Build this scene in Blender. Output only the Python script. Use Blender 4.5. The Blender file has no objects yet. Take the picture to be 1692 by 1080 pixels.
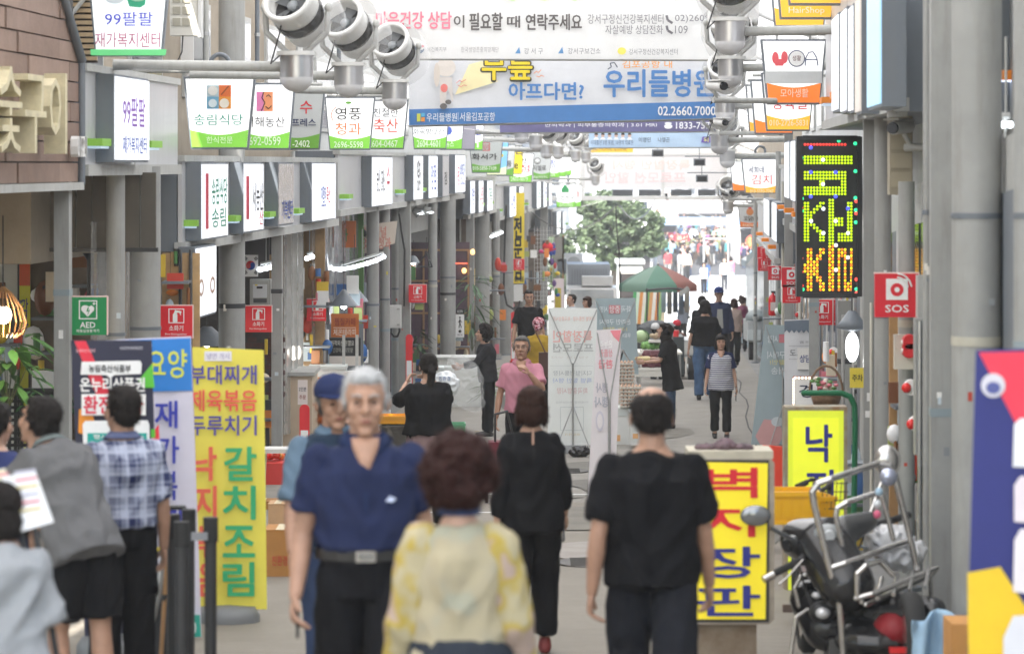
import bpy, math, random
import numpy as np
from mathutils import Vector, Matrix, noise
random.seed(7)
SC = bpy.context.scene
COL = SC.collection
EXPO = 1.72
# ---------------------------------------------------------------- camera, sky, sun, exposure
cam = bpy.data.objects.new('camera', bpy.data.cameras.new('camera'))
COL.objects.link(cam); SC.camera = cam
cam.location = (0, 0, 2.0); cam.rotation_euler = (math.radians(90), 0, 0)
cam.data.sensor_width = 36; cam.data.lens = 36*5000/1692
cam.data.shift_y = -268/1692
cam.data.clip_start = .5; cam.data.clip_end = 3000
cam.data.dof.use_dof = True; cam.data.dof.focus_distance = 36; cam.data.dof.aperture_fstop = 3.6
world = bpy.data.worlds.new('World'); SC.world = world; world.use_nodes = True
nt = world.node_tree
sky = nt.nodes.new('ShaderNodeTexSky'); sky.sky_type = 'NISHITA'; sky.sun_disc = False
SUN_EL, SUN_AZ = math.radians(52), math.radians(205)
sky.sun_elevation = SUN_EL; sky.sun_rotation = SUN_AZ; sky.dust_density = 1.5; sky.air_density = 1.2
nt.links.new(sky.outputs[0], nt.nodes['Background'].inputs[0])
nt.nodes['Background'].inputs[1].default_value = 0.13
sl = bpy.data.lights.new('sun', 'SUN'); sl.energy = 4.4; sl.angle = math.radians(.6); sl.color = (1, .95, .88)
sun = bpy.data.objects.new('sun', sl); COL.objects.link(sun)
sdir = Vector((math.sin(SUN_AZ)*math.cos(SUN_EL), math.cos(SUN_AZ)*math.cos(SUN_EL), math.sin(SUN_EL)))
sun.rotation_euler = sdir.to_track_quat('Z', 'Y').to_euler(); sun.location = (0, 60, 60)
SC.view_settings.view_transform = 'Standard'; SC.view_settings.look = 'None'
SC.view_settings.exposure = EXPO; SC.view_settings.gamma = 1
SC.cycles.max_bounces = 6; SC.cycles.diffuse_bounces = 3; SC.cycles.glossy_bounces = 2
SC.cycles.transmission_bounces = 4; SC.cycles.volume_bounces = 1; SC.cycles.transparent_max_bounces = 8
SC.cycles.sample_clamp_indirect = 4; SC.cycles.use_denoising = True
SC.cycles.caustics_reflective = False; SC.cycles.caustics_refractive = False
SC.cycles.use_adaptive_sampling = True; SC.cycles.adaptive_threshold = .02

# ---------------------------------------------------------------- helpers
F = 5000.0; CX = 846.0; HY = 272.0; PI = math.pi; SRZ = -math.atan(.06)
def W(px, py, s): return Vector(((px-CX)/s, F/s, 2-(py-HY)/s))
GT = [(5, 6.5/5), (10, 2.452), (10, 2.452), (17.5, 2.811), (30, 3.38), (44.2, 4.0), (51.5, 4.0), (58.8, 4.2), (69.4, 4.6),
      (85, 5.2), (113, 6.7), (151, 6.5), (260, 6.6), (900, 6.6)]
GT[0] = (0, 1.99)
GD = [a for a, b in GT]; GH = [b for a, b in GT]
def gz(D): return 2-float(np.interp(D, GD, GH))
def G(px, s, off=0): return Vector(((px-CX)/s, F/s, gz(F/s)+off))
def gy(s): return HY+s*(2-gz(F/s))
def LW(px, off=0): return (1146-px)/(4.9-off)
def RW(px, off=0): return (px-1146)/(1.4-off)
def LX(D, off=0): return -4.9+.06*D+off
def RX(D, off=0): return 1.4+.06*D-off

_m = {}
def M(name, col=(.5, .5, .5), rough=.6, metal=0, var=.12, sc=5, bump=0, bsc=40, emit=0, trans=0, alpha=1, spec=.5, two=None):
    if name in _m: return _m[name]
    m = bpy.data.materials.new(name); m.use_nodes = True; _m[name] = m
    n = m.node_tree.nodes; l = m.node_tree.links; b = n['Principled BSDF']
    b.inputs['Roughness'].default_value = rough; b.inputs['Metallic'].default_value = metal
    b.inputs['Specular IOR Level'].default_value = spec
    tc = n.new('ShaderNodeTexCoord')
    c4 = lambda k: (min(1, col[0]*k), min(1, col[1]*k), min(1, col[2]*k), 1)
    if var > 0:
        nz = n.new('ShaderNodeTexNoise'); nz.inputs['Scale'].default_value = sc; nz.inputs['Detail'].default_value = 5
        nz.inputs['Roughness'].default_value = .65
        mx = n.new('ShaderNodeMix'); mx.data_type = 'RGBA'
        mr = n.new('ShaderNodeMapRange'); mr.inputs[1].default_value = .3; mr.inputs[2].default_value = .7
        l.new(tc.outputs['Object'], nz.inputs['Vector']); l.new(nz.outputs[0], mr.inputs[0]); l.new(mr.outputs[0], mx.inputs[0])
        mx.inputs[6].default_value = c4(1-var); mx.inputs[7].default_value = (tuple(two)+(1,)) if two else c4(1+var)
        out = mx.outputs[2]
        l.new(out, b.inputs['Base Color'])
    else:
        b.inputs['Base Color'].default_value = c4(1)
    if bump > 0:
        bn = n.new('ShaderNodeTexNoise'); bn.inputs['Scale'].default_value = bsc; bn.inputs['Detail'].default_value = 3
        bp = n.new('ShaderNodeBump'); bp.inputs['Strength'].default_value = bump; bp.inputs['Distance'].default_value = .01
        l.new(tc.outputs['Object'], bn.inputs['Vector']); l.new(bn.outputs[0], bp.inputs['Height']); l.new(bp.outputs[0], b.inputs['Normal'])
    if emit > 0:
        if var > 0: l.new(out, b.inputs['Emission Color'])
        else: b.inputs['Emission Color'].default_value = c4(1)
        b.inputs['Emission Strength'].default_value = emit*.58
    if trans > 0:   # thin cloth or film: part of the light passes through
        t = n.new('ShaderNodeBsdfTranslucent'); t.inputs[0].default_value = c4(1)
        mxs = n.new('ShaderNodeMixShader'); mxs.inputs[0].default_value = trans
        l.new(b.outputs[0], mxs.inputs[1]); l.new(t.outputs[0], mxs.inputs[2]); l.new(mxs.outputs[0], n['Material Output'].inputs[0])
    if alpha < 1:
        b.inputs['Alpha'].default_value = alpha
    return m
def srgb(h):
    h = h.lstrip('#'); v = [int(h[i:i+2], 16)/255 for i in (0, 2, 4)]
    return tuple(x/12.92 if x <= .04045 else ((x+.055)/1.055)**2.4 for x in v)
def C(h, **k):            # plain printed / painted colour from its hex value
    k.setdefault('var', .05); k.setdefault('rough', .55)
    return M('paint_'+h.lstrip('#')+('_lit' if k.get('emit') else '')+('_thin' if k.get('trans') else ''), srgb(h), **k)
def LIT(h, e=.36): return C(h, emit=e, var=.04, rough=.35)

class MB:
    def __init__(s): s.v = []; s.f = []; s.sm = []
    def add(s, V, Fs, sm=False, T=None):
        o = len(s.v)
        for p in V: s.v.append(tuple(T @ Vector(p)) if T else tuple(p))
        for f in Fs: s.f.append(tuple(i+o for i in f)); s.sm.append(sm)
        return s
    def box(s, x, y, z, sx, sy, sz, T=None):
        a, b, c = sx/2, sy/2, sz/2
        V = [(x+i*a, y+j*b, z+k*c) for i in (-1, 1) for j in (-1, 1) for k in (-1, 1)]
        return s.add(V, [(0, 1, 3, 2), (4, 6, 7, 5), (0, 4, 5, 1), (2, 3, 7, 6), (0, 2, 6, 4), (1, 5, 7, 3)], False, T)
    def b2(s, x0, x1, y0, y1, z0, z1, T=None):
        return s.box((x0+x1)/2, (y0+y1)/2, (z0+z1)/2, abs(x1-x0), abs(y1-y0), abs(z1-z0), T)
    def cyl(s, p0, p1, r0, r1=None, n=14, caps=True):
        r1 = r0 if r1 is None else r1
        p0 = Vector(p0); p1 = Vector(p1); d = (p1-p0)
        if d.length < 1e-6: return s
        d.normalize(); u = d.orthogonal().normalized(); w = d.cross(u)
        R = [(math.cos(2*PI*i/n), math.sin(2*PI*i/n)) for i in range(n)]
        A = [p0+(u*a+w*b)*r0 for a, b in R]; B = [p1+(u*a+w*b)*r1 for a, b in R]
        s.add(A+B, [(i, (i+1) % n, n+(i+1) % n, n+i) for i in range(n)], True)
        if caps:
            if r0 > 1e-4: s.add(A, [tuple(reversed(range(n)))])
            if r1 > 1e-4: s.add(B, [tuple(range(n))])
        return s
    def tube(s, P, r, n=8):
        P = [Vector(p) for p in P]
        for a, b in zip(P, P[1:]): s.cyl(a, b, r, r, n, False)
        for p in P: s.ell(p, (r, r, r), 6, 4)
        return s
    def ell(s, c, r, nu=12, nv=8, z0=-1, z1=1):
        V = []; Fs = []
        for j in range(nv+1):
            ph = math.asin(max(-1, min(1, z0+(z1-z0)*j/nv))) if (z0 > -1 or z1 < 1) else -PI/2+PI*j/nv
            for i in range(nu):
                t = 2*PI*i/nu
                V.append((c[0]+r[0]*math.cos(ph)*math.cos(t), c[1]+r[1]*math.cos(ph)*math.sin(t), c[2]+r[2]*math.sin(ph)))
        for j in range(nv):
            for i in range(nu): Fs.append((j*nu+i, j*nu+(i+1) % nu, (j+1)*nu+(i+1) % nu, (j+1)*nu+i))
        return s.add(V, Fs, True)
    def lathe(s, prof, n=20, c=(0, 0, 0), ax=None):
        V = []; Fs = []
        for r, z in prof:
            for i in range(n):
                t = 2*PI*i/n; V.append((c[0]+r*math.cos(t), c[1]+r*math.sin(t), c[2]+z))
        for j in range(len(prof)-1):
            for i in range(n): Fs.append((j*n+i, j*n+(i+1) % n, (j+1)*n+(i+1) % n, (j+1)*n+i))
        return s.add(V, Fs, True, ax)
    def prism(s, pts, y0, y1):      # outline in x,z ; thickness along y
        n = len(pts)
        V = [(x, y0, z) for x, z in pts]+[(x, y1, z) for x, z in pts]
        s.add(V, [tuple(range(n))]); s.add(V, [tuple(reversed(range(n, 2*n)))])
        return s.add(V, [(i, n+i, n+(i+1) % n, (i+1) % n) for i in range(n)])
    def quad(s, a, b, c, d): return s.add([a, b, c, d], [(0, 1, 2, 3)])
    def obj(s, name, mat, parent=None, label=None):
        me = bpy.data.meshes.new(name); me.from_pydata(s.v, [], s.f)
        me.polygons.foreach_set('use_smooth', s.sm); me.materials.append(mat); me.update()
        o = bpy.data.objects.new(name, me); COL.objects.link(o)
        if parent: o.parent = parent
        if label: o['label'] = label
        return o
def tag(o, label, cat, group=None):
    o['label'] = label; o['category'] = cat
    if group: o['group'] = group
    return o
def thing(name, label, cat, loc=(0, 0, 0), rz=0, group=None):
    o = bpy.data.objects.new(name, None); COL.objects.link(o); o.empty_display_size = .1
    o.location = loc; o.rotation_euler = (0, 0, rz)
    return tag(o, label, cat, group)
def struct(o): o['kind'] = 'structure'; return o
def stuff(o): o['kind'] = 'stuff'; return o
def kids(o): return [c for c in bpy.data.objects if c.parent is o]
_kc = {}
def dup(root, loc, rz=None, label=None, group=None, scale=None, depth=0):
    if root.name not in _kc: _kc[root.name] = kids(root)
    r = root.copy(); COL.objects.link(r)
    if loc is not None: r.location = loc
    if rz is not None: r.rotation_euler = (0, 0, rz)
    if scale: r.scale = scale
    if label: r['label'] = label
    if group: r['group'] = group
    for ch in _kc[root.name]:
        c = dup(ch, None, None, depth=1); c.parent = r
    return r
# ---- scratch scene for text and remesh evaluation
TS = bpy.data.scenes.new('scratch'); TVL = TS.view_layers[0]
_tx = {}
def textmesh(s, bold, ext=0):
    bold = 0
    k = (s, bold, ext)
    if k in _tx: return _tx[k]
    c = bpy.data.curves.new('lettering', 'FONT'); c.body = s; c.offset = bold; c.resolution_u = 2; c.align_x = 'CENTER'; c.extrude = ext
    if '\n' in s: c.space_line = .88
    ob = bpy.data.objects.new('t', c); TS.collection.objects.link(ob); TVL.update()
    me = bpy.data.meshes.new_from_object(ob.evaluated_get(TVL.depsgraph))
    bpy.data.objects.remove(ob)
    n = len(me.vertices); a = np.zeros(n*3, 'f'); me.vertices.foreach_get('co', a); a = a.reshape(-1, 3)
    lo = a.min(0); hi = a.max(0); V = (a-(lo+hi)/2)/np.maximum(hi-lo, 1e-6)
    V[:, 2] = a[:, 2]
    Fs = [tuple(p.vertices) for p in me.polygons]; asp = (hi[0]-lo[0])/(hi[1]-lo[1])
    _tx[k] = (V, Fs, asp); bpy.data.meshes.remove(me)
    return _tx[k]
def text(s, cx, cz, w, h, mat, parent, y=-.004, bold=.02, mirror=False, ext=0, depth=0, name='lettering'):
    V, Fs, asp = textmesh(s, bold, ext)
    if w is None: w = h*asp
    if h is None: h = w/asp
    m = -1 if mirror else 1
    b = MB(); k = max(0, bold-.006)*h*.85/max(1, s.count('\n')+1); j_ = k*.7; sh = [(0, 0)] if k <= 0 else ([(0, 0), (j_, j_), (-j_, j_), (j_, -j_), (-j_, -j_)]+([(k, 0), (-k, 0), (0, k), (0, -k)] if bold > .022 else []))
    for q, (dx, dz) in enumerate(sh):
        P = [(cx+m*v[0]*w+dx, y-(v[2]*depth/ext if ext else 0)-q*.0003, cz+v[1]*h+dz) for v in V]
        b.add(P, Fs if not mirror else [tuple(reversed(f)) for f in Fs])
    return b.obj(name, mat, parent)
def items(root, rx, ry, s, L, y=-.01, sy=1):
    """flat print on a sign: photo-scale sizes turned into metres at the sign's own distance"""
    k = 0
    for it in L:
        yy = y-.003*k; k += 1
        if it[0] == 't':
            _, st, x0, y0, x1, y1, mt = it[:7]
            text(st, ((x0+x1)/2-rx)/s, -((y0+y1)/2-ry)/s, (x1-x0)/s, (y1-y0)/s, mt, root, y=yy,
                 bold=it[7] if len(it) > 7 and it[7] is not None else .02, mirror=len(it) > 8 and it[8])
        elif it[0] == 'p':
            b = MB(); b.prism([((a-rx)/s, -(c-ry)/s) for a, c in it[1]], yy, yy+.002); b.obj(it[3] if len(it) > 3 else 'colour_field', it[2], root)
        elif it[0] == 'e':
            _, ex, ey, a, c, mt = it[:6]
            b = MB(); b.prism([((ex-rx+a*math.cos(t*PI/10))/s, -(ey-ry+c*math.sin(t*PI/10))/s) for t in range(20)], yy, yy+.002)
            b.obj(it[6] if len(it) > 6 else 'emblem', mt, root)
        elif it[0] == 'l':   # stroked line
            _, pts, wd, mt = it[:4]; b = MB()
            for (a, c), (d, e) in zip(pts, pts[1:]):
                n_ = Vector((e-c, -(d-a), 0)); n_ = n_.normalized()*wd/2
                b.prism([((a+n_.x-rx)/s, -(c+n_.y-ry)/s), ((d+n_.x-rx)/s, -(e+n_.y-ry)/s), ((d-n_.x-rx)/s, -(e-n_.y-ry)/s), ((a-n_.x-rx)/s, -(c-n_.y-ry)/s)], yy, yy+.002)
            b.obj(it[4] if len(it) > 4 else 'line_mark', mt, root)
def rect(x0, y0, x1, y1): return [(x0, y1), (x1, y1), (x1, y0), (x0, y0)]
# ---------------------------------------------------------------- people
def _rings(C_, R1, R2, U, Wv, n, flat0, flat1):
    V = []; Fs = []
    for c, a, b, u, w in zip(C_, R1, R2, U, Wv):
        for i in range(n):
            t = 2*PI*i/n; V.append(c+u*(a*math.cos(t))+w*(b*math.sin(t)))
    m = len(C_)
    for j in range(m-1):
        for i in range(n): Fs.append((j*n+i, j*n+(i+1) % n, (j+1)*n+(i+1) % n, (j+1)*n+i))
    Fs.append(tuple(reversed(range(n)))); Fs.append(tuple(range((m-1)*n, m*n)))
    return V, Fs
def chain(P, R, n=14, round0=True, round1=True, flat=1.0, side=None):
    """swept limb through P with radii R ; flat squeezes it along 'side'"""
    P = [Vector(p) for p in P]; C_ = []; RR = []
    d0 = (P[1]-P[0]).normalized(); d1 = (P[-1]-P[-2]).normalized()
    if round0:
        for k in (.999, .8, .45): C_.append(P[0]-d0*R[0]*k); RR.append(R[0]*math.sqrt(1-k*k))
    for p, r in zip(P, R): C_.append(p); RR.append(r)
    if round1:
        for k in (.45, .8, .999): C_.append(P[-1]+d1*R[-1]*k); RR.append(R[-1]*math.sqrt(1-k*k))
    U = []; Wv = []; u = None
    for i in range(len(C_)):
        d = (C_[min(i+1, len(C_)-1)]-C_[max(i-1, 0)]).normalized()
        if side is not None: u_ = Vector(side)
        elif u is None: u_ = d.orthogonal()
        else: u_ = u
        u = (u_-d*u_.dot(d)).normalized(); U.append(u); Wv.append(d.cross(u))
    return _rings(C_, [r*flat for r in RR], RR, U, Wv, n, 0, 0)
def loft(L, n=20, T=None):
    C_ = [Vector((l[0], l[1], l[2])) for l in L]
    V, Fs = _rings(C_, [l[3] for l in L], [l[4] for l in L], [Vector((1, 0, 0))]*len(L), [Vector((0, 1, 0))]*len(L), n, 0, 0)
    if T: V = [T @ v for v in V]
    return V, Fs
def ellp(c, r, T=None, n=12):
    b = MB(); b.ell(c, r, n, 8); V = [Vector(v) for v in b.v]
    if T: V = [T @ v for v in V]
    return V, b.f
def remesh(parts, vox, smooth=2, fold=0, fsc=(9, 9, 9), seed=0, curl=0):
    b = MB()
    for V, Fs in parts: b.add(V, Fs)
    me = bpy.data.meshes.new('tmp'); me.from_pydata(b.v, [], b.f)
    ob = bpy.data.objects.new('tmp', me); TS.collection.objects.link(ob)
    md = ob.modifiers.new('r', 'REMESH'); md.mode = 'VOXEL'; md.voxel_size = vox; md.use_smooth_shade = True
    if smooth: s_ = ob.modifiers.new('s', 'SMOOTH'); s_.iterations = smooth; s_.factor = .5
    TVL.update(); m2 = bpy.data.meshes.new_from_object(ob.evaluated_get(TVL.depsgraph))
    bpy.data.objects.remove(ob); bpy.data.meshes.remove(me)
    n = len(m2.vertices); a = np.zeros(n*3, 'f'); m2.vertices.foreach_get('co', a); a = a.reshape(-1, 3)
    if fold > 0 or curl > 0:
        nn = np.zeros(n*3, 'f'); m2.vertices.foreach_get('normal', nn); nn = nn.reshape(-1, 3)
        d = np.zeros(n, 'f'); o = Vector((seed*3.7, seed*1.3, seed))
        for i in range(n):
            p = a[i]
            if fold > 0:
                q = Vector((p[0]*fsc[0]+p[2]*2.5, p[1]*fsc[1], p[2]*fsc[2]-abs(p[0])*5))+o
                w = noise.noise(q*1.0); v = noise.noise(q*2.3)
                d[i] = fold*((1-abs(w)*2.6)*.8+v*.5)
            if curl > 0: d[i] += curl*noise.noise(Vector(p)*45+o)
        a = a+nn*d[:, None]
    Fs = [tuple(p.vertices) for p in m2.polygons]; bpy.data.meshes.remove(m2)
    return a.tolist(), Fs
def mk(name, pieces, mat, parent):
    b = MB()
    for V, Fs in pieces: b.add(V, Fs, True)
    return b.obj(name, mat, parent)
def fuzz(V, N, ln, wd, cen, down=.3, seed=1, zmin=-9):
    """short tapered strands over a hair surface"""
    rnd = random.Random(seed); out = []; Fs = []; cen = Vector(cen)
    for k in range(N):
        p = Vector(V[rnd.randrange(len(V))])
        if p.z < zmin: continue
        n = (p-cen).normalized()
        d = (n*(.35+rnd.random()*.3)+Vector((rnd.uniform(-.7, .7), rnd.uniform(-.7, .7), -down*2+rnd.uniform(-.5, .5)))).normalized()
        t = d.cross(n)
        if t.length < .05: continue
        t = t.normalized()*wd; o = len(out); L = ln*rnd.uniform(.5, 1.2)
        out += [p-t-n*.004, p+t-n*.004, p+d*L+n*.002]; Fs.append((o, o+1, o+2))
    return [tuple(p) for p in out], Fs
SKIN = M('skin', (.50, .30, .215), rough=.5, var=.10, sc=18, bump=.12, bsc=160)
SKIN_T = M('skin_tanned', (.40, .225, .15), rough=.5, var=.12, sc=18, bump=.12, bsc=160)
def fabric(name, col, var=.1, rough=.85, bump=.25, bsc=260, sc=6, two=None): return M(name, col, rough=rough, var=var, sc=sc, bump=bump, bsc=bsc, spec=.12, two=two)
def hairm(name, col): return M(name, col, rough=.6, var=.35, sc=40, bump=.5, bsc=120, spec=.1)
H_BLACK = hairm('hair_black', (.018, .015, .014)); H_BROWN = hairm('hair_dark_brown', (.035, .017, .013)); H_RED = hairm('hair_reddish_brown', (.030, .012, .010))
H_GREY = hairm('hair_grey_white', (.42, .42, .42)); H_SALT = hairm('hair_salt_pepper', (.11, .105, .10)); H_ORANGE = hairm('hair_dyed_orange', (.28, .07, .02))
def hand_parts(w, d, nrm, side_v, k, curl=25, grip=None):
    d = d.normalized(); c = side_v.normalized(); P = []
    pal = w+d*.045*k
    T = Matrix.Translation(pal) @ Matrix((tuple(c)+(0,), tuple(d)+(0,), tuple(nrm)+(0,), (0, 0, 0, 1))).transposed()
    P.append(ellp((0, 0, 0), (.041*k, .056*k, .0165*k), T, 10))
    for i, (o, L) in enumerate(((-.029, .066), (-.010, .077), (.010, .072), (.028, .056))):
        a = w+d*.082*k+c*(-o)*k; ang = math.radians(curl*(1+i*.12)); cd = d; pts = [a]
        for q, fr in enumerate((.45, .32, .23)):
            cd = (cd*math.cos(ang)+nrm*math.sin(ang)).normalized(); a = a+cd*L*fr*k; pts.append(a)
        P.append(chain([w+d*.05*k+c*(-o)*k]+pts, [.0095*k, .0095*k, .009*k, .0085*k, .0075*k], 8))
    t0 = w+d*.02*k+c*.02*k
    P.append(chain([t0, t0+(d*.6+c*.75+nrm*.2).normalized()*.035*k, t0+(d*.6+c*.75+nrm*.2).normalized()*.035*k+(d*.9+c*.3+nrm*.35).normalized()*.045*k], [.015*k, .0115*k, .0088*k], 8))
    return P
_pn = [0]
def person(label, loc, H, rz, top=None, pants=None, hair=('short', H_BLACK), skin=SKIN, sex='m', lean=0, head=(0, 0),
           aR=(0, 8, 12, 0), aL=(0, 8, 12, 0), lR=(0, 0), lL=(0, 0), shoes=None, q=1, group=None, glasses=False,
           cap=None, build=1.0, collar=None, scarf=None, vneck=False, pitchy=0, skirt=None, curlR=25, curlL=25, cuff=None, detail_face=True):
    """builds one walking/standing figure facing -Y, then turned by rz (degrees)"""
    _pn[0] += 1; seed = _pn[0]; k = H/1.70; kb = build
    root = thing('person', label, 'person', loc, math.radians(rz), group)
    vb = {0: .006, 1: .0085, 2: .013}[q]; vc = {0: .010, 1: .013, 2: .018}[q]
    hipz = .92*k; LT = Matrix.Translation((0, 0, hipz)) @ Matrix.Rotation(math.radians(lean), 4, 'X') @ Matrix.Translation((0, 0, -hipz))
    sw = (.175 if sex == 'm' else .15)*k*kb; wr = (.152 if sex == 'm' else .142)*k*kb; dp = (.108 if sex == 'm' else .10)*k*kb
    hw = (.155 if sex == 'm' else .165)*k*kb
    def tors(inf, z0, z1=1.455):
        prof = [(.80, hw*.98, dp*1.02), (.88, hw, dp*1.05), (.95, hw*1.02, dp*1.06), (1.05, wr, dp*1.0), (1.15, wr*1.03, dp*1.02), (1.25, (wr+sw)/2, dp*1.06),
                (1.32, sw*.95, dp*1.02), (1.37, sw*.84, dp*.88), (1.41, sw*.58, dp*.72), (1.455, .068*k, .062*k)]
        L = []
        for z, a, b in prof:
            if z < z0-.001: continue
            if z > z1+.001: L.append((0, .012*k, z1*k, .085*k, .078*k)); break
            e = inf*(1.0 if z < 1.36 else .55)
            L.append((0, .012*k if z > 1.2 else 0, z*k, a+e, b+e))
        if prof[0][0] < z0:
            zs = [p[0] for p in prof]; L.insert(0, (0, 0, z0*k, float(np.interp(z0, zs, [p[1] for p in prof]))+inf*1.15, float(np.interp(z0, zs, [p[2] for p in prof]))+inf*1.15))
        elif z0 < .8: L.insert(0, (0, 0, z0*k, hw*.98+inf*1.5+(.8-z0)*.10, dp*1.02+inf*1.5+(.8-z0)*.10))
        return loft(L, 24, LT)
    hc = LT @ Vector((0, -.008*k, 1.574*k)); kh = (k*.5+.5)*(1.07 if sex == 'm' else 1.02)
    HT = Matrix.Translation(hc) @ Matrix.Rotation(math.radians(lean*.5), 4, 'X') @ Matrix.Rotation(math.radians(head[0]), 4, 'Z') @ Matrix.Rotation(math.radians(head[1]), 4, 'X') @ Matrix.Scale(kh, 4)
    # arms
    J = {}
    for nm, sd, a in (('R', -1, aR), ('L', 1, aL)):
        sh = LT @ Vector((sd*(sw-.018*k), .012*k, 1.355*k)); th, ab, el, iw = [math.radians(x) for x in a]
        th += math.radians(0)
        u = Vector((sd*math.sin(ab), -math.sin(th)*math.cos(ab), -math.cos(th)*math.cos(ab)))
        f = Vector((-sd*math.sin(iw), -math.sin(th+el)*math.cos(iw), -math.cos(th+el)*math.cos(iw))).normalized()
        if iw == 0: f = (f+Vector((sd*math.sin(ab)*.5, 0, 0))).normalized()
        e = sh+u*.285*k; w = e+f*.245*k; J[nm] = (sh, e, w, u, f, sd)
    legs = {}
    for nm, sd, a in (('R', -1, lR), ('L', 1, lL)):
        th, kn = [math.radians(x) for x in a]; hp = Vector((sd*.088*k*kb, 0, hipz-.02*k))
        kp = hp+Vector((sd*.005, -math.sin(th), -math.cos(th)))*.42*k
        an = kp+Vector((0, -math.sin(th-kn), -math.cos(th-kn)))*.405*k
        legs[nm] = (hp, kp, an, sd, th-kn)
    low = min(l[2].z for l in legs.values()); dz = .082*k-low; root.location.z += dz
    # ---- body: core + head + hands, one mesh
    core = [tors(-.012, .92)]
    core.append(chain([LT @ Vector((0, .012*k, 1.38*k)), hc+Vector((0, .018*k, -.05*k))], [.062*k if sex == 'm' else .052*k, .054*k if sex == 'm' else .046*k]))
    for nm in 'RL':
        sh, e, w, u, f, sd = J[nm]
        am = 1 if sex == 'm' else .85
        core.append(chain([sh, sh+(e-sh)*.5, e, e+(w-e)*.3, w], [.052*k*am, .045*k*am, .038*k*am, .040*k*am, .026*k*am]))
        hp, kp, an, sd, sa = legs[nm]
        core.append(chain([hp, hp+(kp-hp)*.5, kp, kp+(an-kp)*.3, an], [.074*k*kb, .068*k*kb, .052*k, .054*k, .036*k]))
    pieces = [remesh(core, vb*1.9, 2)]
    hd = [ellp((0, .012, .03), (.077, .094, .088), HT), ellp((0, -.026, -.042), (.058, .060, .072), HT), ellp((0, -.062, -.098), (.026, .024, .02), HT),
          ellp((.036, -.058, -.022), (.028, .026, .03), HT), ellp((-.036, -.058, -.022), (.028, .026, .03), HT),
          ellp((0, -.076, .030), (.048, .012, .016), HT), ellp((.082, .012, -.008), (.007, .019, .031), HT), ellp((-.082, .012, -.008), (.007, .019, .031), HT),
          ([HT @ Vector(v) for v in chain([(0, -.082, .018), (0, -.098, -.006), (0, -.106, -.024)], [.0085, .010, .0135], 10)[0]], chain([(0, -.082, .018), (0, -.098, -.006), (0, -.106, -.024)], [.0085, .010, .0135], 10)[1]),
          ellp((.012, -.093, -.027), (.010, .011, .008), HT), ellp((-.012, -.093, -.027), (.010, .011, .008), HT),
          ellp((0, -.083, -.056), (.024, .011, .006), HT), ellp((0, -.081, -.068), (.021, .011, .006), HT),
          ([HT @ Vector(v) for v in chain([(0, .02, -.03), (0, .03, -.13)], [.05, .05], 12)[0]], chain([(0, .02, -.03), (0, .03, -.13)], [.05, .05], 12)[1])]
    pieces.append(remesh(hd, {0: .005, 1: .0062, 2: .010}[q], {0: 6, 1: 3, 2: 1}[q]))
    for nm in 'RL':
        sh, e, w, u, f, sd = J[nm]
        nrm = Vector((-sd, 0, 0)); nrm = (nrm-f*nrm.dot(f)).normalized(); sv = f.cross(nrm)*(1)
        if sv.y > 0: sv = -sv
        if q < 2: pieces.append(remesh(hand_parts(w, f, nrm, sv, k, curlR if nm == 'R' else curlL), .0042 if q == 0 else .0055, 1))
        else: pieces.append(remesh(hand_parts(w, f, nrm, sv, k), .0075, 0))
        if vneck and nm == 'R': pieces.append((lambda X: (X[0], X[1]))(loft([(0, -dp*.93-.012, 1.29*k, .003, .004), (0, -dp*.86-.012, 1.36*k, .026, .016), (0, -dp*.68-.010, 1.415*k, .050, .022), (0, -dp*.50, 1.45*k, .055, .03)], 12, LT)))
    mk('body', pieces, skin, root)
    # face details
    if q < 2 and detail_face:
        b = MB()
        for sx in (-1, 1): b.ell((sx*.031, -.0845, .006), (.0125, .006, .0045), 8, 5)
        b.v = [tuple(HT @ Vector(v)) for v in b.v]; b.obj('eyes', C('#1a1412', rough=.2), root)
        b = MB()
        for sx in (-1, 1): b.tube([(sx*.015, -.094, .027), (sx*.032, -.093, .032), (sx*.048, -.083, .028)], .0028, 5)
        b.v = [tuple(HT @ Vector(v)) for v in b.v]; b.obj('eyebrows', hair[1], root)
        b = MB(); b.ell((0, -.0925, -.0615), (.021, .005, .0045), 10, 6)
        b.v = [tuple(HT @ Vector(v)) for v in b.v]; b.obj('lips', C('#8a4a44', rough=.4), root)
    if glasses:
        b = MB()
        for sx in (-1, 1):
            b.tube([(sx*.033+.022*math.cos(t*PI/6), -.103, .004+.017*math.sin(t*PI/6)) for t in range(13)], .0014, 5)
            b.tube([(sx*.055, -.101, .01), (sx*.08, -.05, .01), (sx*.084, .01, .008)], .0014, 5)
        b.tube([(-.011, -.104, .008), (.011, -.104, .008)], .0014, 5)
        b.v = [tuple(HT @ Vector(v)) for v in b.v]; b.obj('glasses', M('glasses_metal', (.25, .22, .2), rough=.25, metal=.8, var=0), root)
    # ---- hair
    ht, hm = hair; hp = []; E = lambda c, r: hp.append(ellp(c, r, HT))
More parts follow.
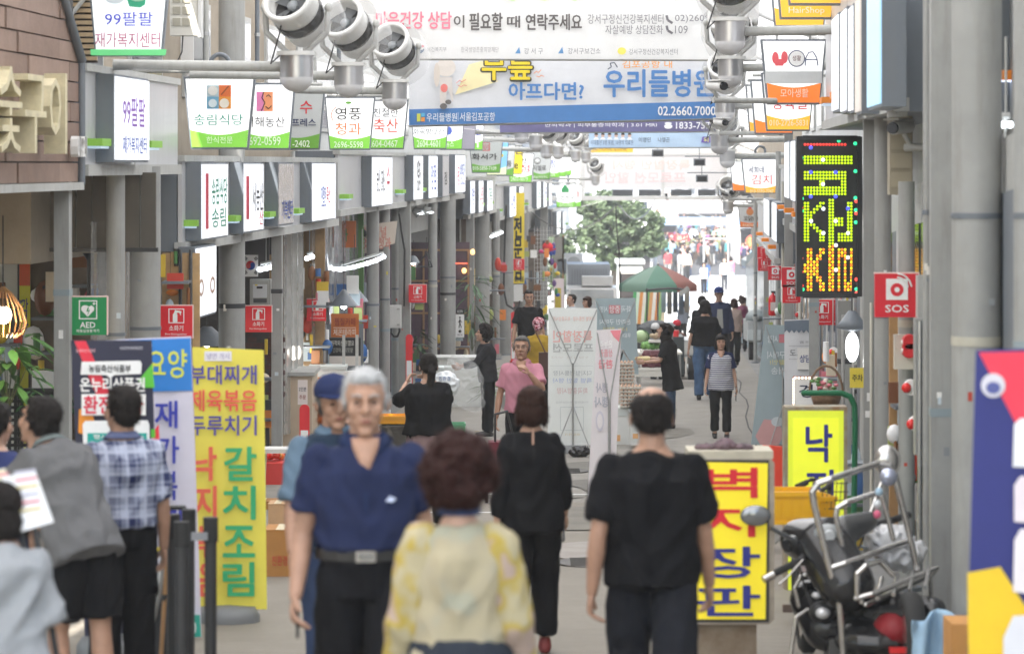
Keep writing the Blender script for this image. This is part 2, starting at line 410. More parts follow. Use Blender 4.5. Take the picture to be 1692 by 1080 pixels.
    if ht in ('short', 'short_thin'):
        E((0, .024, .048), (.081, .092, .082)); E((0, .055, -.01), (.068, .055, .062)); E((.07, .015, .01), (.016, .03, .034)); E((-.07, .015, .01), (.016, .03, .034)); E((0, -.03, .085), (.058, .05, .028))
    elif ht == 'bald':
        E((0, .050, .000), (.078, .064, .066)); E((.068, .015, .028), (.016, .066, .046)); E((-.068, .015, .028), (.016, .066, .046)); E((0, .03, .045), (.078, .088, .060))
    elif ht == 'bob':
        E((0, .022, .045), (.088, .098, .088)); E((0, .058, -.03), (.080, .062, .085)); E((.074, .012, -.035), (.026, .055, .075)); E((-.074, .012, -.035), (.026, .055, .075)); E((0, -.055, .072), (.062, .042, .034))
    elif ht in ('perm', 'curly'):
        rr = random.Random(seed*5+1); E((0, .03, .045), (.10, .108, .10)); E((0, .065, -.02), (.088, .06, .075))
        R_ = .122 if ht == 'perm' else .112
        for i in range(120 if q < 2 else 50):
            t = rr.uniform(0, 2*PI); z = rr.uniform(-.75 if ht == 'perm' else -1.2, 1); cc = math.sqrt(max(0, 1-min(1, abs(z))**2))
            x, y = math.cos(t)*cc, math.sin(t)*cc
            if z < -.75: x, y = math.cos(t)*.7, math.sin(t)*.7
            if y < -.2 and z < .62: continue
            r = rr.uniform(.018, .030); E((x*R_*.93, .02+y*R_, .035+z*R_), (r, r, r*1.1))
    elif ht == 'pony':
        E((0, .020, .045), (.083, .094, .084)); E((0, .055, -.01), (.072, .055, .06)); E((0, -.04, .08), (.06, .048, .03)); E((.07, .0, .01), (.018, .045, .045)); E((-.07, .0, .01), (.018, .045, .045))
        X = chain([(0, .10, .0), (0, .135, -.04), (.01, .12, -.15), (.02, .11, -.24)], [.028, .038, .036, .012]); hp.append(([HT @ v for v in X[0]], X[1]))
    elif ht == 'long':
        E((0, .022, .045), (.090, .098, .088)); E((0, .06, -.06), (.088, .055, .12)); E((.075, .005, -.07), (.028, .045, .10)); E((-.075, .005, -.07), (.028, .045, .10)); E((0, -.055, .070), (.064, .042, .036))
        rr = random.Random(seed)
        for i in range(60): 
            t = rr.uniform(-.2, PI+.2); z = rr.uniform(-.17, .07); r = rr.uniform(.018, .028); E((math.cos(t)*.09, .02+math.sin(t)*.095, z), (r, r, r*1.3))
    if hp:
        V, Fs = remesh(hp, {0: .007, 1: .009, 2: .014}[q], 1, curl=.010 if ht in ('perm', 'curly', 'long') else .004, seed=seed)
        P2 = [(V, Fs)]
        if q < 2:
            cz = HT @ Vector((0, .02, .03))
            P2.append(fuzz(V, 2600 if q == 0 else 900, .028 if ht in ('perm', 'curly', 'long') else .02, .0012 if q == 0 else .0018, cz, .25, seed))
        mk('hair', P2, hm, root)
    if cap:
        b = MB(); b.ell((0, .018, .058), (.092, .106, .088), 20, 8, -.25, 1)
        b.v = [tuple(HT @ Vector(v)) for v in b.v]; co = b.obj('cap', cap, root)
        b = MB(); V = []; n = 12
        for i in range(n+1):
            t = PI+PI*i/n
            V += [(math.cos(t)*.083, -.005+math.sin(t)*.085, .050), (math.cos(t)*.086, -.045+math.sin(t)*.125, .042)]
        V2 = [(x, y, z-.006) for x, y, z in V]; b.add(V+V2, [(2*i, 2*i+1, 2*i+3, 2*i+2) for i in range(n)]+[(2*i+26, 2*i+28, 2*i+29, 2*i+27) for i in range(n)]+[(2*i+1, 2*i+27, 2*i+29, 2*i+3) for i in range(n)], True)
        b.v = [tuple(HT @ Vector(v)) for v in b.v]; b.obj('brim', cap, co)
    # ---- clothes
    if top:
        mt = top['mat']; inf = top.get('inf', .016)*k; hem_ = top.get('hem', .86); P = [tors(inf, hem_, 1.425)]
        if hem_ < .93: P.append(loft([(0, 0, hem_*k, hw+.030, dp+.038), (0, 0, .95*k, hw+.026, dp+.032), (0, 0, 1.06*k, wr+.010, dp+.012)], 24, LT))
        if top.get('puff'): P.append(loft([(0, 0, .9*k, hw*1.12, dp*1.2), (0, 0, 1.2*k, wr*1.2, dp*1.25)], 20, LT))
        sl = top.get('sleeve', .62)
        for nm in 'RL':
            sh, e, w, u, f, sd = J[nm]; ra = (.052 if sex == 'm' else .046)*k
            if sl > 0:
                if sl <= 1: pts = [sh, sh+(e-sh)*sl*.5, sh+(e-sh)*sl]; rs = [ra+.012, ra+.014, ra+.019]
                else:
                    t = sl-1; pts = [sh, sh+(e-sh)*.5, e, e+(w-e)*t*.5, e+(w-e)*t]; rs = [ra+.011, ra+.010, ra+.006, ra+.003, ra-.005]
                P.append(chain(pts, rs, 16, True, False))
        V, Fs = remesh(P, vc, 2 if q else 3, fold=top.get('fold', .0065)*1.5, fsc=(7, 7, 6), seed=seed); to = mk(top.get('name', 'shirt'), [(V, Fs)], mt, root)
        if collar is not None:
            b = MB(); cz = 1.43*k; pts = []
            for i in range(25):
                t = -PI/2+.42+(2*PI-.84)*i/24; pts.append((math.cos(t), math.sin(t)))
            V = []
            for x, y in pts:
                dr = max(0, -y); V += [(x*.066*k, .004+y*.064*k, cz+.038*k-dr*.012), (x*.10*k, .004+y*.088*k, cz+.005*k-dr*.058*k)]
            V2 = [(x*1.04, y*1.04-.001, z+.003) for x, y, z in V]; n = 24
            b.add(V+V2, [(2*i, 2*i+1, 2*i+3, 2*i+2) for i in range(n)]+[(2*i+50, 2*i+52, 2*i+53, 2*i+51) for i in range(n)]+[(2*i+1, 2*i+51, 2*i+53, 2*i+3) for i in range(n)]+[(2*i, 2*i+2, 2*i+52, 2*i+50) for i in range(n)], True)
            b.v = [tuple(LT @ Vector(v)) for v in b.v]; b.obj('collar', collar, root)
    if skirt:
        V, Fs = remesh([loft([(0, 0, z*k, a*k, c*k) for z, a, c in skirt['prof']], 24)], vc, 2, fold=.012, fsc=(12, 12, 2), seed=seed+9); mk('skirt', [(V, Fs)], skirt['mat'], root)
    if pants:
        mt = pants['mat']; ln = pants.get('len', 1.0); w_ = pants.get('wide', 1.0); P = [loft([(0, 0, .86*k, hw*.95, dp*1.0), (0, 0, .93*k, hw, dp*1.04), (0, 0, 1.0*k, hw*.96, dp*1.02+.004), (0, 0, pants.get('top', 1.045)*k, wr+.006, dp*1.0+.006)], 20)]
        for nm in 'RL':
            hp_, kp, an, sd, sa = legs[nm]
            if ln >= .75: pts = [hp_+Vector((0, 0, .03)), hp_+(kp-hp_)*.5, kp, kp+(an-kp)*.5, kp+(an-kp)*((ln-.5)*2)]; rs = [.086*k*kb, .084*k*w_*kb, .074*k*w_, .070*k*w_, .066*k*w_]
            else: pts = [hp_+Vector((0, 0, .03)), hp_+(kp-hp_)*ln, hp_+(kp-hp_)*ln*2]; rs = [.088*k*kb, .094*k*w_*kb, .092*k*w_]
            P.append(chain(pts, rs, 16, True, False))
        V, Fs = remesh(P, vc, 2, fold=pants.get('fold', .006)*1.5, fsc=(9, 9, 5), seed=seed+3); mk('trousers' if ln > .75 else 'shorts', [(V, Fs)], mt, root)
    sm = shoes or M('shoe_black', (.02, .02, .02), rough=.4, var=.1)
    for nm in 'RL':
        hp_, kp, an, sd, sa = legs[nm]; T = Matrix.Translation(an) @ Matrix.Rotation(-sa*.6, 4, 'X')
        V, Fs = remesh([([T @ Vector(v) for v in X[0]], X[1]) for X in (chain([(0, .045*k, -.045*k), (0, -.05*k, -.05*k), (0, -.155*k, -.058*k)], [.036*k, .040*k, .028*k], 12), chain([(0, .01, .0), (0, .02, -.04*k)], [.04*k, .045*k], 12))], .010 if q < 2 else .016, 1)
        mk('shoe', [(V, Fs)], sm, root)
    root['_'] = 0; del root['_']
    J['HT'] = HT; J['LT'] = LT; J['legs'] = legs; J['root'] = root; J['k'] = k
    return J
def in_hand(J, nm, builder, name, mat, label=None, up=0):
    sh, e, w, u, f, sd = J[nm]; b = MB(); builder(b)
    T = Matrix.Translation(w+f*.085*J['k']) ; b.v = [tuple(T @ Vector(v)) for v in b.v]
    R = J['root']; o = b.obj(name, mat, None)
    o.matrix_world = Matrix.Translation(R.location) @ Matrix.Rotation(R.rotation_euler[2], 4, 'Z')
    return o
# ---------------------------------------------------------------- common materials
GREY = M('column_grey_paint', srgb('#9c9d9b'), rough=.5, var=.13, sc=2.2, bump=.1)
GREYL = M('light_grey_paint', srgb('#b2b3b0'), rough=.5, var=.10, sc=2.4, bump=.08)
GREYD = M('dark_grey_steel', srgb('#6d747c'), rough=.45, var=.06, sc=4)
STEEL = M('brushed_steel', (.55, .56, .57), rough=.28, metal=.9, var=.1, sc=12)
WHT = M('white_enamel', (.72, .72, .71), rough=.4, var=.05, sc=4)
DKM = M('black_steel', (.03, .03, .032), rough=.4, var=.15)
PLATE = M('fascia_panel', srgb('#c3c4c7'), rough=.35, metal=.1, var=.06, sc=2)
WHITE = C('#f4f4f4'); BLACK = C('#1c1c20'); RED = C('#dd2a36'); GREEN = C('#0f8f52')
def grime(m, amt=.28, tint=(.35, .30, .24)):
    n = m.node_tree.nodes; l = m.node_tree.links; b = n['Principled BSDF']; src = b.inputs['Base Color'].links[0].from_socket
    tc = n.new('ShaderNodeTexCoord'); mp = n.new('ShaderNodeMapping'); mp.inputs['Scale'].default_value = (9, 9, .9); nz = n.new('ShaderNodeTexNoise'); nz.inputs['Scale'].default_value = 1.5; nz.inputs['Detail'].default_value = 7; nz.inputs['Roughness'].default_value = .7
    mr = n.new('ShaderNodeMapRange'); mr.inputs[1].default_value = .5; mr.inputs[2].default_value = .78; mr.inputs[4].default_value = amt; mx = n.new('ShaderNodeMix'); mx.data_type = 'RGBA'; mx.inputs[7].default_value = tuple(tint)+(1,)
    l.new(tc.outputs['Object'], mp.inputs[0]); l.new(mp.outputs[0], nz.inputs['Vector']); l.new(nz.outputs[0], mr.inputs[0]); l.new(mr.outputs[0], mx.inputs[0]); l.new(src, mx.inputs[6]); l.new(mx.outputs[2], b.inputs['Base Color'])
for m_ in (GREY, GREYL): grime(m_, .45, (.16, .14, .11))
grime(PLATE, .3, (.3, .28, .25)); grime(GREYD, .3, (.2, .19, .17))
# ---------------------------------------------------------------- ground, road, yard beyond
XS = [-260, -40, -12, 12, 40, 260]
YS = sorted(set([-30, -10]+GD+[5+i*5 for i in range(60)]+[400, 600, 1500]))
b = MB()
V = [(x, y, gz(max(y, 0))) for y in YS for x in XS]
b.add(V, [(j*6+i, j*6+i+1, (j+1)*6+i+1, (j+1)*6+i) for j in range(len(YS)-1) for i in range(5)])
gm = M('ground_concrete', (.20, .20, .195), rough=.85, var=.2, sc=.6, bump=.3, bsc=30)
struct(b.obj('ground', gm))
def strip(name, f0, f1, y0, y1, lift, mat, step=2.0, kind=True):
    b = MB(); ys = list(np.arange(y0, y1, step))+[y1]
    ys = sorted(set(ys+[d for d in GD if y0 < d < y1])); V = []
    for y in ys: V += [(f0(y), y, gz(y)+lift), (f1(y), y, gz(y)+lift)]
    b.add(V, [(2*i, 2*i+1, 2*i+3, 2*i+2) for i in range(len(ys)-1)]); o = b.obj(name, mat)
    return struct(o) if kind else o
# ribbed concrete lane: fine cross grooves
rm = M('grooved_concrete', srgb('#8e877c'), rough=.8, var=.10, sc=1.2, bump=0)
n = rm.node_tree.nodes; l = rm.node_tree.links; tc = n.new('ShaderNodeTexCoord'); mp = n.new('ShaderNodeMapping'); mp.inputs['Scale'].default_value = (1.2, 26, 1)
nz = n.new('ShaderNodeTexNoise'); nz.inputs['Scale'].default_value = 1.6; nz.inputs['Detail'].default_value = 6
wv = n.new('ShaderNodeTexWave'); wv.bands_direction = 'Y'; wv.inputs['Scale'].default_value = 3.2; wv.inputs['Distortion'].default_value = 3.5; wv.inputs['Detail'].default_value = 3
bp = n.new('ShaderNodeBump'); bp.inputs['Strength'].default_value = .85; bp.inputs['Distance'].default_value = .02
ma = n.new('ShaderNodeMath'); ma.operation = 'MULTIPLY'
l.new(tc.outputs['Object'], mp.inputs[0]); l.new(mp.outputs[0], nz.inputs[0]); l.new(tc.outputs['Object'], wv.inputs[0])

mrr = n.new('ShaderNodeMapRange'); mrr.inputs[1].default_value = .1; mrr.inputs[2].default_value = .6; mrr.inputs[3].default_value = .72; mrr.inputs[4].default_value = 1.08
mmx = n.new('ShaderNodeMix'); mmx.data_type = 'RGBA'; mmx.blend_type = 'MULTIPLY'; mmx.inputs[0].default_value = 1; cmb = n.new('ShaderNodeCombineColor')
l.new(ma.outputs[0], mrr.inputs[0]); [l.new(mrr.outputs[0], cmb.inputs[i_]) for i_ in range(3)]; l.new(n['Principled BSDF'].inputs['Base Color'].links[0].from_socket, mmx.inputs[6]); l.new(cmb.outputs[0], mmx.inputs[7]); l.new(mmx.outputs[2], n['Principled BSDF'].inputs['Base Color'])
l.new(nz.outputs[0], ma.inputs[0]); l.new(wv.outputs[0], ma.inputs[1]); l.new(ma.outputs[0], bp.inputs['Height']); l.new(bp.outputs[0], n['Principled BSDF'].inputs['Normal'])
asph = M('asphalt_worn', srgb('#85817a'), rough=.85, var=.12, sc=2.5, bump=.35, bsc=50)
strip('road', lambda y: LX(y)+.1, lambda y: RX(y)-.1, -8, 30.5, .004, rm)
strip('road', lambda y: LX(y)+.1, lambda y: RX(y)-.1, 30.5, 112, .004, asph)
pl = C('#d8d8d4', rough=.8, var=.15, sc=8)
for px, s0, s1 in ((905, 173, 172.2), (905, 158.5, 157.8)):
    strip('road_marking', lambda y: LX(y)+2.0, lambda y: RX(y)-1.2, F/s0, F/s1, .009, pl)
strip('road_marking', lambda y: RX(y)-.55+.05*math.sin(y*.9), lambda y: RX(y)-.525+.05*math.sin(y*.9), 34, 100, .009, M('road_joint', (.05, .05, .05), rough=.9))
plz = M('plaza_concrete', srgb('#c6c5be'), rough=.85, var=.08, sc=.4, bump=.2)
strip('road', lambda y: -30, lambda y: 40, 113, 330, .006, plz, 20)

# ---------------------------------------------------------------- arcade roof (lets daylight through)
rfm = M('roof_polycarbonate', (.90, .88, .84), rough=.4, var=.04, trans=.62)
b = MB(); ys = [-8, 2, 12, 22, 32, 42, 52, 62, 72, 82, 92, 102, 112]
for y0, y1 in zip(ys, ys[1:]):
    for i in range(6):
        u0, u1 = i/6, (i+1)/6; zf = lambda u: 1.1*math.sin(PI*u)
        P = lambda y, u: (LX(y, -.7)+(RX(y, -.7)-LX(y, -.7))*u, y, gz(max(y, 1))*.35+6.0+zf(u)-.02*y)
        b.quad(P(y0, u0), P(y0, u1), P(y1, u1), P(y1, u0))
roof = thing('arcade_roof', 'long curved translucent arcade roof spanning the whole market street', 'roof')
b.obj('roof_sheet', rfm, roof)
for y in ys:
    b = MB(); P = lambda u: (LX(y, -.7)+(RX(y, -.7)-LX(y, -.7))*u, y, gz(max(y, 1))*.35+5.93+1.1*math.sin(PI*u)-.02*y)
    b.tube([P(i/8) for i in range(9)], .06, 6); b.obj('rib', WHT, roof)

# ---------------------------------------------------------------- buildings behind the shop fronts
def wallbox(name, label, D0, D1, off0, off1, z0, z1, mat, side='L'):
    X = LX if side == 'L' else RX
    t = thing(name, label, 'building'); b = MB(); sg = 1 if side == 'L' else -1
    V = [(X(D, o), D, z) for D in (D0, D1) for o in (off0, off1) for z in (z0, z1)]
    b.add(V, [(0, 1, 3, 2), (4, 6, 7, 5), (0, 4, 5, 1), (2, 3, 7, 6), (0, 2, 6, 4), (1, 5, 7, 3)])
    b.obj('wall', mat, t); return t
wm1 = M('beige_tile_wall', srgb('#978c7c'), rough=.8, var=.12, sc=3, bump=.2)
wm2 = M('pale_grey_wall', srgb('#c3c5c4'), rough=.8, var=.08, sc=2, bump=.2)
bl = []
for i, (d0, d1, lab, mt) in enumerate((
        (8, 25.6, 'brown-grey upper building at the left foreground above the wood cladding', wm1),
        (25.8, 43, 'beige tiled upper storey behind the tapered green shop signs', wm1),
        (43.2, 66, 'light grey upper storey on the left behind the clustered signs', wm2),
        (66.2, 113, 'pale far-left building at the end of the arcade', wm2))):
    zz = gz(d1)
    bl.append(wallbox('building', lab, d0, d1, -5.5, -.75, zz+3.1, 5.6-.03*d0, mt))
for i, (d0, d1, lab, mt) in enumerate((
        (8, 32, 'grey building on the right behind the big round columns', wm2),
        (32.2, 60, 'light grey building on the right behind the bulb-lit board', wm2),
        (60.2, 113, 'far building on the right side at the end of the arcade', wm1))):
    bl.append(wallbox('building', lab, d0, d1, -6, -.75, gz(d1)-.1, 5.6-.03*d0, mt, 'R'))
# windows in the upper walls
glass = M('dark_window_glass', (.04, .05, .06), rough=.08, var=.1, spec=.8)
for bi, X, D0, D1, zz in ((1, LX, 26, 42, 2.75), (2, LX, 44, 65, 2.5), (4, RX, 10, 31, 2.7), (5, RX, 33, 59, 2.6)):
    sg = 1 if X is LX else -1; y = D0+1
    while y < D1-2:
        b = MB(); V = [(X(yy, -.75+o), yy, z) for yy in (y, y+1.8) for o in (-.05, .035) for z in (zz, zz+1.1)]
        b.add(V, [(0, 1, 3, 2), (4, 6, 7, 5), (0, 4, 5, 1), (2, 3, 7, 6), (0, 2, 6, 4), (1, 5, 7, 3)]); w = b.obj('window', GREYL, bl[bi])
        b = MB(); V = [(X(yy, -.75+.04), yy, z) for yy in (y+.06, y+1.74) for z in (zz+.06, zz+1.04)]
        b.add(V, [(0, 1, 3, 2)]); b.obj('pane', glass, w); y += 3.2
# ---------------------------------------------------------------- columns
def column(px, wpx, s, y0, sq, label, mat=GREY, yb=None, grp='grey columns along the street'):
    x = (px-CX)/s; D = F/s; z0 = gz(D)-.02; z1 = 2-(y0-HY)/s; r = wpx/2/s
    t = thing('column', label, 'column', (x, D, z0), SRZ if sq else 0, grp); b = MB(); h = z1-z0
    if sq: b.box(0, 0, h/2, 2*r, 2*r, h)
    else: b.cyl((0, 0, 0), (0, 0, h), r, r, 22)
    b.obj('shaft', mat, t); b = MB()
    if sq: b.box(0, 0, .08, 2*r+.05, 2*r+.05, .012)
    else: b.cyl((0, 0, .02), (0, 0, .05), r+.05, r+.05, 22); b.cyl((0, 0, h*.55), (0, 0, h*.55+.03), r+.006, r+.006, 22)
    b.obj('base_plate' if sq else 'band', GREYD, t)
    rs = random.Random(int(px*7)); 
    for q_ in range(rs.randint(1, 3)):
        a_ = rs.uniform(-.5, .5); w_ = rs.uniform(.02, .045); h_ = rs.uniform(.02, .07); z_ = rs.uniform(.9, 2.3); b = MB(); y_ = -r-.003 if sq else -math.sqrt(max(1e-4, r*r-(r*a_)**2))-.004
        b.box(a_*r, y_, z_, min(w_, r*.9), .002, h_); b.obj('sticker', C(rs.choice(['#e8e4da', '#d8c84a', '#c8d4dc', '#c04a3a', '#8a8f92', '#f0f0ee'])), t)
    if rs.random() < .5: b = MB(); z_ = rs.uniform(1.0, 2.2); (b.box(0, 0, z_, 2*r+.008, 2*r+.008, .05) if sq else b.cyl((0, 0, z_), (0, 0, z_+.05), r+.004, n=22)); b.obj('tape_wrap', C(rs.choice(['#b9b6a8', '#3a3c40', '#8d9aa0'])), t)
    return t
CL = [(104, 25, 210, 288, 1, 'square grey post left of the green AED sign'), (191, 31, 192, 280, 0, 'slim round grey column between the AED sign and the thickest left column'),
      (240, 51, 184, 275, 0, 'thick round grey column left of the first red extinguisher sign'), (383, 44, 154, -60, 0, 'tall round column passing behind the fascia beside the national flag'),
      (458, 17, 140, 385, 1, 'light square post right of the electricity meter', ), (616, 21, 108, 340, 0, 'round column behind the orange therapy board'),
      (636, 17, 103, 340, 0, 'thin round column left of the white cable box'), (654, 15, 96, 330, 0, 'narrow pipe column behind the white cable box'),
      (669, 19, 97.5, 330, 1, 'square column carrying the white cable box'), (715, 15, 87.5, 325, 0, 'slim column left of the banded round column'),
      (740, 26, 83, 322, 0, 'round column with a dark strap round it'), (777, 13, 76, 330, 1, 'thin square post right of the banded column'),
      (797, 24, 71, 345, 0, 'round column with wire bands near the plant'), (820, 12, 67, 345, 0, 'slim column left of the black hose column'),
      (836, 25, 63, 340, 0, 'round column carrying the black hose loop'), (866, 14, 57, 330, 0, 'distant left column behind the yellow vertical sign'),
      (899, 12, 50, 330, 1, 'farthest square post on the left, beside the wire rack'), (921, 9, 46, 350, 0, 'last thin left column beside the arcade mouth')]
for c in CL: column(*c)
CR = [(1614, 82, 305, -260, 0, 'biggest round grey column, out of focus at the right'), (1700, 50, 330, -300, 0, 'round column at the right edge of the picture'),
      (1556, 38, 280, -200, 1, 'flat box column left of the biggest round column'), (1531, 12, 262, -200, 0, 'thin grey conduit column right of the SOS sign'),
      (1498, 27, 236, 300, 0, 'round column behind the front SOS sign'), (1459, 28, 214, 190, 0, 'darker round column left of the front SOS sign'),
      (1436, 19, 206, 190, 1, 'square post right of the bulb-lit board'), (1303, 14, 118, 200, 1, 'square post behind the bulb-lit board'),
      (1286, 9, 96, 250, 0, 'thin right column behind the stacked red signs'), (1266, 9, 84, 300, 1, 'right post with wires near the fire extinguisher'),
      (1248, 6, 70, 330, 0, 'dark far right pole at the end of the arcade'), (1345, 16, 140, 470, 1, 'short square post below the bulb-lit board'),
      (1395, 22, 164, 496, 1, 'pale wide post right of the lantern lamp')]
for c in CR: column(*c)
# ---------------------------------------------------------------- left fascias with light boxes
def along(X, D0, D1, o0, o1, z0, z1):
    return [(X(D, o), D, z) for D in (D0, D1) for o in (o0, o1) for z in (z0, z1)]
HEX = [(0, 1, 3, 2), (4, 6, 7, 5), (0, 4, 5, 1), (2, 3, 7, 6), (0, 2, 6, 4), (1, 5, 7, 3)]
FGRN = C('#8bc34a'); glow = LIT('#cfe6ff', .25)
def fascia(label, p0, p1, z0, z1, side='L', npan=4, endmat=None, grn=FGRN):
    X = LX if side == 'L' else RX; sp = LW if side == 'L' else RW
    D0, D1 = F/sp(p0), F/sp(p1)
    if D0 > D1: D0, D1 = D1, D0
    t = thing('shop_fascia', label, 'fascia')
    for i in range(npan):
        a = D0+(D1-D0)*i/npan+.01; c = D0+(D1-D0)*(i+1)/npan-.01
        b = MB(); b.add(along(X, a, c, -.02, .02+.002*(i % 2), z0+.09, z1-.06), HEX); b.obj('panel', PLATE, t)
    b = MB(); b.add(along(X, D0, D1, -.6, -.03, z0, z1-.01), HEX); b.obj('box_frame', GREYD, t)
    b = MB(); b.add(along(X, D0-.02, D1, -.05, .05, z1-.06, z1), HEX); b.obj('top_rail', GREYL, t)
    b = MB(); b.add(along(X, D0-.02, D1, -.05, .06, z0, z0+.09), HEX); b.obj('bottom_rail', GREYL, t)
    n = max(2, npan)
    for i in range(n):
        d = D0+(D1-D0)*(i+.04)/n; b = MB(); zg = z0+.24
        b.add(along(X, d, d+.55, .021, .15, zg, zg+.06), HEX); b.obj('lamp_cover', grn, t)
        b = MB(); b.add(along(X, d+.03, d+.5, .025, .13, zg-.02, zg-.001), HEX); b.obj('lamp_strip', glow, t)
    return t
fascia('first grey fascia box beside the brown wood cladding', 135, 290, 1.91, 2.81, npan=2)
fascia('second fascia with four lit sign boxes above the banners', 297, 553, 1.17, 2.09, npan=5)
fascia('third fascia with five lit boxes over the grey columns', 556, 768, 1.29, 2.2, npan=6)
fascia('fourth short fascia stepped down beside the narrow signs', 769, 817, .83, 1.74, npan=3)
fascia('fifth fascia behind the tapered sign with Korean brush lettering', 818, 862, .60, 1.52, npan=3)
fascia('sixth fascia above the yellow vertical sign', 863, 911, .60, 1.52, npan=3)
fascia('last left fascia at the arcade mouth', 912, 940, -.5, .47, npan=3)
FACE = LIT('#f2f5fb', .40); FACED = C('#c9c9ce', rough=.3)
def lightbox(px0, px1, px2, y0, y1, label, txts, face=None, th=.02, thick=None):
    """box whose lit face looks across the street: side px0..px1, face px1..px2"""
    o = .17; s1 = LW(px1, o); s2 = LW(px2, o); D1, D2 = F/s1, F/s2
    zc = 2-(y0-HY)/s1; zb = 2-(y1-HY)/s1; x1 = LX(D1, o)
    L = D2-D1; a = Vector((LX(D2, o)-x1, L, 0)); ang = math.atan2(a.y, a.x)
    t = thing('lightbox_sign', label, 'sign', (x1, D1, zb), ang, 'lit sign boxes along the left fascias'); h = zc-zb
    L = a.length; b = MB(); b.b2(0, L, .0, .16, 0, h); b.obj('case', GREYD, t)
    b = MB(); b.b2(.02, L-.02, -.012, -.001, .02, h-.02); b.obj('face', face or FACE, t)
    for st, u0, u1, v0, v1, mt in txts:
        text(st, L*(u0+u1)/2, h*(v0+v1)/2, L*(u1-u0), h*(v1-v0), mt, t, y=-.016)
    return t
cG, cB, cR, cK, cP = C('#1d8a6a'), C('#2c4fa8'), C('#c62f4a'), C('#222226'), C('#8c5ab8')
lightbox(165, 188, 245, 122, 268, 'lit white sign box with purple lettering on the first grey fascia', [('99팔팔', .2, .85, .42, .76, cP), ('재가복지센터', .2, .9, .1, .3, cB)])
lightbox(312, 332, 375, 268, 398, 'lit sign box with green lettering nearest the column on the second fascia', [('송림식당', .35, .95, .45, .8, cG), ('송림', .35, .9, .15, .4, cG), ('I', .12, .22, .15, .85, cR)])
lightbox(385, 402, 434, 268, 386, 'lit sign box with red stripe and dark lettering, second on the second fascia', [('서농산', .4, .95, .3, .7, cK), ('I', .08, .22, .2, .8, cR), ('산', .75, .95, .1, .3, cR)])
lightbox(442, 459, 484, 268, 374, 'unlit sign box wrapped in shiny film on the second fascia', [('가복센터', .2, .9, .1, .4, cB)], face=M('shiny_film', (.6, .58, .6), rough=.15, metal=.5, var=.35, sc=30, bump=.8, bsc=8))
lightbox(500, 515, 553, 268, 368, 'last lit sign box on the second fascia with small blue and red lettering', [('친절한', .35, .55, .25, .6, cB), ('축산', .58, .75, .3, .6, cR)])
lightbox(600, 614, 647, 258, 343, 'first lit sign box on the third fascia with dark and red columns', [('농산', .2, .35, .3, .8, cK), ('프레스', .42, .6, .25, .75, cK), ('수', .7, .85, .2, .85, cR)])
lightbox(672, 683, 698, 256, 332, 'narrow lit sign box, second on the third fascia', [('영풍청과', .3, .7, .2, .9, cK)])
lightbox(698, 708, 722, 256, 329, 'narrow lit sign box, third on the third fascia', [('앙점', .2, .8, .2, .8, cB)])
lightbox(722, 731, 741, 256, 326, 'dull unlit sign box between lit ones on the third fascia', [('점', .2, .6, .3, .6, cK)], face=FACED)
lightbox(741, 752, 768, 255, 320, 'last lit sign box of the third fascia with red and blue print', [('독립', .15, .35, .2, .7, cR), ('방앗간', .45, .9, .2, .8, cB)])
for i, (a, b_, c, y0, y1, nm) in enumerate(((767, 777, 784, 298, 354, 'first narrow lit box on the fourth fascia'), (785, 791, 798, 298, 352, 'second narrow lit box on the fourth fascia'), (799, 805, 813, 298, 350, 'third narrow lit box on the fourth fascia'),
        (834, 842, 852, 308, 360, 'left lit box on the fifth fascia under the tapered signs'), (853, 858, 864, 308, 352, 'right lit box on the fifth fascia under the tapered signs'),
        (881, 887, 893, 300, 345, 'first slim lit box on the sixth fascia'), (894, 898, 903, 300, 343, 'second slim lit box on the sixth fascia'), (904, 907, 911, 300, 341, 'third slim lit box on the sixth fascia'),
        (914, 920, 926, 350, 388, 'first tiny lit box at the arcade mouth'), (927, 930, 934, 350, 386, 'last tiny lit box at the arcade mouth'))):
    lightbox(a, b_, c, y0, y1, nm, [('가나'[i % 2]+'방점복센지'[i % 5], .2, .8, .25, .8, (cB, cR, cG)[i % 3])])
lightbox(312, 322, 356, 408, 528, 'tall lit menu box with photos of dishes hanging behind the blue banner', [('o', .1, .35, .3, .55, C('#b79a86')), ('o', .65, .9, .3, .55, C('#b79a86'))])
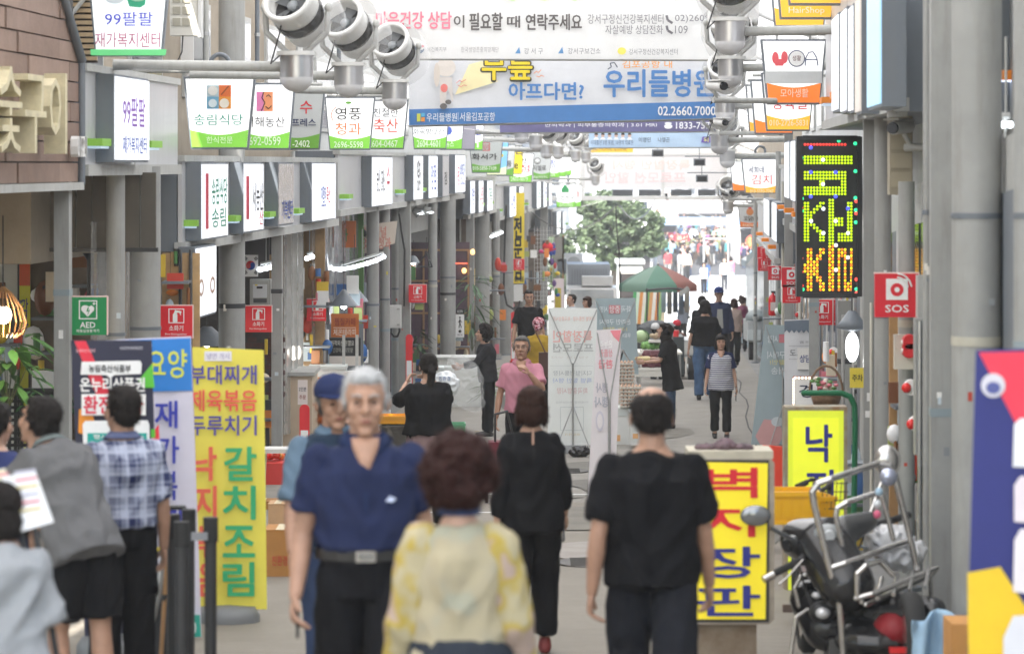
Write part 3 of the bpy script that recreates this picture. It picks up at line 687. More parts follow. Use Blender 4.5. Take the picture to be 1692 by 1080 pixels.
# ---------------------------------------------------------------- tapered hanging signs
GB, OB, YB = '#7ac142', '#ee7b2e', '#f6b63c'
def tapered(label, px0, px1, y0, y1, s, body, band, prints, ring=False, lit=True, grp=None, arc=True, side='L', bandh=.27):
    cx = (px0+px1)/2; root = thing('hanging_sign', label, 'sign', W(cx, y1, s), 0, grp)
    w = (px1-px0)/2; h = y1-y0; tp = .80
    def P(u, v): return ((u*w*(tp+(1-tp)*v))/s, v*h/s)   # u -1..1 , v 0..1
    b = MB(); b.prism([P(-1, 0), P(1, 0), P(1, 1), P(-1, 1)], 0, .11); b.obj('case', GREYD, root)
    k = .945
    b = MB(); b.prism([(P(-k, .03)), (P(k, .03)), P(k, .97), P(-k, .97)], -.008, -.001); b.obj('face', LIT(body) if lit else C(body), root)
    if band:
        pts = [P(-k, .03), P(k, .03)]+[P(k-2*k*i/10, bandh-(.07*math.sin(PI*i/10) if arc else 0)) for i in range(11)]
        b = MB(); b.prism(pts, -.012, -.009); b.obj('colour_band', LIT(band, .3) if lit else C(band), root)
    items(root, cx, y1, s, prints, y=-.013)
    b = MB(); z = h/s+.06
    x1 = (-1 if side == 'L' else 1)*(w/s+.5)
    b.cyl((x1, .05, z), ((-1 if side == 'R' else 1)*w/s*.9, .05, z), .022, .022, 8); b.cyl((-w/s*.5, .05, h/s), (-w/s*.5, .05, z), .012, n=6); b.cyl((w/s*.5, .05, h/s), (w/s*.5, .05, z), .012, n=6)
    b.obj('hanger_bar', GREYL, root)
    if ring:
        b = MB(); b.tube([(.09*math.cos(t*PI/8), .05, z+.07+.09*math.sin(t*PI/8)) for t in range(17)], .022, 8); b.obj('ring', GREYD, root)
    return root
T_ = lambda st, x0, y0, x1, y1, c, bd=.02, mi=False: ('t', st, x0, y0, x1, y1, C(c), bd, mi)
r = tapered('white and green restaurant sign with a food picture, largest of the left row', 303, 422, 127, 247, 170, '#fbfcfd', GB,
        [('p', rect(342, 141, 362, 160), C('#cfe3ea')), ('p', rect(362, 141, 382, 160), C('#ee7b3a')), ('p', rect(342, 160, 362, 180), C('#7fb9d8')), ('p', rect(362, 160, 382, 180), C('#f3a23e')),
         ('e', 352, 150, 8, 8, C('#f3f3ee')), ('e', 371, 171, 8, 8, C('#f7efe0')), ('e', 352, 171, 7, 7, C('#dfeef4')), ('l', [(366, 157), (378, 143)], 2, C('#a8552e')),
         T_('송림식당', 321, 189, 402, 207, '#2a9a83', .005), T_('한식전문', 342, 226, 385, 237, '#e8ffd8')], ring=True)
tapered('second tapered sign with pink and orange smiling-face squares', 392, 488, 137, 248, 152, '#fbfcfd', GB,
        [('p', rect(424, 152, 436, 184), C('#f08ac0')), ('p', rect(436, 152, 451, 184), C('#f6a070')), ('l', [(436, 152), (433, 162), (438, 170), (432, 184)], 1.5, cK), ('l', [(440, 160), (444, 157), (448, 161)], 1.2, cK), ('l', [(439, 176), (444, 180), (449, 175)], 1.2, cK),
         T_('서해농산', 405, 193, 471, 210, '#23242c', .008), T_('2692-0599', 405, 226, 464, 240, '#ecffe0')])
tapered('grey unlit tapered sign with red syllable above navy lettering', 446, 537, 148, 248, 140, '#c4c8c8', '#6fae3c',
        [T_('수', 496, 167, 516, 188, '#d6313f'), T_('익스프레스', 455, 196, 522, 209, '#23305e', .025), T_('2601-2402', 458, 232, 512, 243, '#f2ffe8')], lit=False)
tapered('tapered sign of a fruit shop with black and orange lettering and a leaf', 536, 620, 160, 248, 126, '#fdfdfd', GB,
        [T_('영풍', 554, 178, 597, 198, '#33302e', .012), T_('청과', 554, 203, 597, 223, '#ef8a4c', .012), ('l', [(556, 176), (549, 184), (547, 192), (551, 201)], 1.4, C('#e9a28a')), ('e', 576, 170, 5, 2, C('#74b84a')), T_('2696-5598', 552, 234, 600, 244, '#f2ffe8')])
tapered('tapered butcher sign with pale red lower lettering behind the fruit shop sign', 596, 675, 165, 247, 113, '#fdfdfd', GB,
        [T_('친절한', 617, 179, 658, 193, '#3c4450', .01), T_('축산', 617, 196, 658, 219, '#ee6a5c', .012), T_('2604-0467', 609, 232, 657, 243, '#f2ffe8')])
tapered('tapered rice-mill sign partly hidden by the blue hospital banner', 677, 744, 170, 247, 99, '#fdfdfd', GB, [T_('화곡방앗간', 683, 212, 734, 223, '#303a46', .008), T_('2604-4601', 689, 232, 727, 243, '#f2ffe8')])
tapered('narrow visible green-banded sign with a blue dot left of the grey one', 722, 768, 176, 248, 93, '#fdfdfd', GB, [('e', 741, 216, 6, 7, C('#5a78d8')), T_('뉴스', 736, 234, 750, 243, '#f2ffe8')])
tapered('plain grey-violet tapered sign without lettering', 750, 788, 182, 248, 87, '#a9a6b4', None, [], lit=False)
tapered('small green-banded sign with one blue syllable', 765, 801, 186, 249, 82, '#fdfdfd', GB, [T_('떠', 787, 212, 794, 228, '#3d55b8'), T_('1', 788, 236, 791, 244, '#f2ffe8')])
tapered('grey tapered bookshop sign with brush lettering and a red stamp', 774, 832, 228, 286, 77, '#c4cac8', '#77bb4c',
        [('l', [(797, 236), (809, 236), (809, 249), (797, 249), (797, 236)], 1, C('#d34b48')), T_('독립서점', 798, 238, 808, 248, '#d34b48', .01), T_('화서가', 780, 254, 821, 264, '#2a2c2e', .03), T_('010-5850-7109', 781, 275, 820, 281, '#f2ffe8')], lit=False)
tapered('blue tapered sign with yellow patch behind the bookshop sign', 800, 841, 234, 290, 73, '#7fb8e6', '#e8f4c0', [('e', 829, 257, 3, 3, C('#f4e46a'))])
tapered('light grey tapered sign with one black syllable', 817, 852, 238, 291, 70, '#dfe2e2', '#77bb4c', [T_('품', 837, 266, 845, 275, '#333333')], lit=False)
tapered('yellow and black tapered sign between grey and white ones', 838, 865, 244, 288, 67, '#f2dc35', None, [T_('리', 853, 246, 863, 258, '#3c2e6a', .03), T_('e', 850, 270, 856, 279, '#222222', .03)])
tapered('white tapered sign with a red syllable below a dark one', 837, 883, 253, 302, 64.5, '#fdfdfd', GB, [T_('앙', 858, 261, 871, 271, '#333d4a'), T_('점', 858, 272, 875, 284, '#e0525c'), T_('2602-0079', 844, 292, 872, 299, '#f2ffe8')])
tapered('grey tapered cafe sign with a smiling sun face', 878, 912, 250, 297, 61, '#d3d8d8', '#77bb4c', [('e', 888, 266, 5.5, 5.5, cK), ('e', 888, 266, 4.4, 4.4, C('#e4e8e8')), ('l', [(885, 267), (888, 270), (891, 267)], .8, cK), T_('지엘로', 881, 273, 902, 282, '#333333', .01), T_('과일/커피/주스', 881, 290, 905, 295, '#f2ffe8')], lit=False)
tapered('white tapered sign with blue lettering right of the cafe sign', 905, 927, 256, 294, 58, '#fdfdfd', GB, [T_('점', 910, 264, 917, 277, '#4460c0'), T_('226', 909, 286, 917, 291, '#f2ffe8')])
tapered('slim white and green sign behind the small spotlights', 918, 937, 256, 292, 56, '#fdfdfd', GB, [T_('화', 921, 265, 926, 274, '#2a9a6a')])
tapered('slimmest green-banded sign at the end of its row', 926, 946, 254, 290, 54, '#fdfdfd', GB, [T_('곡', 930, 264, 935, 273, '#d65a7a')])
tapered('small white kimbap sign with a green castle emblem at the arcade mouth', 916, 954, 305, 343, 52, '#fbfffb', GB, [('p', [(928, 318), (940, 318), (940, 312), (937, 308), (934, 305), (931, 308), (928, 312)], C('#2fa35f'), 'emblem'), T_('김밥천국', 919, 323, 949, 331, '#3a4450', .01), T_('2692-5955', 924, 336, 946, 341, '#f2ffe8')])
tapered('narrow white sign with a red stroke behind the kimbap sign', 940, 962, 306, 342, 50, '#fdfdfd', GB, [T_('I', 954, 316, 956, 326, '#d6313f')])
tapered('large white and green elder-care sign at the top left with blue and red lettering', 143, 282, -60, 93, 205, '#f2f8fa', None,
        [('e', 190, -2, 16, 9, C('#d9e4ea')), ('p', [(206, -14), (243, -14), (240, 8), (232, 13), (214, 11)], C('#2fae86'), 'emblem'), ('e', 228, -2, 12, 5, C('#9cd8b8')), T_('99팔팔', 174, 20, 253, 43, '#4a4fd0', .012), T_('재가복지센터', 158, 54, 265, 79, '#b8557e', .008), ('p', [(151, 92), (274, 92), (276, 82), (150, 82)], LIT('#5fbf7a', .3))], lit=True)
# right row
tapered('household goods sign in white, grey and orange with round letters, right of the lamps', 1257, 1366, 65, 173, 158, '#fcfcfd', OB,
        [('p', rect(1264, 118, 1358, 138), C('#d3d7d8')), ('e', 1281, 96, 5.5, 10, C('#f2656e')), ('e', 1296, 95, 5.5, 10, C('#f2656e')), ('p', [(1277, 98), (1300, 98), (1293, 109), (1281, 109)], C('#f2656e')), ('e', 1316, 97, 14, 14, C('#2a3a66')), ('e', 1316, 97, 12.4, 12.4, C('#fbfbfb')), T_('생활', 1309, 92, 1323, 101, '#8a6a6a', .005),
         ('l', [(1330, 109), (1331, 96), (1336, 87), (1343, 86), (1349, 96), (1351, 109)], 1.7, C('#2a3a66')), ('l', [(1331, 99), (1350, 99)], 1.7, C('#2a3a66')), T_('모아생활', 1289, 147, 1335, 161, '#ffe9d8', .01)], bandh=.33, side='R')
tapered('white and amber tapered sign with a phone number below the household goods sign', 1258, 1347, 120, 217, 141, '#fdfdfd', YB, [T_('정육필', 1275, 160, 1333, 181, '#e2525a', .015), T_('010-2726-5831', 1271, 198, 1334, 208, '#fff4d8')], side='R')
tapered('amber banded sign behind the phone-number one, left edge showing', 1240, 1318, 132, 222, 128, '#fdfdfd', OB, [], side='R')
tapered('farther white sign whose blue-rimmed edge shows above the dark one', 1232, 1300, 140, 224, 120, '#fdfdfd', YB, [], side='R')
tapered('amber hair shop sign at the top right under the highest one', 1279, 1385, -80, 32, 165, '#fdfdfd', YB, [T_('HairShop', 1303, 12, 1362, 25, '#fff4e0', .01)], side='R', bandh=.33)
tapered('highest amber tapered sign cut by the top edge', 1293, 1408, -110, 9, 176, '#fdfdfd', YB, [], side='R', bandh=.3)
tapered('lower amber tapered sign peeking out under the hair shop sign', 1270, 1372, -60, 45, 150, '#fdfdfd', YB, [], side='R', bandh=.3)
tapered('white kimchi shop sign with navy and red lettering', 1225, 1288, 262, 320, 92, '#fdfdfd', YB, [T_('세희네', 1237, 275, 1262, 286, '#2c3c6e', .02), T_('김치', 1242, 289, 1275, 305, '#ef6a66', .01), ('l', [(1268, 280), (1274, 278), (1278, 283), (1276, 290), (1270, 291)], 1, C('#c8ccd0')), T_('010-5593-7747', 1239, 313, 1278, 319, '#fff4d8')], side='R', ring=True, bandh=.22)
tapered('orange and white sign slipping out behind the kimchi sign', 1206, 1252, 266, 316, 84, '#fdfdfd', OB, [], side='R')
tapered('small grey and orange fried chicken shop sign near the arcade mouth', 1219, 1260, 338, 376, 62, '#c8cacb', OB, [('e', 1239, 350, 6, 6, C('#c9804a')), ('p', [(1236, 345), (1242, 345), (1241, 341), (1239, 343), (1237, 341)], C('#d63a3a')), ('l', [(1243, 351), (1249, 347)], 2, C('#c9804a')), T_('꼬닭EU', 1229, 357, 1252, 365, '#3a2c10', .03), T_('010-8674-8291', 1227, 370, 1250, 374, '#fff4d8')], side='R', ring=True, lit=False)

strip('road', lambda y: -2+.06*y-3.2, lambda y: .06*y+6.5, 178, 420, .012, M('painted_lane_shade', (.06, .06, .062), rough=.9, var=.2), 20)  # dark strip: canopy shade over the far lane, painted into the road colour
t = thing('louvre_screen', 'brown slatted louvre screen above the clad facade with a grey diagonal brace', 'louvre', W(122, 100, 190))
for i in range(13): b = MB(); b.b2(-.16, .2, 0, .05, i*.052, i*.052+.034); b.obj('slat', M('brown_slat', srgb('#a89272'), rough=.6, var=.15), t)
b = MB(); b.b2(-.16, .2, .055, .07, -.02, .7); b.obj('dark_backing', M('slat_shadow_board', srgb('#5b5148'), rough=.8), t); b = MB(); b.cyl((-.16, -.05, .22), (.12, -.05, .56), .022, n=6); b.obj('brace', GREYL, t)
t = thing('air_conditioner', 'cream air conditioner box with a dangling cable right of the elder-care sign', 'air conditioner', W(306, 62, 158)); b = MB(); b.b2(-.16, .13, 0, .25, .02, .5); b.obj('case', C('#d8d6cd'), t); b = MB(); b.b2(.135, .165, -.02, .25, 0, .5); b.obj('side_flange', WHT, t)
for i in range(2):
    for j in range(3): b = MB(); b.b2(-.13+i*.1, -.05+i*.1, -.012, -.001, .12+j*.12, .2+j*.12); b.obj('grille_panel', C('#a9a596'), t)
b = MB(); b.tube([(-.03, .05, .02), (-.04, .05, -.15), (-.11, .05, -.3)], .008, 5); b.obj('cable', DKM, t)
t = thing('blank_signboard', 'blank white panel behind the air conditioner above the first fascia', 'panel', W(290, 108, 150)); b = MB(); b.b2(-.18, .2, 0, .03, 0, .4); b.obj('sheet', C('#e8e8e8'), t)
for i, (x, w_) in enumerate(((340, 5), (425, 4), (505, 5), (560, 4))):
    t = thing('conduit', ['conduit left of the tall round column', 'conduit right of the tall round column behind the first fan lamp', 'conduit behind the second fan lamp', 'thin conduit behind the third fan lamp'][i], 'pipe', W(x, 118, 148-i*4)); b = MB(); b.cyl((0, 0, 0), (0, 0, 1.3), w_/150, n=8); b.obj('pipe', (GREYL, GREYD)[i % 2], t); b = MB(); b.cyl((0, 0, .4), (0, 0, .44), w_/120, n=8); b.obj('clamp', STEEL, t)

# floor marks: repair patches, drain covers, litter
pm = [M('patch_%d' % i, srgb(h), rough=.9, var=.15, sc=3, bump=.3) for i, h in enumerate(('#77736b', '#96908a', '#6b6862'))]
rs = random.Random(5)
for i in range(13):
    D = rs.uniform(17, 62); x = LX(D)+rs.uniform(.8, 5.2); w_ = rs.uniform(.3, .9); l_ = rs.uniform(.4, 1.6); b = MB(); P = []
    for q in range(14):
        a = 2*PI*q/14; rr_ = 1+rs.uniform(-.22, .22); yy = D+l_*math.sin(a)*rr_; P.append((x+w_*math.cos(a)*rr_, yy, gz(yy)+.0105+.0004*i))
    b.add(P, [tuple(range(14))]); struct(b.obj('road_patch', pm[i % 3]))
for i, (px, s) in enumerate(((985, 215), (930, 140), (1130, 128), (1040, 96))):
    t = thing('drain_cover', ['round iron drain cover between the two black-clad walkers', 'round iron drain cover by the foot of the X-banners', 'square-ribbed drain cover near the egg stall', 'far drain cover beside the produce stall'][i], 'drain cover', G(px, s, .012)); b = MB(); b.cyl((0, 0, 0), (0, 0, .012), .3, n=28); b.obj('cover', M('cast_iron', (.07, .065, .06), rough=.6, metal=.4, var=.3, sc=12), t)
    for q in range(6): b = MB(); b.box(0, -.2+q*.08, .015, .4, .02, .006); b.obj('raised_rib', M('cast_iron'), t)
for i in range(14):
    D = rs.uniform(18, 60); x = LX(D)+rs.choice([rs.uniform(.2, 1.2), rs.uniform(5.0, 6.0), rs.uniform(1, 5)]); b = MB(); b.box(0, 0, .004, rs.uniform(.04, .09), rs.uniform(.04, .1), .006); o = b.obj('litter_scrap', C(rs.choice(['#e4e0d6', '#c8b48a', '#8a7a5a', '#d8d8d8'])), None); o.location = (x, D, gz(D)+.014); o.rotation_euler = (0, 0, rs.uniform(0, 3)); o['kind'] = 'stuff'
# ---------------------------------------------------------------- banners across the street
def banner(label, cor, s, mat, prints, poles=True, rot=0):
    (x0, y0), (x1, y1), (x2, y2), (x3, y3) = cor      # tl tr br bl
    cx = (x0+x3)/2; cy = y3; root = thing('street_banner', label, 'banner', W(cx, cy, s), 0, 'banners hung across the street')
    N = 24; V = []
    for i in range(N+1):
        u = i/N
        for j in range(7):
            v = j/6; x = (x3+(x2-x3)*u)*(1-v)+(x0+(x1-x0)*u)*v; y = (y3+(y2-y3)*u)*(1-v)+(y0+(y1-y0)*u)*v
            V.append(((x-cx)/s, .02*math.sin(u*23+v*3)*math.sin(v*3), -(y-cy)/s))
    b = MB(); b.add(V, [(i*7+j, (i+1)*7+j, (i+1)*7+j+1, i*7+j+1) for i in range(N) for j in range(6)], True); b.obj('cloth', mat, root)
    items(root, cx, cy, s, prints, y=-.024)
    b = MB()
    if poles: b.cyl(((x3-cx)/s, .03, 0), ((x2-cx)/s, .03, -(y2-cy)/s), .022, n=8)
    b.cyl(((x0-cx)/s, .03, -(y0-cy)/s), ((x1-cx)/s, .03, -(y1-cy)/s), .022, n=8); b.obj('support_bar', GREYL, root)
    for (a, c) in ((x0, y0), (x3, y3)):
        b = MB(); b.cyl(((a-cx)/s, .03, -(c-cy)/s), ((1146-4.9*s-cx)/s, .03, -(c-14-cy)/s), .006, n=5); b.obj('rope', WHT, root)
    for (a, c) in ((x1, y1), (x2, y2)):
        b = MB(); b.cyl(((a-cx)/s, .03, -(c-cy)/s), ((1146+1.4*s-cx)/s, .03, -(c-14-cy)/s), .006, n=5); b.obj('rope', WHT, root)
    return root
BW = C('#dededd', trans=.3)
tk, kg = '#3f3d42', '#e0455a'
banner('white mental health counselling banner, frontmost of the banners, with pink and grey lettering', [(575, -120), (1262, -120), (1250, 99), (588, 97)], 122, BW,
       [T_('마음건강 상담', 622, 20, 746, 48, '#f08095', .03), T_('이', 750, 26, 767, 46, '#55504f', .03), T_('필요할', 776, 22, 830, 50, '#55504f', .03), T_('때', 838, 27, 859, 46, '#55504f', .03), T_('연락주세요', 869, 24, 961, 50, '#55504f', .03),
        T_('강서구정신건강복지센터', 971, 24, 1096, 40, '#77757a', .004), T_('02)2600-5926', 1115, 25, 1213, 39, '#77757a', .004), T_('자살예방 상담전화', 1000, 42, 1095, 57, '#77757a', .004), T_('109', 1115, 43, 1136, 56, '#77757a', .004),
        ('l', [(1101, 26), (1103, 34), (1111, 39)], 4, C('#66646a')), ('l', [(1101, 43), (1103, 51), (1111, 56)], 4, C('#66646a')),
        ('e', 693, 82, 8, 7, C('#36557a')), ('e', 696, 79, 5, 4, C('#dededd')), ('e', 697, 77, 4.5, 2.2, C('#d87a84')), T_('보건복지부', 706, 78, 738, 86, '#8a8a8e', .002), T_('한국생명존중희망재단', 762, 78, 824, 87, '#8f8d90', .002),
        ('p', [(851, 89), (858, 78), (860, 89)], C('#5a8fc0'), 'emblem'), T_('강 서 구', 866, 80, 897, 90, '#77777c', .006), ('p', [(922, 89), (929, 78), (931, 89)], C('#5a8fc0'), 'emblem'), T_('강서구보건소', 938, 80, 992, 90, '#77777c', .006),
        ('e', 1027, 85, 7, 6, C('#e8d860')), T_('강서구정신건강복지센터', 1039, 81, 1119, 91, '#77777c', .004),
        ('p', [(830, -2), (848, 3), (862, -4)], C('#bfe0a0')), ('p', [(880, -2), (900, 3), (915, -4)], C('#cfe2b0')), ('p', [(935, -2), (950, 3), (962, -4)], C('#c2dca8'))])
HB = '#4f86c6'
banner('wide blue and white knee hospital banner with a drawing of an aching leg', [(676, 60), (1201, 60), (1201, 196), (676, 208)], 112, C('#dcdee2', trans=.25),
       [('p', [(676, 207), (1200, 195), (1200, 167), (676, 181)], C(HB)), T_('우리들병원', 705, 187, 755, 201, '#eaf2ff', .02), T_('서울김포공항', 760, 186, 818, 200, '#eaf2ff', .02), ('l', [(757, 186), (757, 200)], .8, C('#d8e6ff')), ('p', rect(689, 188, 695, 201), C('#d6dc5a'), 'emblem'), ('p', rect(696, 194, 702, 201), C('#ef9a4a'), 'emblem'), ('p', rect(696, 187, 702, 193), C('#5fb6e0'), 'emblem'),
        T_('02.2660.7000', 1087, 176, 1182, 191, '#f6f8ff', .03),
        T_('아프다면?', 841, 137, 964, 165, HB, .04), T_('우리들병원', 998, 116, 1178, 160, HB, .035),
        ('p', [(752, 157), (823, 135), (797, 101), (775, 107)], C('#f8edbb')), T_('무릎', 796, 88, 880, 134, '#33352c', .07), T_('무릎', 797, 89, 879, 132, '#f3d92c', .03), T_('김포공항 내', 1028, 100, 1110, 113, '#f3a64a', .02), ('l', [(1004, 115), (1010, 111), (1008, 105), (1015, 104), (1020, 112)], 1.6, C('#2a3c50')),
        ('e', 737, 112, 16, 15, C('#e5ddd5'), 'drawing'), ('e', 722, 124, 5, 20, C('#dcd2c8'), 'drawing'), ('p', [(727, 171), (737, 171), (739, 140), (747, 168), (745, 168), (749, 168), (747, 128), (727, 128)], C('#ded7d2'), 'drawing'), ('e', 734, 146, 6, 7, C('#f0857e'), 'drawing'), ('e', 733, 176, 6, 5, C('#6d6a68'), 'drawing'), ('e', 741, 169, 5, 4, C('#6d6a68'), 'drawing'),
        ('l', [(754, 138), (760, 133), (763, 136), (770, 132)], 1, C('#e07a72')), ('l', [(756, 141), (762, 144), (766, 141), (772, 142)], 1, C('#e07a72')), ('l', [(882, 122), (887, 118), (889, 121), (894, 116)], 1.2, C('#ee9a62')), ('l', [(886, 126), (891, 128), (894, 125), (899, 127)], 1.2, C('#ee9a62'))])
banner('purple medical clinic banner showing below the hospital banner', [(826, 190), (1192, 186), (1192, 217), (826, 219)], 92, C('#6a6790', trans=.15), [T_('한의학과 | 피부통증의학과 | 3.01 MRI', 900, 203, 1085, 211, '#f0f0f8', .015), T_('1833-7575', 1117, 202, 1180, 213, '#f4f4fb', .025), ('e', 1104, 209, 7, 4, C('#f4f4fb')), ('e', 1104, 204, 6, 2, C('#f4f4fb'))])
pk = [('e', 985+i*11, 224, 3, 3.4, C('#e6c8b6'), 'portrait') for i in range(6)]+[('p', [(980+i*11, 231), (990+i*11, 231), (987+i*11, 227), (983+i*11, 227)], C('#f2f6fb'), 'portrait') for i in range(6)]+[('p', [(982+i*11, 223), (988+i*11, 223), (987+i*11, 219.5), (983+i*11, 219.5)], C('#332a2a'), 'portrait') for i in range(6)]
banner('light blue banner with six small doctors in a row', [(973, 212), (1176, 212), (1176, 243), (973, 244)], 80, C('#b9d2ea', trans=.2), pk+[T_('이대출신 5명 포함, 10명의 의료진', 976, 232, 1046, 240, '#35507c', .01), T_('이영민', 1055, 227, 1075, 235, '#2c3a54', .02), T_('나영곤', 1087, 227, 1106, 235, '#2c3a54', .02), ('p', [(1158, 236), (1174, 236), (1176, 226), (1160, 226)], C('#6a54b0')), T_('외', 1162, 227, 1170, 235, '#f4f06a', .02)])
# ---------------------------------------------------------------- gate at the arcade mouth
sg = 46.5
gate = thing('arcade_gate', 'white frame with back-lit banner and rolled shutters closing off the arcade mouth', 'gate', W(1110, 385, sg))
def gbox(x0, x1, y0, y1, a, c, mat, nm): b = MB(); b.b2((x0-1110)/sg, (x1-1110)/sg, a, c, -(y1-385)/sg, -(y0-385)/sg); return b.obj(nm, mat, gate)
gbox(905, 1325, 324, 331, -.1, .3, WHT, 'beam'); gbox(905, 1325, 250, 256, -.05, .1, WHT, 'beam'); gbox(1093, 1098, 245, 325, -.04, .02, WHT, 'post')
gbox(957, 966, 256, 325, -.03, .05, WHT, 'post'); gbox(1196, 1202, 256, 325, -.03, .05, WHT, 'post')
bk = gbox(966, 1196, 256, 312, .03, .04, C('#f0eeee', trans=.7), 'banner_cloth')
for x0, x1 in ((1012, 1046), (1055, 1092), (1108, 1143), (1153, 1182), (1190, 1240)):
    f = gbox(x0, x1, 313, 323.5, -.09, .05, GREYD, 'louvre_frame')
    for q in range(3): b = MB(); b.b2((x0-1110+1)/sg, (x1-1110-1)/sg, -.11, -.092, (385-315.5-q*3)/sg-.018, (385-315.5-q*3)/sg+.012); b.obj('slat', C('#3c4046'), f)
items(gate, 1110, 385, sg, [T_('특장할인 행사', 1010, 264, 1140, 280, '#f0d9d2', .03, True), T_('프로모션 할인', 1000, 284, 1132, 302, '#ecd6d6', .04, True)], y=-.06)
# hanging frame: upper wall above the gate
gbox(905, 1325, 188, 249, .05, .12, C('#e9eaec', trans=.6), 'gable_sheet')
tp = thing('school_zone_sign', 'yellow school zone board above the arcade gate', 'sign', W(1013, 252, 50)); b = MB(); b.b2(-.78, .66, 0, .05, 0, .26); b.obj('board', C('#f6c83c'), tp)
items(tp, 1013, 252, 50, [T_('SCHOOL ZONE', 980, 242, 1036, 249, '#7a6a34', .01)], y=-.006)
# ---------------------------------------------------------------- ceiling lamp units with spotlights
CAN = M('anodised_can', (.50, .50, .51), rough=.3, metal=.85, var=.08, sc=2); DOME = M('frosted_dome', (.62, .62, .63), rough=.3, var=.05)
SHELL = M('spotlight_shell', (.66, .66, .64), rough=.4, var=.08); CLEAR = M('clear_acrylic', (.8, .8, .8), rough=.08, var=.03, alpha=.28)
def lamp_unit(label, px, py, s, side, yaw=0, grp='misting fan and lamp units over the lane'):
    """py = centre height of the silver can"""
    t = thing('fan_lamp', label, 'lamp', W(px, py, s), math.radians(yaw), grp)
    b = MB(); b.cyl((0, 0, -.09), (0, 0, .09), .138, n=28); b.obj('can', CAN, t)
    b = MB(); b.cyl((0, 0, .09), (0, 0, .125), .165, n=28); b.obj('rim', SHELL, t)
    b = MB(); b.ell((0, 0, -.09), (.137, .137, .128), 24, 8, -1, 0); b.obj('dome', DOME, t)
    for sx in (-1, 1):
        b = MB(); b.tube([(sx*.08, 0, .12), (sx*.25, 0, .28), (sx*.265, 0, .50)], .024, 8); b.ell((sx*.265, 0, .49), (.035, .045, .045), 10, 6); b.obj('bracket_arm', GREYL, t)
    T = Matrix.Translation((0, 0, .46)) @ Matrix.Rotation(math.radians(58), 4, 'X') @ Matrix.Rotation(math.radians(-18 if side == 'L' else -8), 4, 'Y')
    b = MB(); b.lathe([(.15, -.30), (.19, -.27), (.205, -.12), (.21, .10), (.225, .16), (.225, .20), (.185, .20), (.18, .15), (.17, .02), (.0, .02)], 28, ax=T); sh = b.obj('barrel', SHELL, t)
    b = MB(); b.lathe([(.212, -.10), (.218, -.08), (.218, .0), (.212, .02)], 28, ax=T); b.obj('steel_band', M('dark_band', (.12, .12, .12), rough=.2, metal=.8), sh)
    b = MB(); b.lathe([(.0, .035), (.175, .04)], 24, ax=T); b.obj('dark_throat', DKM, sh)
    b = MB()
    for i in range(5):
        if s > 140:
            if i: b.obj('fan_blade', C('#5c5f62', rough=.3), sh)
            b = MB()
        a = 2*PI*i/5; m = T @ Matrix.Rotation(a, 4, 'Z'); b.add([(.03, -.02, .06), (.16, -.055, .05), (.165, .05, .09), (.03, .03, .08)], [(0, 1, 2, 3)], False, m)
    b.obj('fan_blade', C('#5c5f62', rough=.3), sh)
    b = MB(); b.add(*ellp((0, 0, .08), (.05, .05, .035), T, 10), True); b.obj('fan_hub', C('#8b9094', rough=.3), sh)
    b = MB(); b.lathe([(.33, -.28), (.345, -.1), (.32, .04)], 28, ax=T); b.obj('clear_hood', CLEAR, t)
    sg_ = -1 if side == 'L' else 1; b = MB(); b.cyl((0, .10, .0), (sg_*(1.55 if side == 'L' else 1.05), .12, .02), .045, n=10); b.obj('wall_arm', GREYL, t)
    b = MB(); b.tube([(-.1, -.05, .12), (-.2, -.12, .02), (-.12, -.2, .26), (-.1, -.1, .42)], .007, 5); b.obj('cable', DKM, t)
    return t
LU = [(490, 110, 199, 'L'), (576, 125, 173, 'L'), (652, 150, 150, 'L'), (862, 219, 87, 'L'), (885, 232, 80, 'L'), (903, 247, 74, 'L'), (922, 249, 68, 'L'), (951, 256, 60, 'L'), (968, 258, 57, 'L'), (984, 296, 49, 'L'),
      (1206, 52, 184, 'R'), (1207, 112, 152, 'R'), (1198, 175, 122, 'R'), (1202, 258, 94, 'R'), (1203, 340, 66, 'R'), (1094+95, 232, 108, 'R')]
nm = ['nearest fan lamp on the left, barrel cut by the top edge', 'second left fan lamp in front of the white banner', 'third left fan lamp before the blue hospital banner corner', 'fourth left fan lamp, just under the hospital banner', 'fifth left fan lamp beside the bookshop sign',
      'sixth left fan lamp of the far cluster', 'seventh left fan lamp of the far cluster', 'eighth left fan lamp left of the doctors banner', 'ninth left fan lamp overlapping the eighth', 'farthest left fan lamp, tilted barrel at the gate corner',
      'nearest fan lamp on the right, in front of the phone number', 'second right fan lamp showing only can and dome below the white banner', 'right fan lamp half hidden by the bracket camera', 'right fan lamp above the kimchi sign row', 'small right fan lamp above the chicken sign', 'right fan lamp lost behind the end of the purple banner']
for (x, y, s, sd), l_ in zip(LU, nm): lamp_unit(l_, x, y, s, sd, random.uniform(-6, 6))
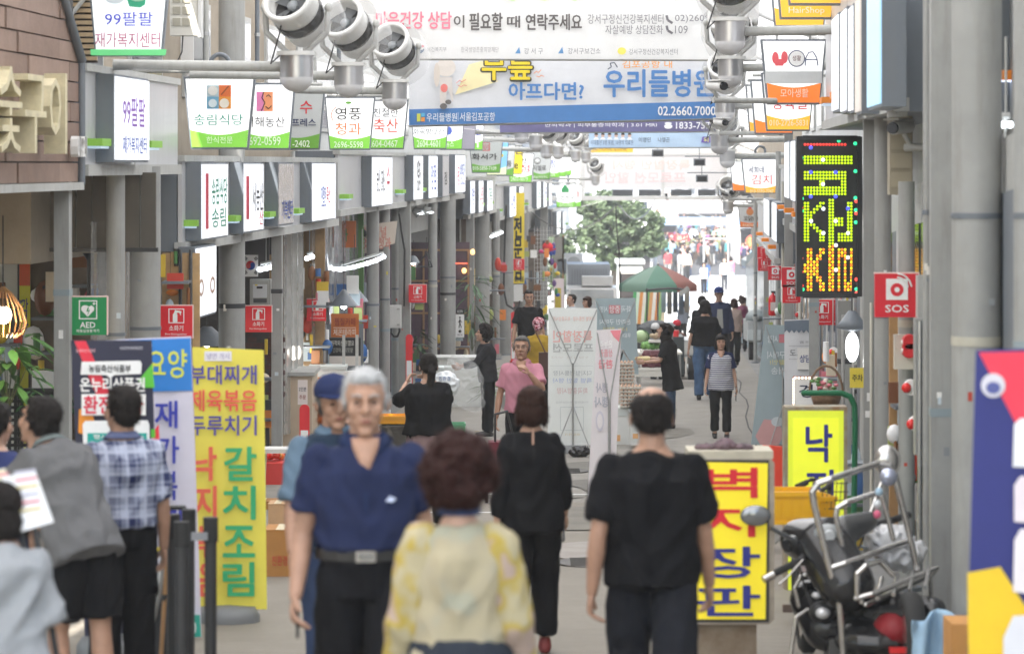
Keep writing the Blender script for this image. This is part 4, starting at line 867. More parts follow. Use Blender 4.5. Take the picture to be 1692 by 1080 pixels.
# cameras
def cctv(label, px, py, s, kind='bullet', rz=0, arm=.9, dirn=1):
    t = thing('security_camera', label, 'camera', W(px, py, s), math.radians(rz), 'security cameras')
    b = MB(); b.cyl((0, -.16, 0), (0, .12, .02), .05, .055, 16); b.obj('housing', WHT, t)
    b = MB(); b.cyl((0, -.185, -.002), (0, -.158, 0), .042, .046, 16); b.obj('lens', C('#15151a', rough=.1), t)
    b = MB(); b.b2(-.062, .062, -.2, .1, .055, .07); b.obj('sun_shield', WHT, t)
    b = MB(); b.cyl((0, .04, -.04), (dirn*.05, .06, -.13), .02, n=8); b.cyl((dirn*.0, .06, -.14), (dirn*arm, .06, -.14), .03, n=8); b.obj('mount', GREYL, t); return t
cctv('white bullet camera on a bar below the right fan lamps', 1183, 143, 160, rz=25, arm=.75); cctv('second bullet camera on a thin rod under the first one', 1190, 203, 122, rz=20, arm=.9)
cctv('large white camera above the yellow-ringed clinic lamp at the right column', 1490, 212, 226, rz=-30, arm=.2); cctv('round-lens camera at the arcade mouth centre', 1100, 322, 50, rz=5, arm=.1)
cctv('bullet camera beside the kimchi sign bar', 1205, 318, 82, rz=10, arm=.7)
for i, (x, y, s, lb) in enumerate(((1156, 268, 60, 'boxy dark floodlight hanging over the gate'), (1160, 295, 60, 'lower boxy floodlight on the same rod'), (1087, 253, 60, 'small hanging speaker left of the gate post'))):
    t = thing('floodlight', lb, 'lamp', W(x, y, s)); b = MB(); b.b2(-.16, .16, 0, .2, -.1, .1); b.obj('housing', GREYD, t); b = MB(); b.b2(-.13, .13, -.012, -.001, -.08, .06); b.obj('glass', C('#2a2c30', rough=.15), t)
    b = MB(); b.cyl((0, .1, .1), (0, .1, .4), .012, n=6); b.cyl((-.4, .1, .16), (.8, .1, .16), .015, n=6); b.obj('rod', GREYD, t)

# ---------------------------------------------------------------- red and green safety signs
def safety(label, px, py, s, kind='fire', w=.3, grp='red fire extinguisher signs on the columns'):
    t = thing('safety_sign', label, 'sign', W(px, py, s), 0, grp); h = w/2
    col = {'fire': '#e3202f', 'sos': '#dc2838', 'aed': '#0b9150'}[kind]
    b = MB(); b.b2(-h, h, 0, .055, -h, h); b.obj('case', C(col, rough=.4), t)
    b = MB(); b.b2(-h-.004, h+.004, .0, .06, h, h+.008); b.b2(h, h+.006, 0, .06, -h, h); b.obj('edge_trim', C('#e9c9c4'), t)
    k = w/.3
    def ring(x0, x1, z0, z1, th):
        b = MB()
        for q in ((x0, x1, z0, z0+th), (x0, x1, z1-th, z1), (x0, x0+th, z0+th, z1-th), (x1-th, x1, z0+th, z1-th)): b.b2(q[0]*k, q[1]*k, -.004, -.001, q[2]*k, q[3]*k)
        b.obj('pictogram_frame', WHITE, t)
    if kind == 'fire':
        ring(-.07, .075, -.01, .125, .008)
        b = MB(); b.prism([(x*k, z*k) for x, z in [(-.03, .0), (.012, .0), (.012, .07), (.004, .085), (.03, .088), (.048, .07), (.04, .062), (.05, .1), (-.01, .112), (-.02, .085), (-.03, .07)]], -.006, -.002); b.obj('pictogram', WHITE, t)
        text('소화기', 0, -.055*k, .13*k, .05*k, WHITE, t, y=-.005, bold=.02); text('Fire Extinguisher', 0, -.112*k, .20*k, .022*k, WHITE, t, y=-.005, bold=.01)
    elif kind == 'aed':
        ring(-.07, .075, -.025, .125, .008); b = MB()
        b.prism([(.0, -.005), (.05, .045), (.05, .07), (.03, .085), (.01, .075), (-.01, .085), (-.035, .085), (-.052, .068), (-.05, .045)], -.006, -.002); b.obj('heart_pictogram', WHITE, t)
        b = MB(); b.prism([(.0, .07), (-.01, .035), (.006, .04), (-.002, .0), (.018, .05), (.004, .047), (.012, .07)], -.008, -.0065); b.obj('bolt', C(col, rough=.4), t)
        b = MB(); b.b2(.038, .062, -.0065, -.003, .096, .102); b.b2(.047, .053, -.0068, -.003, .086, .112); b.obj('plus_mark', WHITE, t)
        text('AED', 0, -.07, .12, .045, WHITE, t, y=-.005, bold=.03); text('자동심장충격기', 0, -.117, .18, .026, WHITE, t, y=-.005)
    else:
        b = MB(); b.b2(-.075*k, .075*k, -.005, -.001, -.03*k, .115*k); b.obj('pictogram_panel', WHITE, t)
        b = MB(); b.prism([(.045*k*math.cos(i*PI/10), (.04+.045*math.sin(i*PI/10))*k) for i in range(20)], -.008, -.006); b.obj('alarm_ring', C(col), t)
        b = MB(); b.prism([(.018*k*math.cos(i*PI/8), (.04+.018*math.sin(i*PI/8))*k) for i in range(16)], -.011, -.009); b.obj('alarm_button', WHITE, t)
        b = MB()
        for r in (.075, .10): b.tube([(k*(.0+r*math.cos(a)), -.009, k*(.05+r*math.sin(a))) for a in (0.15, .5, .85, 1.2, 1.5)], .006*k, 5)
        b.obj('sound_waves', WHITE, t); text('SOS', 0, -.09*k, .16*k, .05*k, WHITE, t, y=-.005, bold=.03)
    return t
safety('green AED sign with heart and bolt on the square grey post', 145, 522, 208, 'aed', grp='safety signs')
for lb, px, py, s in (('red extinguisher sign right of the thickest left column', 291, 532, 179), ('red extinguisher sign under the electricity meter', 427, 527, 144), ('red extinguisher sign above the hanging round bulbs', 525, 512, 120),
                      ('red extinguisher sign on the square column beyond the cable box', 690, 485, 98), ('small red extinguisher sign over the yellow vertical banner', 857, 437, 62), ('red extinguisher sign right under the bulb-lit board', 1359, 516, 138),
                      ('red extinguisher sign stacked below the SOS plate left of the bulb-lit board', 1308, 486, 123), ('foremost of the three far stacked extinguisher signs', 1270, 421, 88), ('upper left one of the far stacked extinguisher signs', 1262, 418, 86), ('lower left one of the far stacked extinguisher signs', 1263, 437, 87)): safety(lb, px, py, s, w=.3 if px < 1200 or px > 1340 else (.235 if px > 1300 else .24))
safety('large out-of-focus SOS alarm sign on the right columns', 1482, 488, 240, 'sos', grp='red SOS alarm signs'); safety('SOS alarm sign half hidden by the left edge of the bulb-lit board', 1308, 458, 123, 'sos', w=.26, grp='red SOS alarm signs'); safety('small SOS alarm sign next to the far stacked signs', 1281, 451, 100, 'sos', w=.23, grp='red SOS alarm signs')
# ---------------------------------------------------------------- bulb-lit board
s = 172; rx, ry = 1369, 492
t = thing('bulb_board', 'tall black board with green, yellow and orange light dots forming letters', 'sign', W(rx, ry, s), 0)
def X(v): return (v-rx)/s
def Z(v): return -(v-ry)/s
b = MB(); b.b2(X(1318), X(1422), 0, .14, Z(490), Z(225)); b.obj('case', DKM, t)
b = MB(); b.b2(X(1326), X(1416), -.012, -.001, Z(484), Z(232)); b.obj('mesh_face', M('perforated_black', (.025, .028, .03), rough=.5, var=.3, sc=60), t)
b = MB(); b.b2(X(1316), X(1326), -.03, .12, Z(490), Z(226)); b.b2(X(1416), X(1424), -.03, .12, Z(490), Z(226)); b.b2(X(1326), X(1416), -.03, .1, Z(492), Z(484)); b.b2(X(1326), X(1416), -.03, .1, Z(232), Z(224)); b.obj('frame', M('black_frame', (.02, .022, .026), rough=.35), t)
def GX(c): return 1262+(215+c*16.25)/3.177
def GY(r): return 220+(60+r*16.2)/3.177
grid = {}
def fill(c0, c1, r0, r1, k):
    for c in range(c0, c1+1):
        for r_ in range(r0, r1+1): grid[(c, r_)] = k
for c in range(0, 14): grid[(c, 0)] = 'r'
fill(0, 15, 4, 6, 'g'); fill(0, 13, 9, 11, 'g'); fill(12, 13, 11, 15, 'g'); fill(0, 13, 14, 16, 'g'); fill(5, 6, 12, 13, 'g')
fill(0, 1, 19, 31, 'g')
for i in range(13):
    c = 5-min(i, 3)-(1 if 3 < i < 7 else 0) if i < 7 else 2+min(3, (i-7))
    fill(c, c+1, 19+i, 19+i, 'g')
fill(8, 9, 18, 32, 'g'); fill(10, 12, 24, 26, 'g'); fill(14, 15, 19, 31, 'g'); fill(11, 14, 29, 31, 'g')
fill(1, 2, 34, 47, 'o'); fill(0, 0, 39, 41, 'o')
for i in range(14):
    c = 5-min(i//2, 2) if i < 7 else 3+min(2, (i-7)//2)
    fill(c, c+1, 34+i, 34+i, 'o')
fill(8, 9, 33, 47, 'o'); fill(11, 11, 34, 47, 'o'); fill(11, 13, 34, 36, 'o'); fill(13, 13, 34, 47, 'o'); fill(15, 15, 34, 47, 'o'); fill(13, 15, 45, 47, 'o')
mats = {'r': LIT('#ff4038', .8), 'g': LIT('#b6e000', .75), 'o': LIT('#ff7d20', .8), 'y': LIT('#f2e21e', .8)}
bd = {k: MB() for k in mats}
for (c, r_), k in grid.items():
    if k == 'o' and (c+r_) % 2: k = 'y'
    bd[k].ell((X(GX(c)), -.014, Z(GY(r_))), (.0135, .007, .0135), 7, 3)
for k in bd: stuff(bd[k].obj('light_dots', mats[k], t))
b_ = {'#4a52ff': [(246, 76), (246, 205), (376, 205), (246, 333), (376, 333), (440, 395)], '#e8ecff': [(310, 140), (310, 268), (312, 397), (376, 461), (248, 461), (312, 524), (441, 524), (378, 588), (441, 652), (378, 717)], '#30e090': [(393, 40), (479, 55), (197, 130), (480, 200), (480, 340), (199, 343), (199, 408), (482, 404), (482, 468), (203, 820), (485, 818)], '#ff4a42': [(194, 327), (485, 357), (196, 392), (485, 421), (196, 656), (197, 728), (486, 767), (198, 800), (487, 838)]}
for hx, L in b_.items():
    for x, y in L: q = MB(); q.ell((X(1262+x/3.177), -.018, Z(220+y/3.177)), (.019, .010, .019), 10, 4); q.obj('marker_lamp', LIT(hx, 1.0), t)
# ---------------------------------------------------------------- right fascia
OR = C('#f08c1e')
fascia('near right fascia carrying edge-on light boxes and an orange strip', 1367, 1490, 2.36, 3.9, 'R', 5, grn=OR)
t = thing('shop_fascia', 'big grey end panel of the nearest right fascia with an orange strip', 'fascia'); s = 243
b = MB(); b.b2((1500-CX)/s, (1790-CX)/s, F/s, F/s+.5, 2-(185-HY)/s, 4.2); b.obj('end_panel', GREYD, t)
b = MB(); b.b2((1481-CX)/s, (1499-CX)/s, F/s-.02, F/s+.5, 2-(192-HY)/s, 4.2); b.obj('corner_trim', GREYL, t)
b = MB(); b.b2((1476-CX)/s, (1790-CX)/s, F/s-.13, F/s-.022, 2-(133-HY)/s, 2-(117-HY)/s); b.obj('orange_strip', OR, t)
b = MB(); b.b2((1486-CX)/s, (1790-CX)/s, F/s-.10, F/s-.03, 2-(136-HY)/s, 2-(133.3-HY)/s); b.obj('lamp_strip', LIT('#cfe0ff', 1.2), t)
def rbox(px0, px1, y0, y1, label, face, o=.2):
    s1 = RW(px0, o); s0 = RW(px1, o); D0, D1 = F/s0, F/s1; z1, z0 = 2-(y0-HY)/s0, 2-(y1-HY)/s0
    t = thing('lightbox_sign', label, 'sign', (0, 0, 0), 0, 'edge-on sign boxes along the right fascia'); b = MB(); b.add(along(RX, D0, D1, .03, o-.012, z0, z1), HEX); b.obj('case', GREYD, t)
    b = MB(); b.add(along(RX, D0+.02, D1-.02, o-.011, o, z0+.02, z1-.02), HEX); b.obj('face', face, t)
rbox(1374, 1384, 20, 184, 'white sign box farthest along the right fascia', FACE); rbox(1388, 1397, 10, 186, 'second edge-on white sign box of the right fascia', FACE); rbox(1401, 1408, 5, 186, 'third edge-on white sign box with a grey edge', FACE)
rbox(1412, 1421, -10, 188, 'beige sign box between white and dark ones', LIT('#d8cfc6', .25)); rbox(1432, 1454, -30, 176, 'light blue lit sign box nearest on the right fascia', LIT('#a8d8f6', .4)); 
fascia('middle right fascia behind the bulb-lit board', 1292, 1330, 1.1, 2.0, 'R', 3, grn=OR); fascia('far right fascia with two vertical lit boxes above the stacked signs', 1254, 1285, .35, 1.25, 'R', 3, grn=OR)
rbox(1296, 1303, 232, 330, 'narrow white box on the middle right fascia', FACE, .16); rbox(1306, 1313, 230, 335, 'second narrow white box on the middle right fascia', FACE, .16); rbox(1262, 1270, 330, 392, 'small lit box on the far right fascia', FACE, .16); rbox(1275, 1282, 335, 402, 'small lit box nearest on the far right fascia', FACE, .16)
# ---------------------------------------------------------------- shop interiors on the left: partitions, floors, ceilings
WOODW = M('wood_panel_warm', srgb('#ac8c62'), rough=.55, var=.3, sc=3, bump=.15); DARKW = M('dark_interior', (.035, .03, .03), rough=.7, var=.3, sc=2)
FILM = M('smoky_plastic_film', srgb('#6e6258'), rough=.2, var=.3, sc=3, bump=.5, bsc=5, spec=.6); STONE = M('shop_floor_tile', srgb('#8a857e'), rough=.5, var=.15)
GREENW = M('green_wall', srgb('#5f8a4c'), rough=.6, var=.1); PURP = M('purple_dim_glass', srgb('#5c4a58'), rough=.15, var=.35, sc=2, spec=.7)
BR = M('dark_red_brick', srgb('#4a2f2b'), rough=.8, var=.2, sc=9)
def shop(label, s, s2, mat, ztop, depth=3.6):
    """camera-facing partition at s, side wall, floor and ceiling back to s2"""
    D, D2 = F/s, F/s2; t = thing('shop_unit', label, 'shop'); z0 = gz(D2)-.05; zt = ztop
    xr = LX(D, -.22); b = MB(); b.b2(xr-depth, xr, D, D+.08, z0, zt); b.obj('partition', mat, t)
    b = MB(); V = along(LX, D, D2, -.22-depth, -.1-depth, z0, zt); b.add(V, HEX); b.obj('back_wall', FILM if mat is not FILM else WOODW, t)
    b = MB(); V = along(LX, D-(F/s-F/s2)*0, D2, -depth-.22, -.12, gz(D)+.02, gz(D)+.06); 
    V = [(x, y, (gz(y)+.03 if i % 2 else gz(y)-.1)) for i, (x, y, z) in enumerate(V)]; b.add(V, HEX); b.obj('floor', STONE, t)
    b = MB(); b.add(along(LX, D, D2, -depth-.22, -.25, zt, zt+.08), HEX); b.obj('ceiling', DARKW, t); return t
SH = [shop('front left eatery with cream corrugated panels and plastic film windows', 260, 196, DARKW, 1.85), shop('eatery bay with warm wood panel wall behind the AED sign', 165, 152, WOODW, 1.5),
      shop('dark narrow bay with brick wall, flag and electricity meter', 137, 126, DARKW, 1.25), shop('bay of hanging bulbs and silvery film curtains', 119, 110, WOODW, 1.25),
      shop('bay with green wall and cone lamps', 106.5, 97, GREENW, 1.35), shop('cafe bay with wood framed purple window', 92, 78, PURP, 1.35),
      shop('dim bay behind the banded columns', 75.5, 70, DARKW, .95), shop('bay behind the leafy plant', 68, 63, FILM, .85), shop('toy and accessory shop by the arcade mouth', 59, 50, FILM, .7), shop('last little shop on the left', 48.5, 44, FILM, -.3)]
# side walls: film curtains between the columns, following the shop line
def curtain(label, p0, p1, z1, mat, off=-.35, zb=None):
    D0, D1 = sorted((F/LW(p0, off), F/LW(p1, off))); n = 30; b = MB(); V = []
    for i in range(n+1):
        D = D0+(D1-D0)*i/n; o = off+.04*math.sin(i*1.9)+.02*math.sin(i*5)
        zb_ = gz(D)+.3 if zb is None else zb
        for q in range(5): V.append((LX(D, o), D, zb_+(z1-zb_)*q/4))
    b.add(V, [(i*5+j, (i+1)*5+j, (i+1)*5+j+1, i*5+j+1) for i in range(n) for j in range(4)], True); o_ = b.obj('plastic_curtain', mat); tag(o_, label, 'curtain'); return o_
CLR = M('clear_pvc_curtain', (.62, .62, .60), rough=.12, var=.2, sc=3, alpha=.45, spec=.8)
curtain('crinkled clear plastic curtain behind the slim round column', 150, 300, 1.5, CLR); curtain('clear plastic curtain beside the hanging bulbs', 470, 500, 1.2, CLR); curtain('silvery plastic curtain behind the orange therapy board', 515, 602, 1.25, M('silver_film', (.4, .4, .42), rough=.15, metal=.6, var=.3, sc=8, bump=.7, bsc=6))
# brown cladding with shingle boards and wooden letters, top left
sh = thing('clad_facade', 'brown board-clad shop front with a raked grey edge at the top left corner', 'facade'); D = F/208; s = 208
CLAD = [M('brown_board_%d' % i, srgb(h), rough=.75, var=.12, sc=5, bump=.25, bsc=25) for i, h in enumerate(('#8b7468', '#836c60', '#937b6e'))]
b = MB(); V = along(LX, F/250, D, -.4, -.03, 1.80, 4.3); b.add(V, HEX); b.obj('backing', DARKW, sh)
rows = 12; board0 = None
for r_ in range(rows):
    z0 = 1.86+r_*.158; d = F/250+.02+(r_ % 2)*.35-.35
    while d < D:
        d1 = min(D-.01, d+.72); d0 = max(d+.008, F/250+.01)
        # raked cut on the right: the slope rises away to the left
        lim = D-max(0, (z0-2.83))*1.55
        d1c = min(d1, lim)
        if d1c-d0 > .05:
            b = MB(); V = along(LX, d0, d1c, -.03, .012+.006*((r_*7+int(d*3)) % 3), z0+.006, z0+.152); b.add(V, HEX); b.obj('board', CLAD[(r_+int(d*5)) % 3], sh)
        d += .73
b = MB(); P = [(LX(D, .04), D, 1.84), (LX(D, .04), D, 2.83), (LX(D-1.55*.95, .04), D-1.55*.95, 3.8)]; b.tube([P[1], P[2]], .04, 6); b.cyl(P[0], P[1], .03, n=6); b.obj('edge_trim', GREYD, sh)
b = MB(); b.add(along(LX, F/250, D, -.03, .06, 1.80, 1.86), HEX); b.obj('lower_rail', GREYL, sh)
ply = M('plywood_letters', srgb('#cdc3a2'), rough=.6, var=.15, sc=8)
t = thing('wooden_letters', 'deep cream plywood letters fixed to the brown boards', 'lettering', (LX(F/256, .08), F/256, 2.02), math.atan2(1, .06)); L = F/221-F/256
text('참숯구이', L*.5, .36, L*.97, .60, ply, t, y=-.07, bold=0, ext=.07, depth=.08); 
t = thing('wooden_letters', 'small white metal letters right of the cream plywood letters', 'lettering', (LX(F/213, .05), F/213, 2.02), math.atan2(1, .06)); text('01-21', .25, .12, .36, .16, WHT, t, y=-.03, ext=.03, depth=.03)
# corrugated shutter between fascia and eatery
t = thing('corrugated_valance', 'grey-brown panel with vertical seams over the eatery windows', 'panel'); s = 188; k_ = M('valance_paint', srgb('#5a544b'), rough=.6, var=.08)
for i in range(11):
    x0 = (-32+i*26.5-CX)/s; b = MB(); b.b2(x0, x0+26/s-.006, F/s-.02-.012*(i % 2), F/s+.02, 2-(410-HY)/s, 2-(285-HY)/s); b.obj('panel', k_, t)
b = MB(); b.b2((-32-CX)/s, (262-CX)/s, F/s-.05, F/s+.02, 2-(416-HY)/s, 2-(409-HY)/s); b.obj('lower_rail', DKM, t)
# window wall of the eatery
t = thing('eatery_window', 'brown film window wall with lit interior left of the square grey post', 'window wall'); s = 176
for i, (a, c, mt) in enumerate(((-30, 30, C('#d8d8d0')), (32, 48, C('#e0e04a')), (50, 92, FILM), (118, 172, FILM), (208, 216, FILM), (268, 281, WOODW), (282, 295, C('#b08e62', var=.2)), (301, 312, WOODW), (318, 330, C('#bb9a6c', var=.2)))):
    b = MB(); b.b2((a-CX)/s, (c-CX)/s, F/s, F/s+.03, gz(F/s), 2-(418-HY)/s); b.obj('pane', mt, t)
for x in (31, 49, 93, 117, 297, 314): b = MB(); b.b2((x-1-CX)/s, (x+2-CX)/s, F/s-.04, F/s+.04, gz(F/s), 2-(412-HY)/s); b.obj('mullion', DKM, t)
items(t, 0, 0, 1, [], y=0)
r_ = thing('banner_strip', 'narrow yellow vertical strip with navy lettering inside the eatery window', 'banner', W(41, 600, 178)); b = MB(); b.b2(-.05, .05, 0, .01, 0, .95); b.obj('cloth', C('#e6e23c'), r_); b = MB(); b.b2(-.05, .05, -.002, -.001, .72, .95); b.obj('cloth_top', C('#e2622e'), r_)
text('감\n자\n탕', 0, .35, .06, .5, C('#3c3c90'), r_)
# pendant heater rods, basket lamp, dome lamps
for i, (x, y0, y1, s) in enumerate(((147, 418, 492, 185), (171, 418, 488, 183))):
    t = thing('ceiling_rod', ('left', 'right')[i]+' one of two black ceiling rods above the AED sign', 'lamp rod', W(x, y1, s)); b = MB(); h = (y1-y0)/s; b.cyl((0, 0, 0), (0, 0, h), .018, n=8); b.cyl((0, 0, h-.06), (0, 0, h), .02, .06, 12); b.cyl((0, 0, 0), (0, 0, .03), .05, .02, 12); b.obj('rod', DKM, t)
def bulb(name, label, px, py, s, r, col=(1, .82, .6), e=6, pw=8, shade=None, up=.5, shmat=None, cat='lamp'):
    t = thing(name, label, cat, W(px, py, s)); m = M('glow_'+label[:10], col, emit=e, var=0); b = MB(); b.ell((0, 0, 0), (r, r, r*(1.05 if 'energy' not in label else 2.2)), 14, 10); b.obj('bulb', m, t)
    b = MB(); b.cyl((0, 0, r*.8), (0, 0, r*1.9), r*.45, r*.4, 10); b.cyl((0, 0, r*1.9), (0, 0, up), .006, n=5); b.obj('cord', DKM, t)
    if shade: b = MB(); b.lathe(shade, 24); b.obj('shade', shmat or DKM, t)
    if pw:
        l_ = bpy.data.lights.new('lamp_light', 'POINT'); l_.energy = pw*.6; l_.color = col; l_.shadow_soft_size = r*1.1; o = bpy.data.objects.new('lamp_light', l_); COL.objects.link(o); o.parent = t; o.location = (0, 0, -r*2.2)
    return t
t = bulb('basket_lamp', 'glowing bulb in a slatted wooden basket shade at the left edge', 5, 520, 205, .07, e=7, pw=14, up=.8)
b = MB()
for i in range(22):
    a = 2*PI*i/22; pts = [(math.cos(a)*r*.19, math.sin(a)*r*.19, z*.75) for r, z in ((.05, .30), (.35, .24), (.8, .08), (1, -.08), (.85, -.2), (.62, -.24))]
    b.tube(pts, .0055, 4)
stuff(b.obj('slats', M('bent_wood', srgb('#b98c56'), rough=.5), t))
bulb('dome_lamp', 'dark cone lamp behind the lit menu box', 342, 566, 150, .05, shade=[(.36, -.02), (.3, .03), (.12, .12), (.05, .18)], pw=5, shmat=GREYD)
bulb('round_bulb', 'largest bare round bulb hanging left of the white coolers', 487, 582, 122, .10, col=(1, .93, .82), e=8, pw=12, shade=[(.11, .09), (.12, .14), (.09, .19), (.05, .24)], shmat=WHT, up=1.3)
bulb('round_bulb', 'smaller bare bulb right of the largest one', 508, 571, 116, .06, col=(1, .93, .82), e=6, pw=4, shade=[(.09, .06), (.13, .10), (.08, .16), (.05, .2)], shmat=WHT, up=1.3)
bulb('round_bulb', 'unlit-looking white lamp holder left of the bare round bulbs', 493, 555, 118, .05, col=(1, .93, .82), e=3, pw=0, shade=[(.08, .03), (.12, .07), (.08, .13)], shmat=WHT, up=1.1)
for i, (x, y, lb) in enumerate(((568, 505, 'largest black cone lamp in front of the green wall'), (586, 498, 'middle black cone lamp of three'), (603, 492, 'rear black cone lamp of three'))):
    bulb('cone_lamp', lb, x, y, 114-i*4, .045, col=(.9, .95, 1), e=8, pw=4 if i == 0 else 0, shade=[(.21, -.0), (.10, .14), (.02, .24)], shmat=GREYD, up=1.0)
bulb('cone_lamp', 'grey cone lamp with bright bulb inside the purple window', 683, 434, 93, .04, col=(.95, .97, 1), e=9, pw=5, shade=[(.12, .0), (.06, .10), (.015, .13)], shmat=GREYD, up=.4)
bulb('work_light', 'lit energy-saving bulb under a cone shade below the bulb-lit board', 1408, 573, 200, .055, col=(.93, .97, 1), e=5, pw=6, shade=[(.03, .13), (.14, .16), (.09, .22), (.03, .30)], shmat=GREYD, up=.6)
tb = LIT('#eef6ff', 3.0)
def tubes(label, L, s, r=.035):
    a = W(L[0][0], L[0][1], s); t = thing('tube_lamp', label, 'lamp', a); b = MB(); n = len(L)
    for (x, y) in L: b.ell(tuple(W(x, y, s)-a), (r, r, r), 8, 6)
    for (x, y), (x2, y2) in zip(L, L[1:]): b.cyl(tuple(W(x, y, s)-a), tuple(W(x2, y2, s)-a), r*.8, n=8)
    b.obj('lamp_tube', tb, t); b = MB(); e = W(L[-1][0], L[-1][1], s)-a; b.cyl((0, .02, r+.03), (e.x, e.y+.02, e.z+r+.03), .02, n=6); b.cyl((e.x/2, .02, e.z/2+r), (e.x/2, .02, e.z/2+.5), .008, n=5); b.obj('fixture', GREYL, t)
tubes('long bright tube lamp under the pale cloth banner', [(563, 445), (585, 441), (607, 435), (622, 430), (634, 424)], 112); tubes('short bright tube lamp beside the electricity meter', [(430, 445), (440, 443), (449, 441)], 138)
tubes('bright tube lamp near the wire banded columns', [(812, 391), (820, 388), (829, 384)], 74); tubes('small bright lamp in the gap between right columns', [(1657, 206), (1669, 206)], 290, .02); tubes('twin small bulbs behind the light square post', [(507, 427), (516, 424)], 122)
tubes('distant flat lamp at the far right column gap', [(1657, 332), (1666, 332)], 290, .02)
for i, (x, y) in enumerate(((692, 352), (708, 350))):
    t = thing('spot_lamp', ('left', 'right')[i]+' white spot lamp under the third fascia', 'lamp', W(x, y, 90)); b = MB(); b.cyl((0, 0, 0), (-.1, -.03, .06), .10, .05, 14); b.cyl((-.05, 0, .05), (-.05, 0, .16), .015, n=6); b.obj('housing', GREYL, t); b = MB(); b.ell((.01, -.01, -.01), (.09, .09, .02), 12, 6); b.obj('lens', tb, t)
# flag, meter, small led sign
t = thing('flag', 'white national flag with red and blue circle above the electricity meter', 'flag', W(414, 457, 138)); b = MB(); b.b2(-.085, .09, 0, .006, 0, .26); b.obj('cloth', WHITE, t)
cx_, cz_ = 0.0, .135
b = MB(); b.prism([(cx_+.055*math.cos(PI*i/12+.4), cz_+.055*math.sin(PI*i/12+.4)) for i in range(13)], -.005, -.002); b.obj('red_half', C('#d0303a'), t)
b = MB(); b.prism([(cx_+.055*math.cos(PI+PI*i/12+.4), cz_+.055*math.sin(PI+PI*i/12+.4)) for i in range(13)], -.005, -.002); b.obj('blue_half', C('#23489c'), t)
ca, sa = math.cos(.4), math.sin(.4)
for sg_, cc in ((1, '#d0303a'), (-1, '#23489c')):
    b = MB(); b.prism([(cx_+sg_*(-.0275*ca)*1+.0275*math.cos(i*PI/8), cz_-sg_*.0275*sa+.0275*math.sin(i*PI/8)) for i in range(16)], -.009, -.006); b.obj('swirl', C(cc), t)
for (u, v, a) in ((-.06, .215, .9), (.065, .215, -.9), (-.06, .05, -.9), (.065, .05, .9)):
    for q in (-1, 0, 1):
        n_ = Vector((-math.sin(a), math.cos(a))); d_ = Vector((math.cos(a), math.sin(a))); c0 = Vector((u, v))+n_*q*.013
        b = MB(); P = [c0-d_*.02-n_*.004, c0+d_*.02-n_*.004, c0+d_*.02+n_*.004, c0-d_*.02+n_*.004]; b.prism([tuple(p) for p in P], -.005, -.002); b.obj('trigram_bar', BLACK, t)
t = thing('electric_meter', 'grey electricity meter box on the dark wall below the flag', 'meter', W(430, 504, 138)); b = MB(); b.b2(-.125, .125, 0, .12, 0, .31); b.b2(-.10, .10, -.02, 0, .02, .29); b.obj('case', GREYL, t)
b = MB(); b.b2(-.085, .085, -.026, -.021, .09, .25); b.obj('dial_plate', C('#d7dade'), t); b = MB(); b.b2(-.04, .03, -.032, -.028, .2, .225); b.obj('display', BLACK, t); b = MB(); b.b2(-.06, -.03, -.032, -.028, .235, .248); b.obj('sticker', C('#f0d838'), t); b = MB(); b.b2(-.08, .08, -.026, -.021, .03, .08); b.obj('lower_window', C('#4d5358', rough=.15), t)
t = thing('brick_wall', 'dark red brick wall under the electricity meter', 'wall', W(405, 660, 137)); b = MB(); b.b2(0, .45, .03, .2, -.2, .8); b.obj('backing', DARKW, t); b = MB(); b.b2(0, .108, 0, .05, 0, .058); br0 = b.obj('brick', BR, t)
first = True
for r_ in range(12):
    for c_ in range(4):
        x = c_*.114+(r_ % 2)*.05-.02; z = .76-r_*.066
        if first: br0.location = (x, 0, z); first = False; continue
        o = br0.copy(); COL.objects.link(o); o.location = (x, random.uniform(-.003, .003), z)
t = thing('led_clock', 'small black led board with red digits and a green cross near the flag', 'sign', W(434, 418, 136)); b = MB(); b.b2(-.12, .12, 0, .05, -.02, .24); b.obj('case', DKM, t)
for (x0, x1, z0, z1, h) in ((-.10, -.08, .13, .22, '#dfe8ff'), (-.05, .02, .15, .2, '#ff4030'), (.06, .075, .14, .21, '#30d060'), (-.10, -.085, .04, .09, '#dfe8ff'), (-.06, .05, .02, .05, '#50ff60'), (-.02, .0, .05, .10, '#50ff60')):
    b = MB(); b.b2(x0, x1, -.006, -.001, z0, z1); b.obj('lit_digit', LIT(h, 1.0), t)
# cloth banner, orange sign, therapy board, cable box
t = thing('cloth_banner', 'pale faded cloth banner with pink lettering drooping under the third fascia', 'banner', W(578, 430, 104)); b = MB(); V = []
for i in range(13):
    for j in range(9):
        u, v = i/12, j/8; x = (-.02+.78*u)*(1-.06*(1-v)); V.append((x, .05*math.sin(u*9+v*2), (.02+.50*v+(1-v)*u*.25+.11*u*v)))
b.add(V, [(i*9+j, (i+1)*9+j, (i+1)*9+j+1, i*9+j+1) for i in range(12) for j in range(8)], True); b.obj('cloth', C('#e9ddd0', trans=.3), t)
text('오리지널\n방앗간 청과', .38, .36, .55, .36, C('#e0a090'), t, y=-.06, bold=.03)
t = thing('security_camera', 'dark floodlight camera in front of the pale cloth banner', 'camera', W(598, 385, 106), 0, 'security cameras'); b = MB(); b.cyl((-.08, 0, .12), (.08, -.04, -.04), .05, .04, 12); b.ell((-.08, .05, .02), (.12, .03, .16), 14, 8); b.obj('housing', DKM, t); b = MB(); b.cyl((.08, -.045, -.04), (.10, -.05, -.07), .03, n=10); b.obj('lens', C('#c8c0a0'), t)
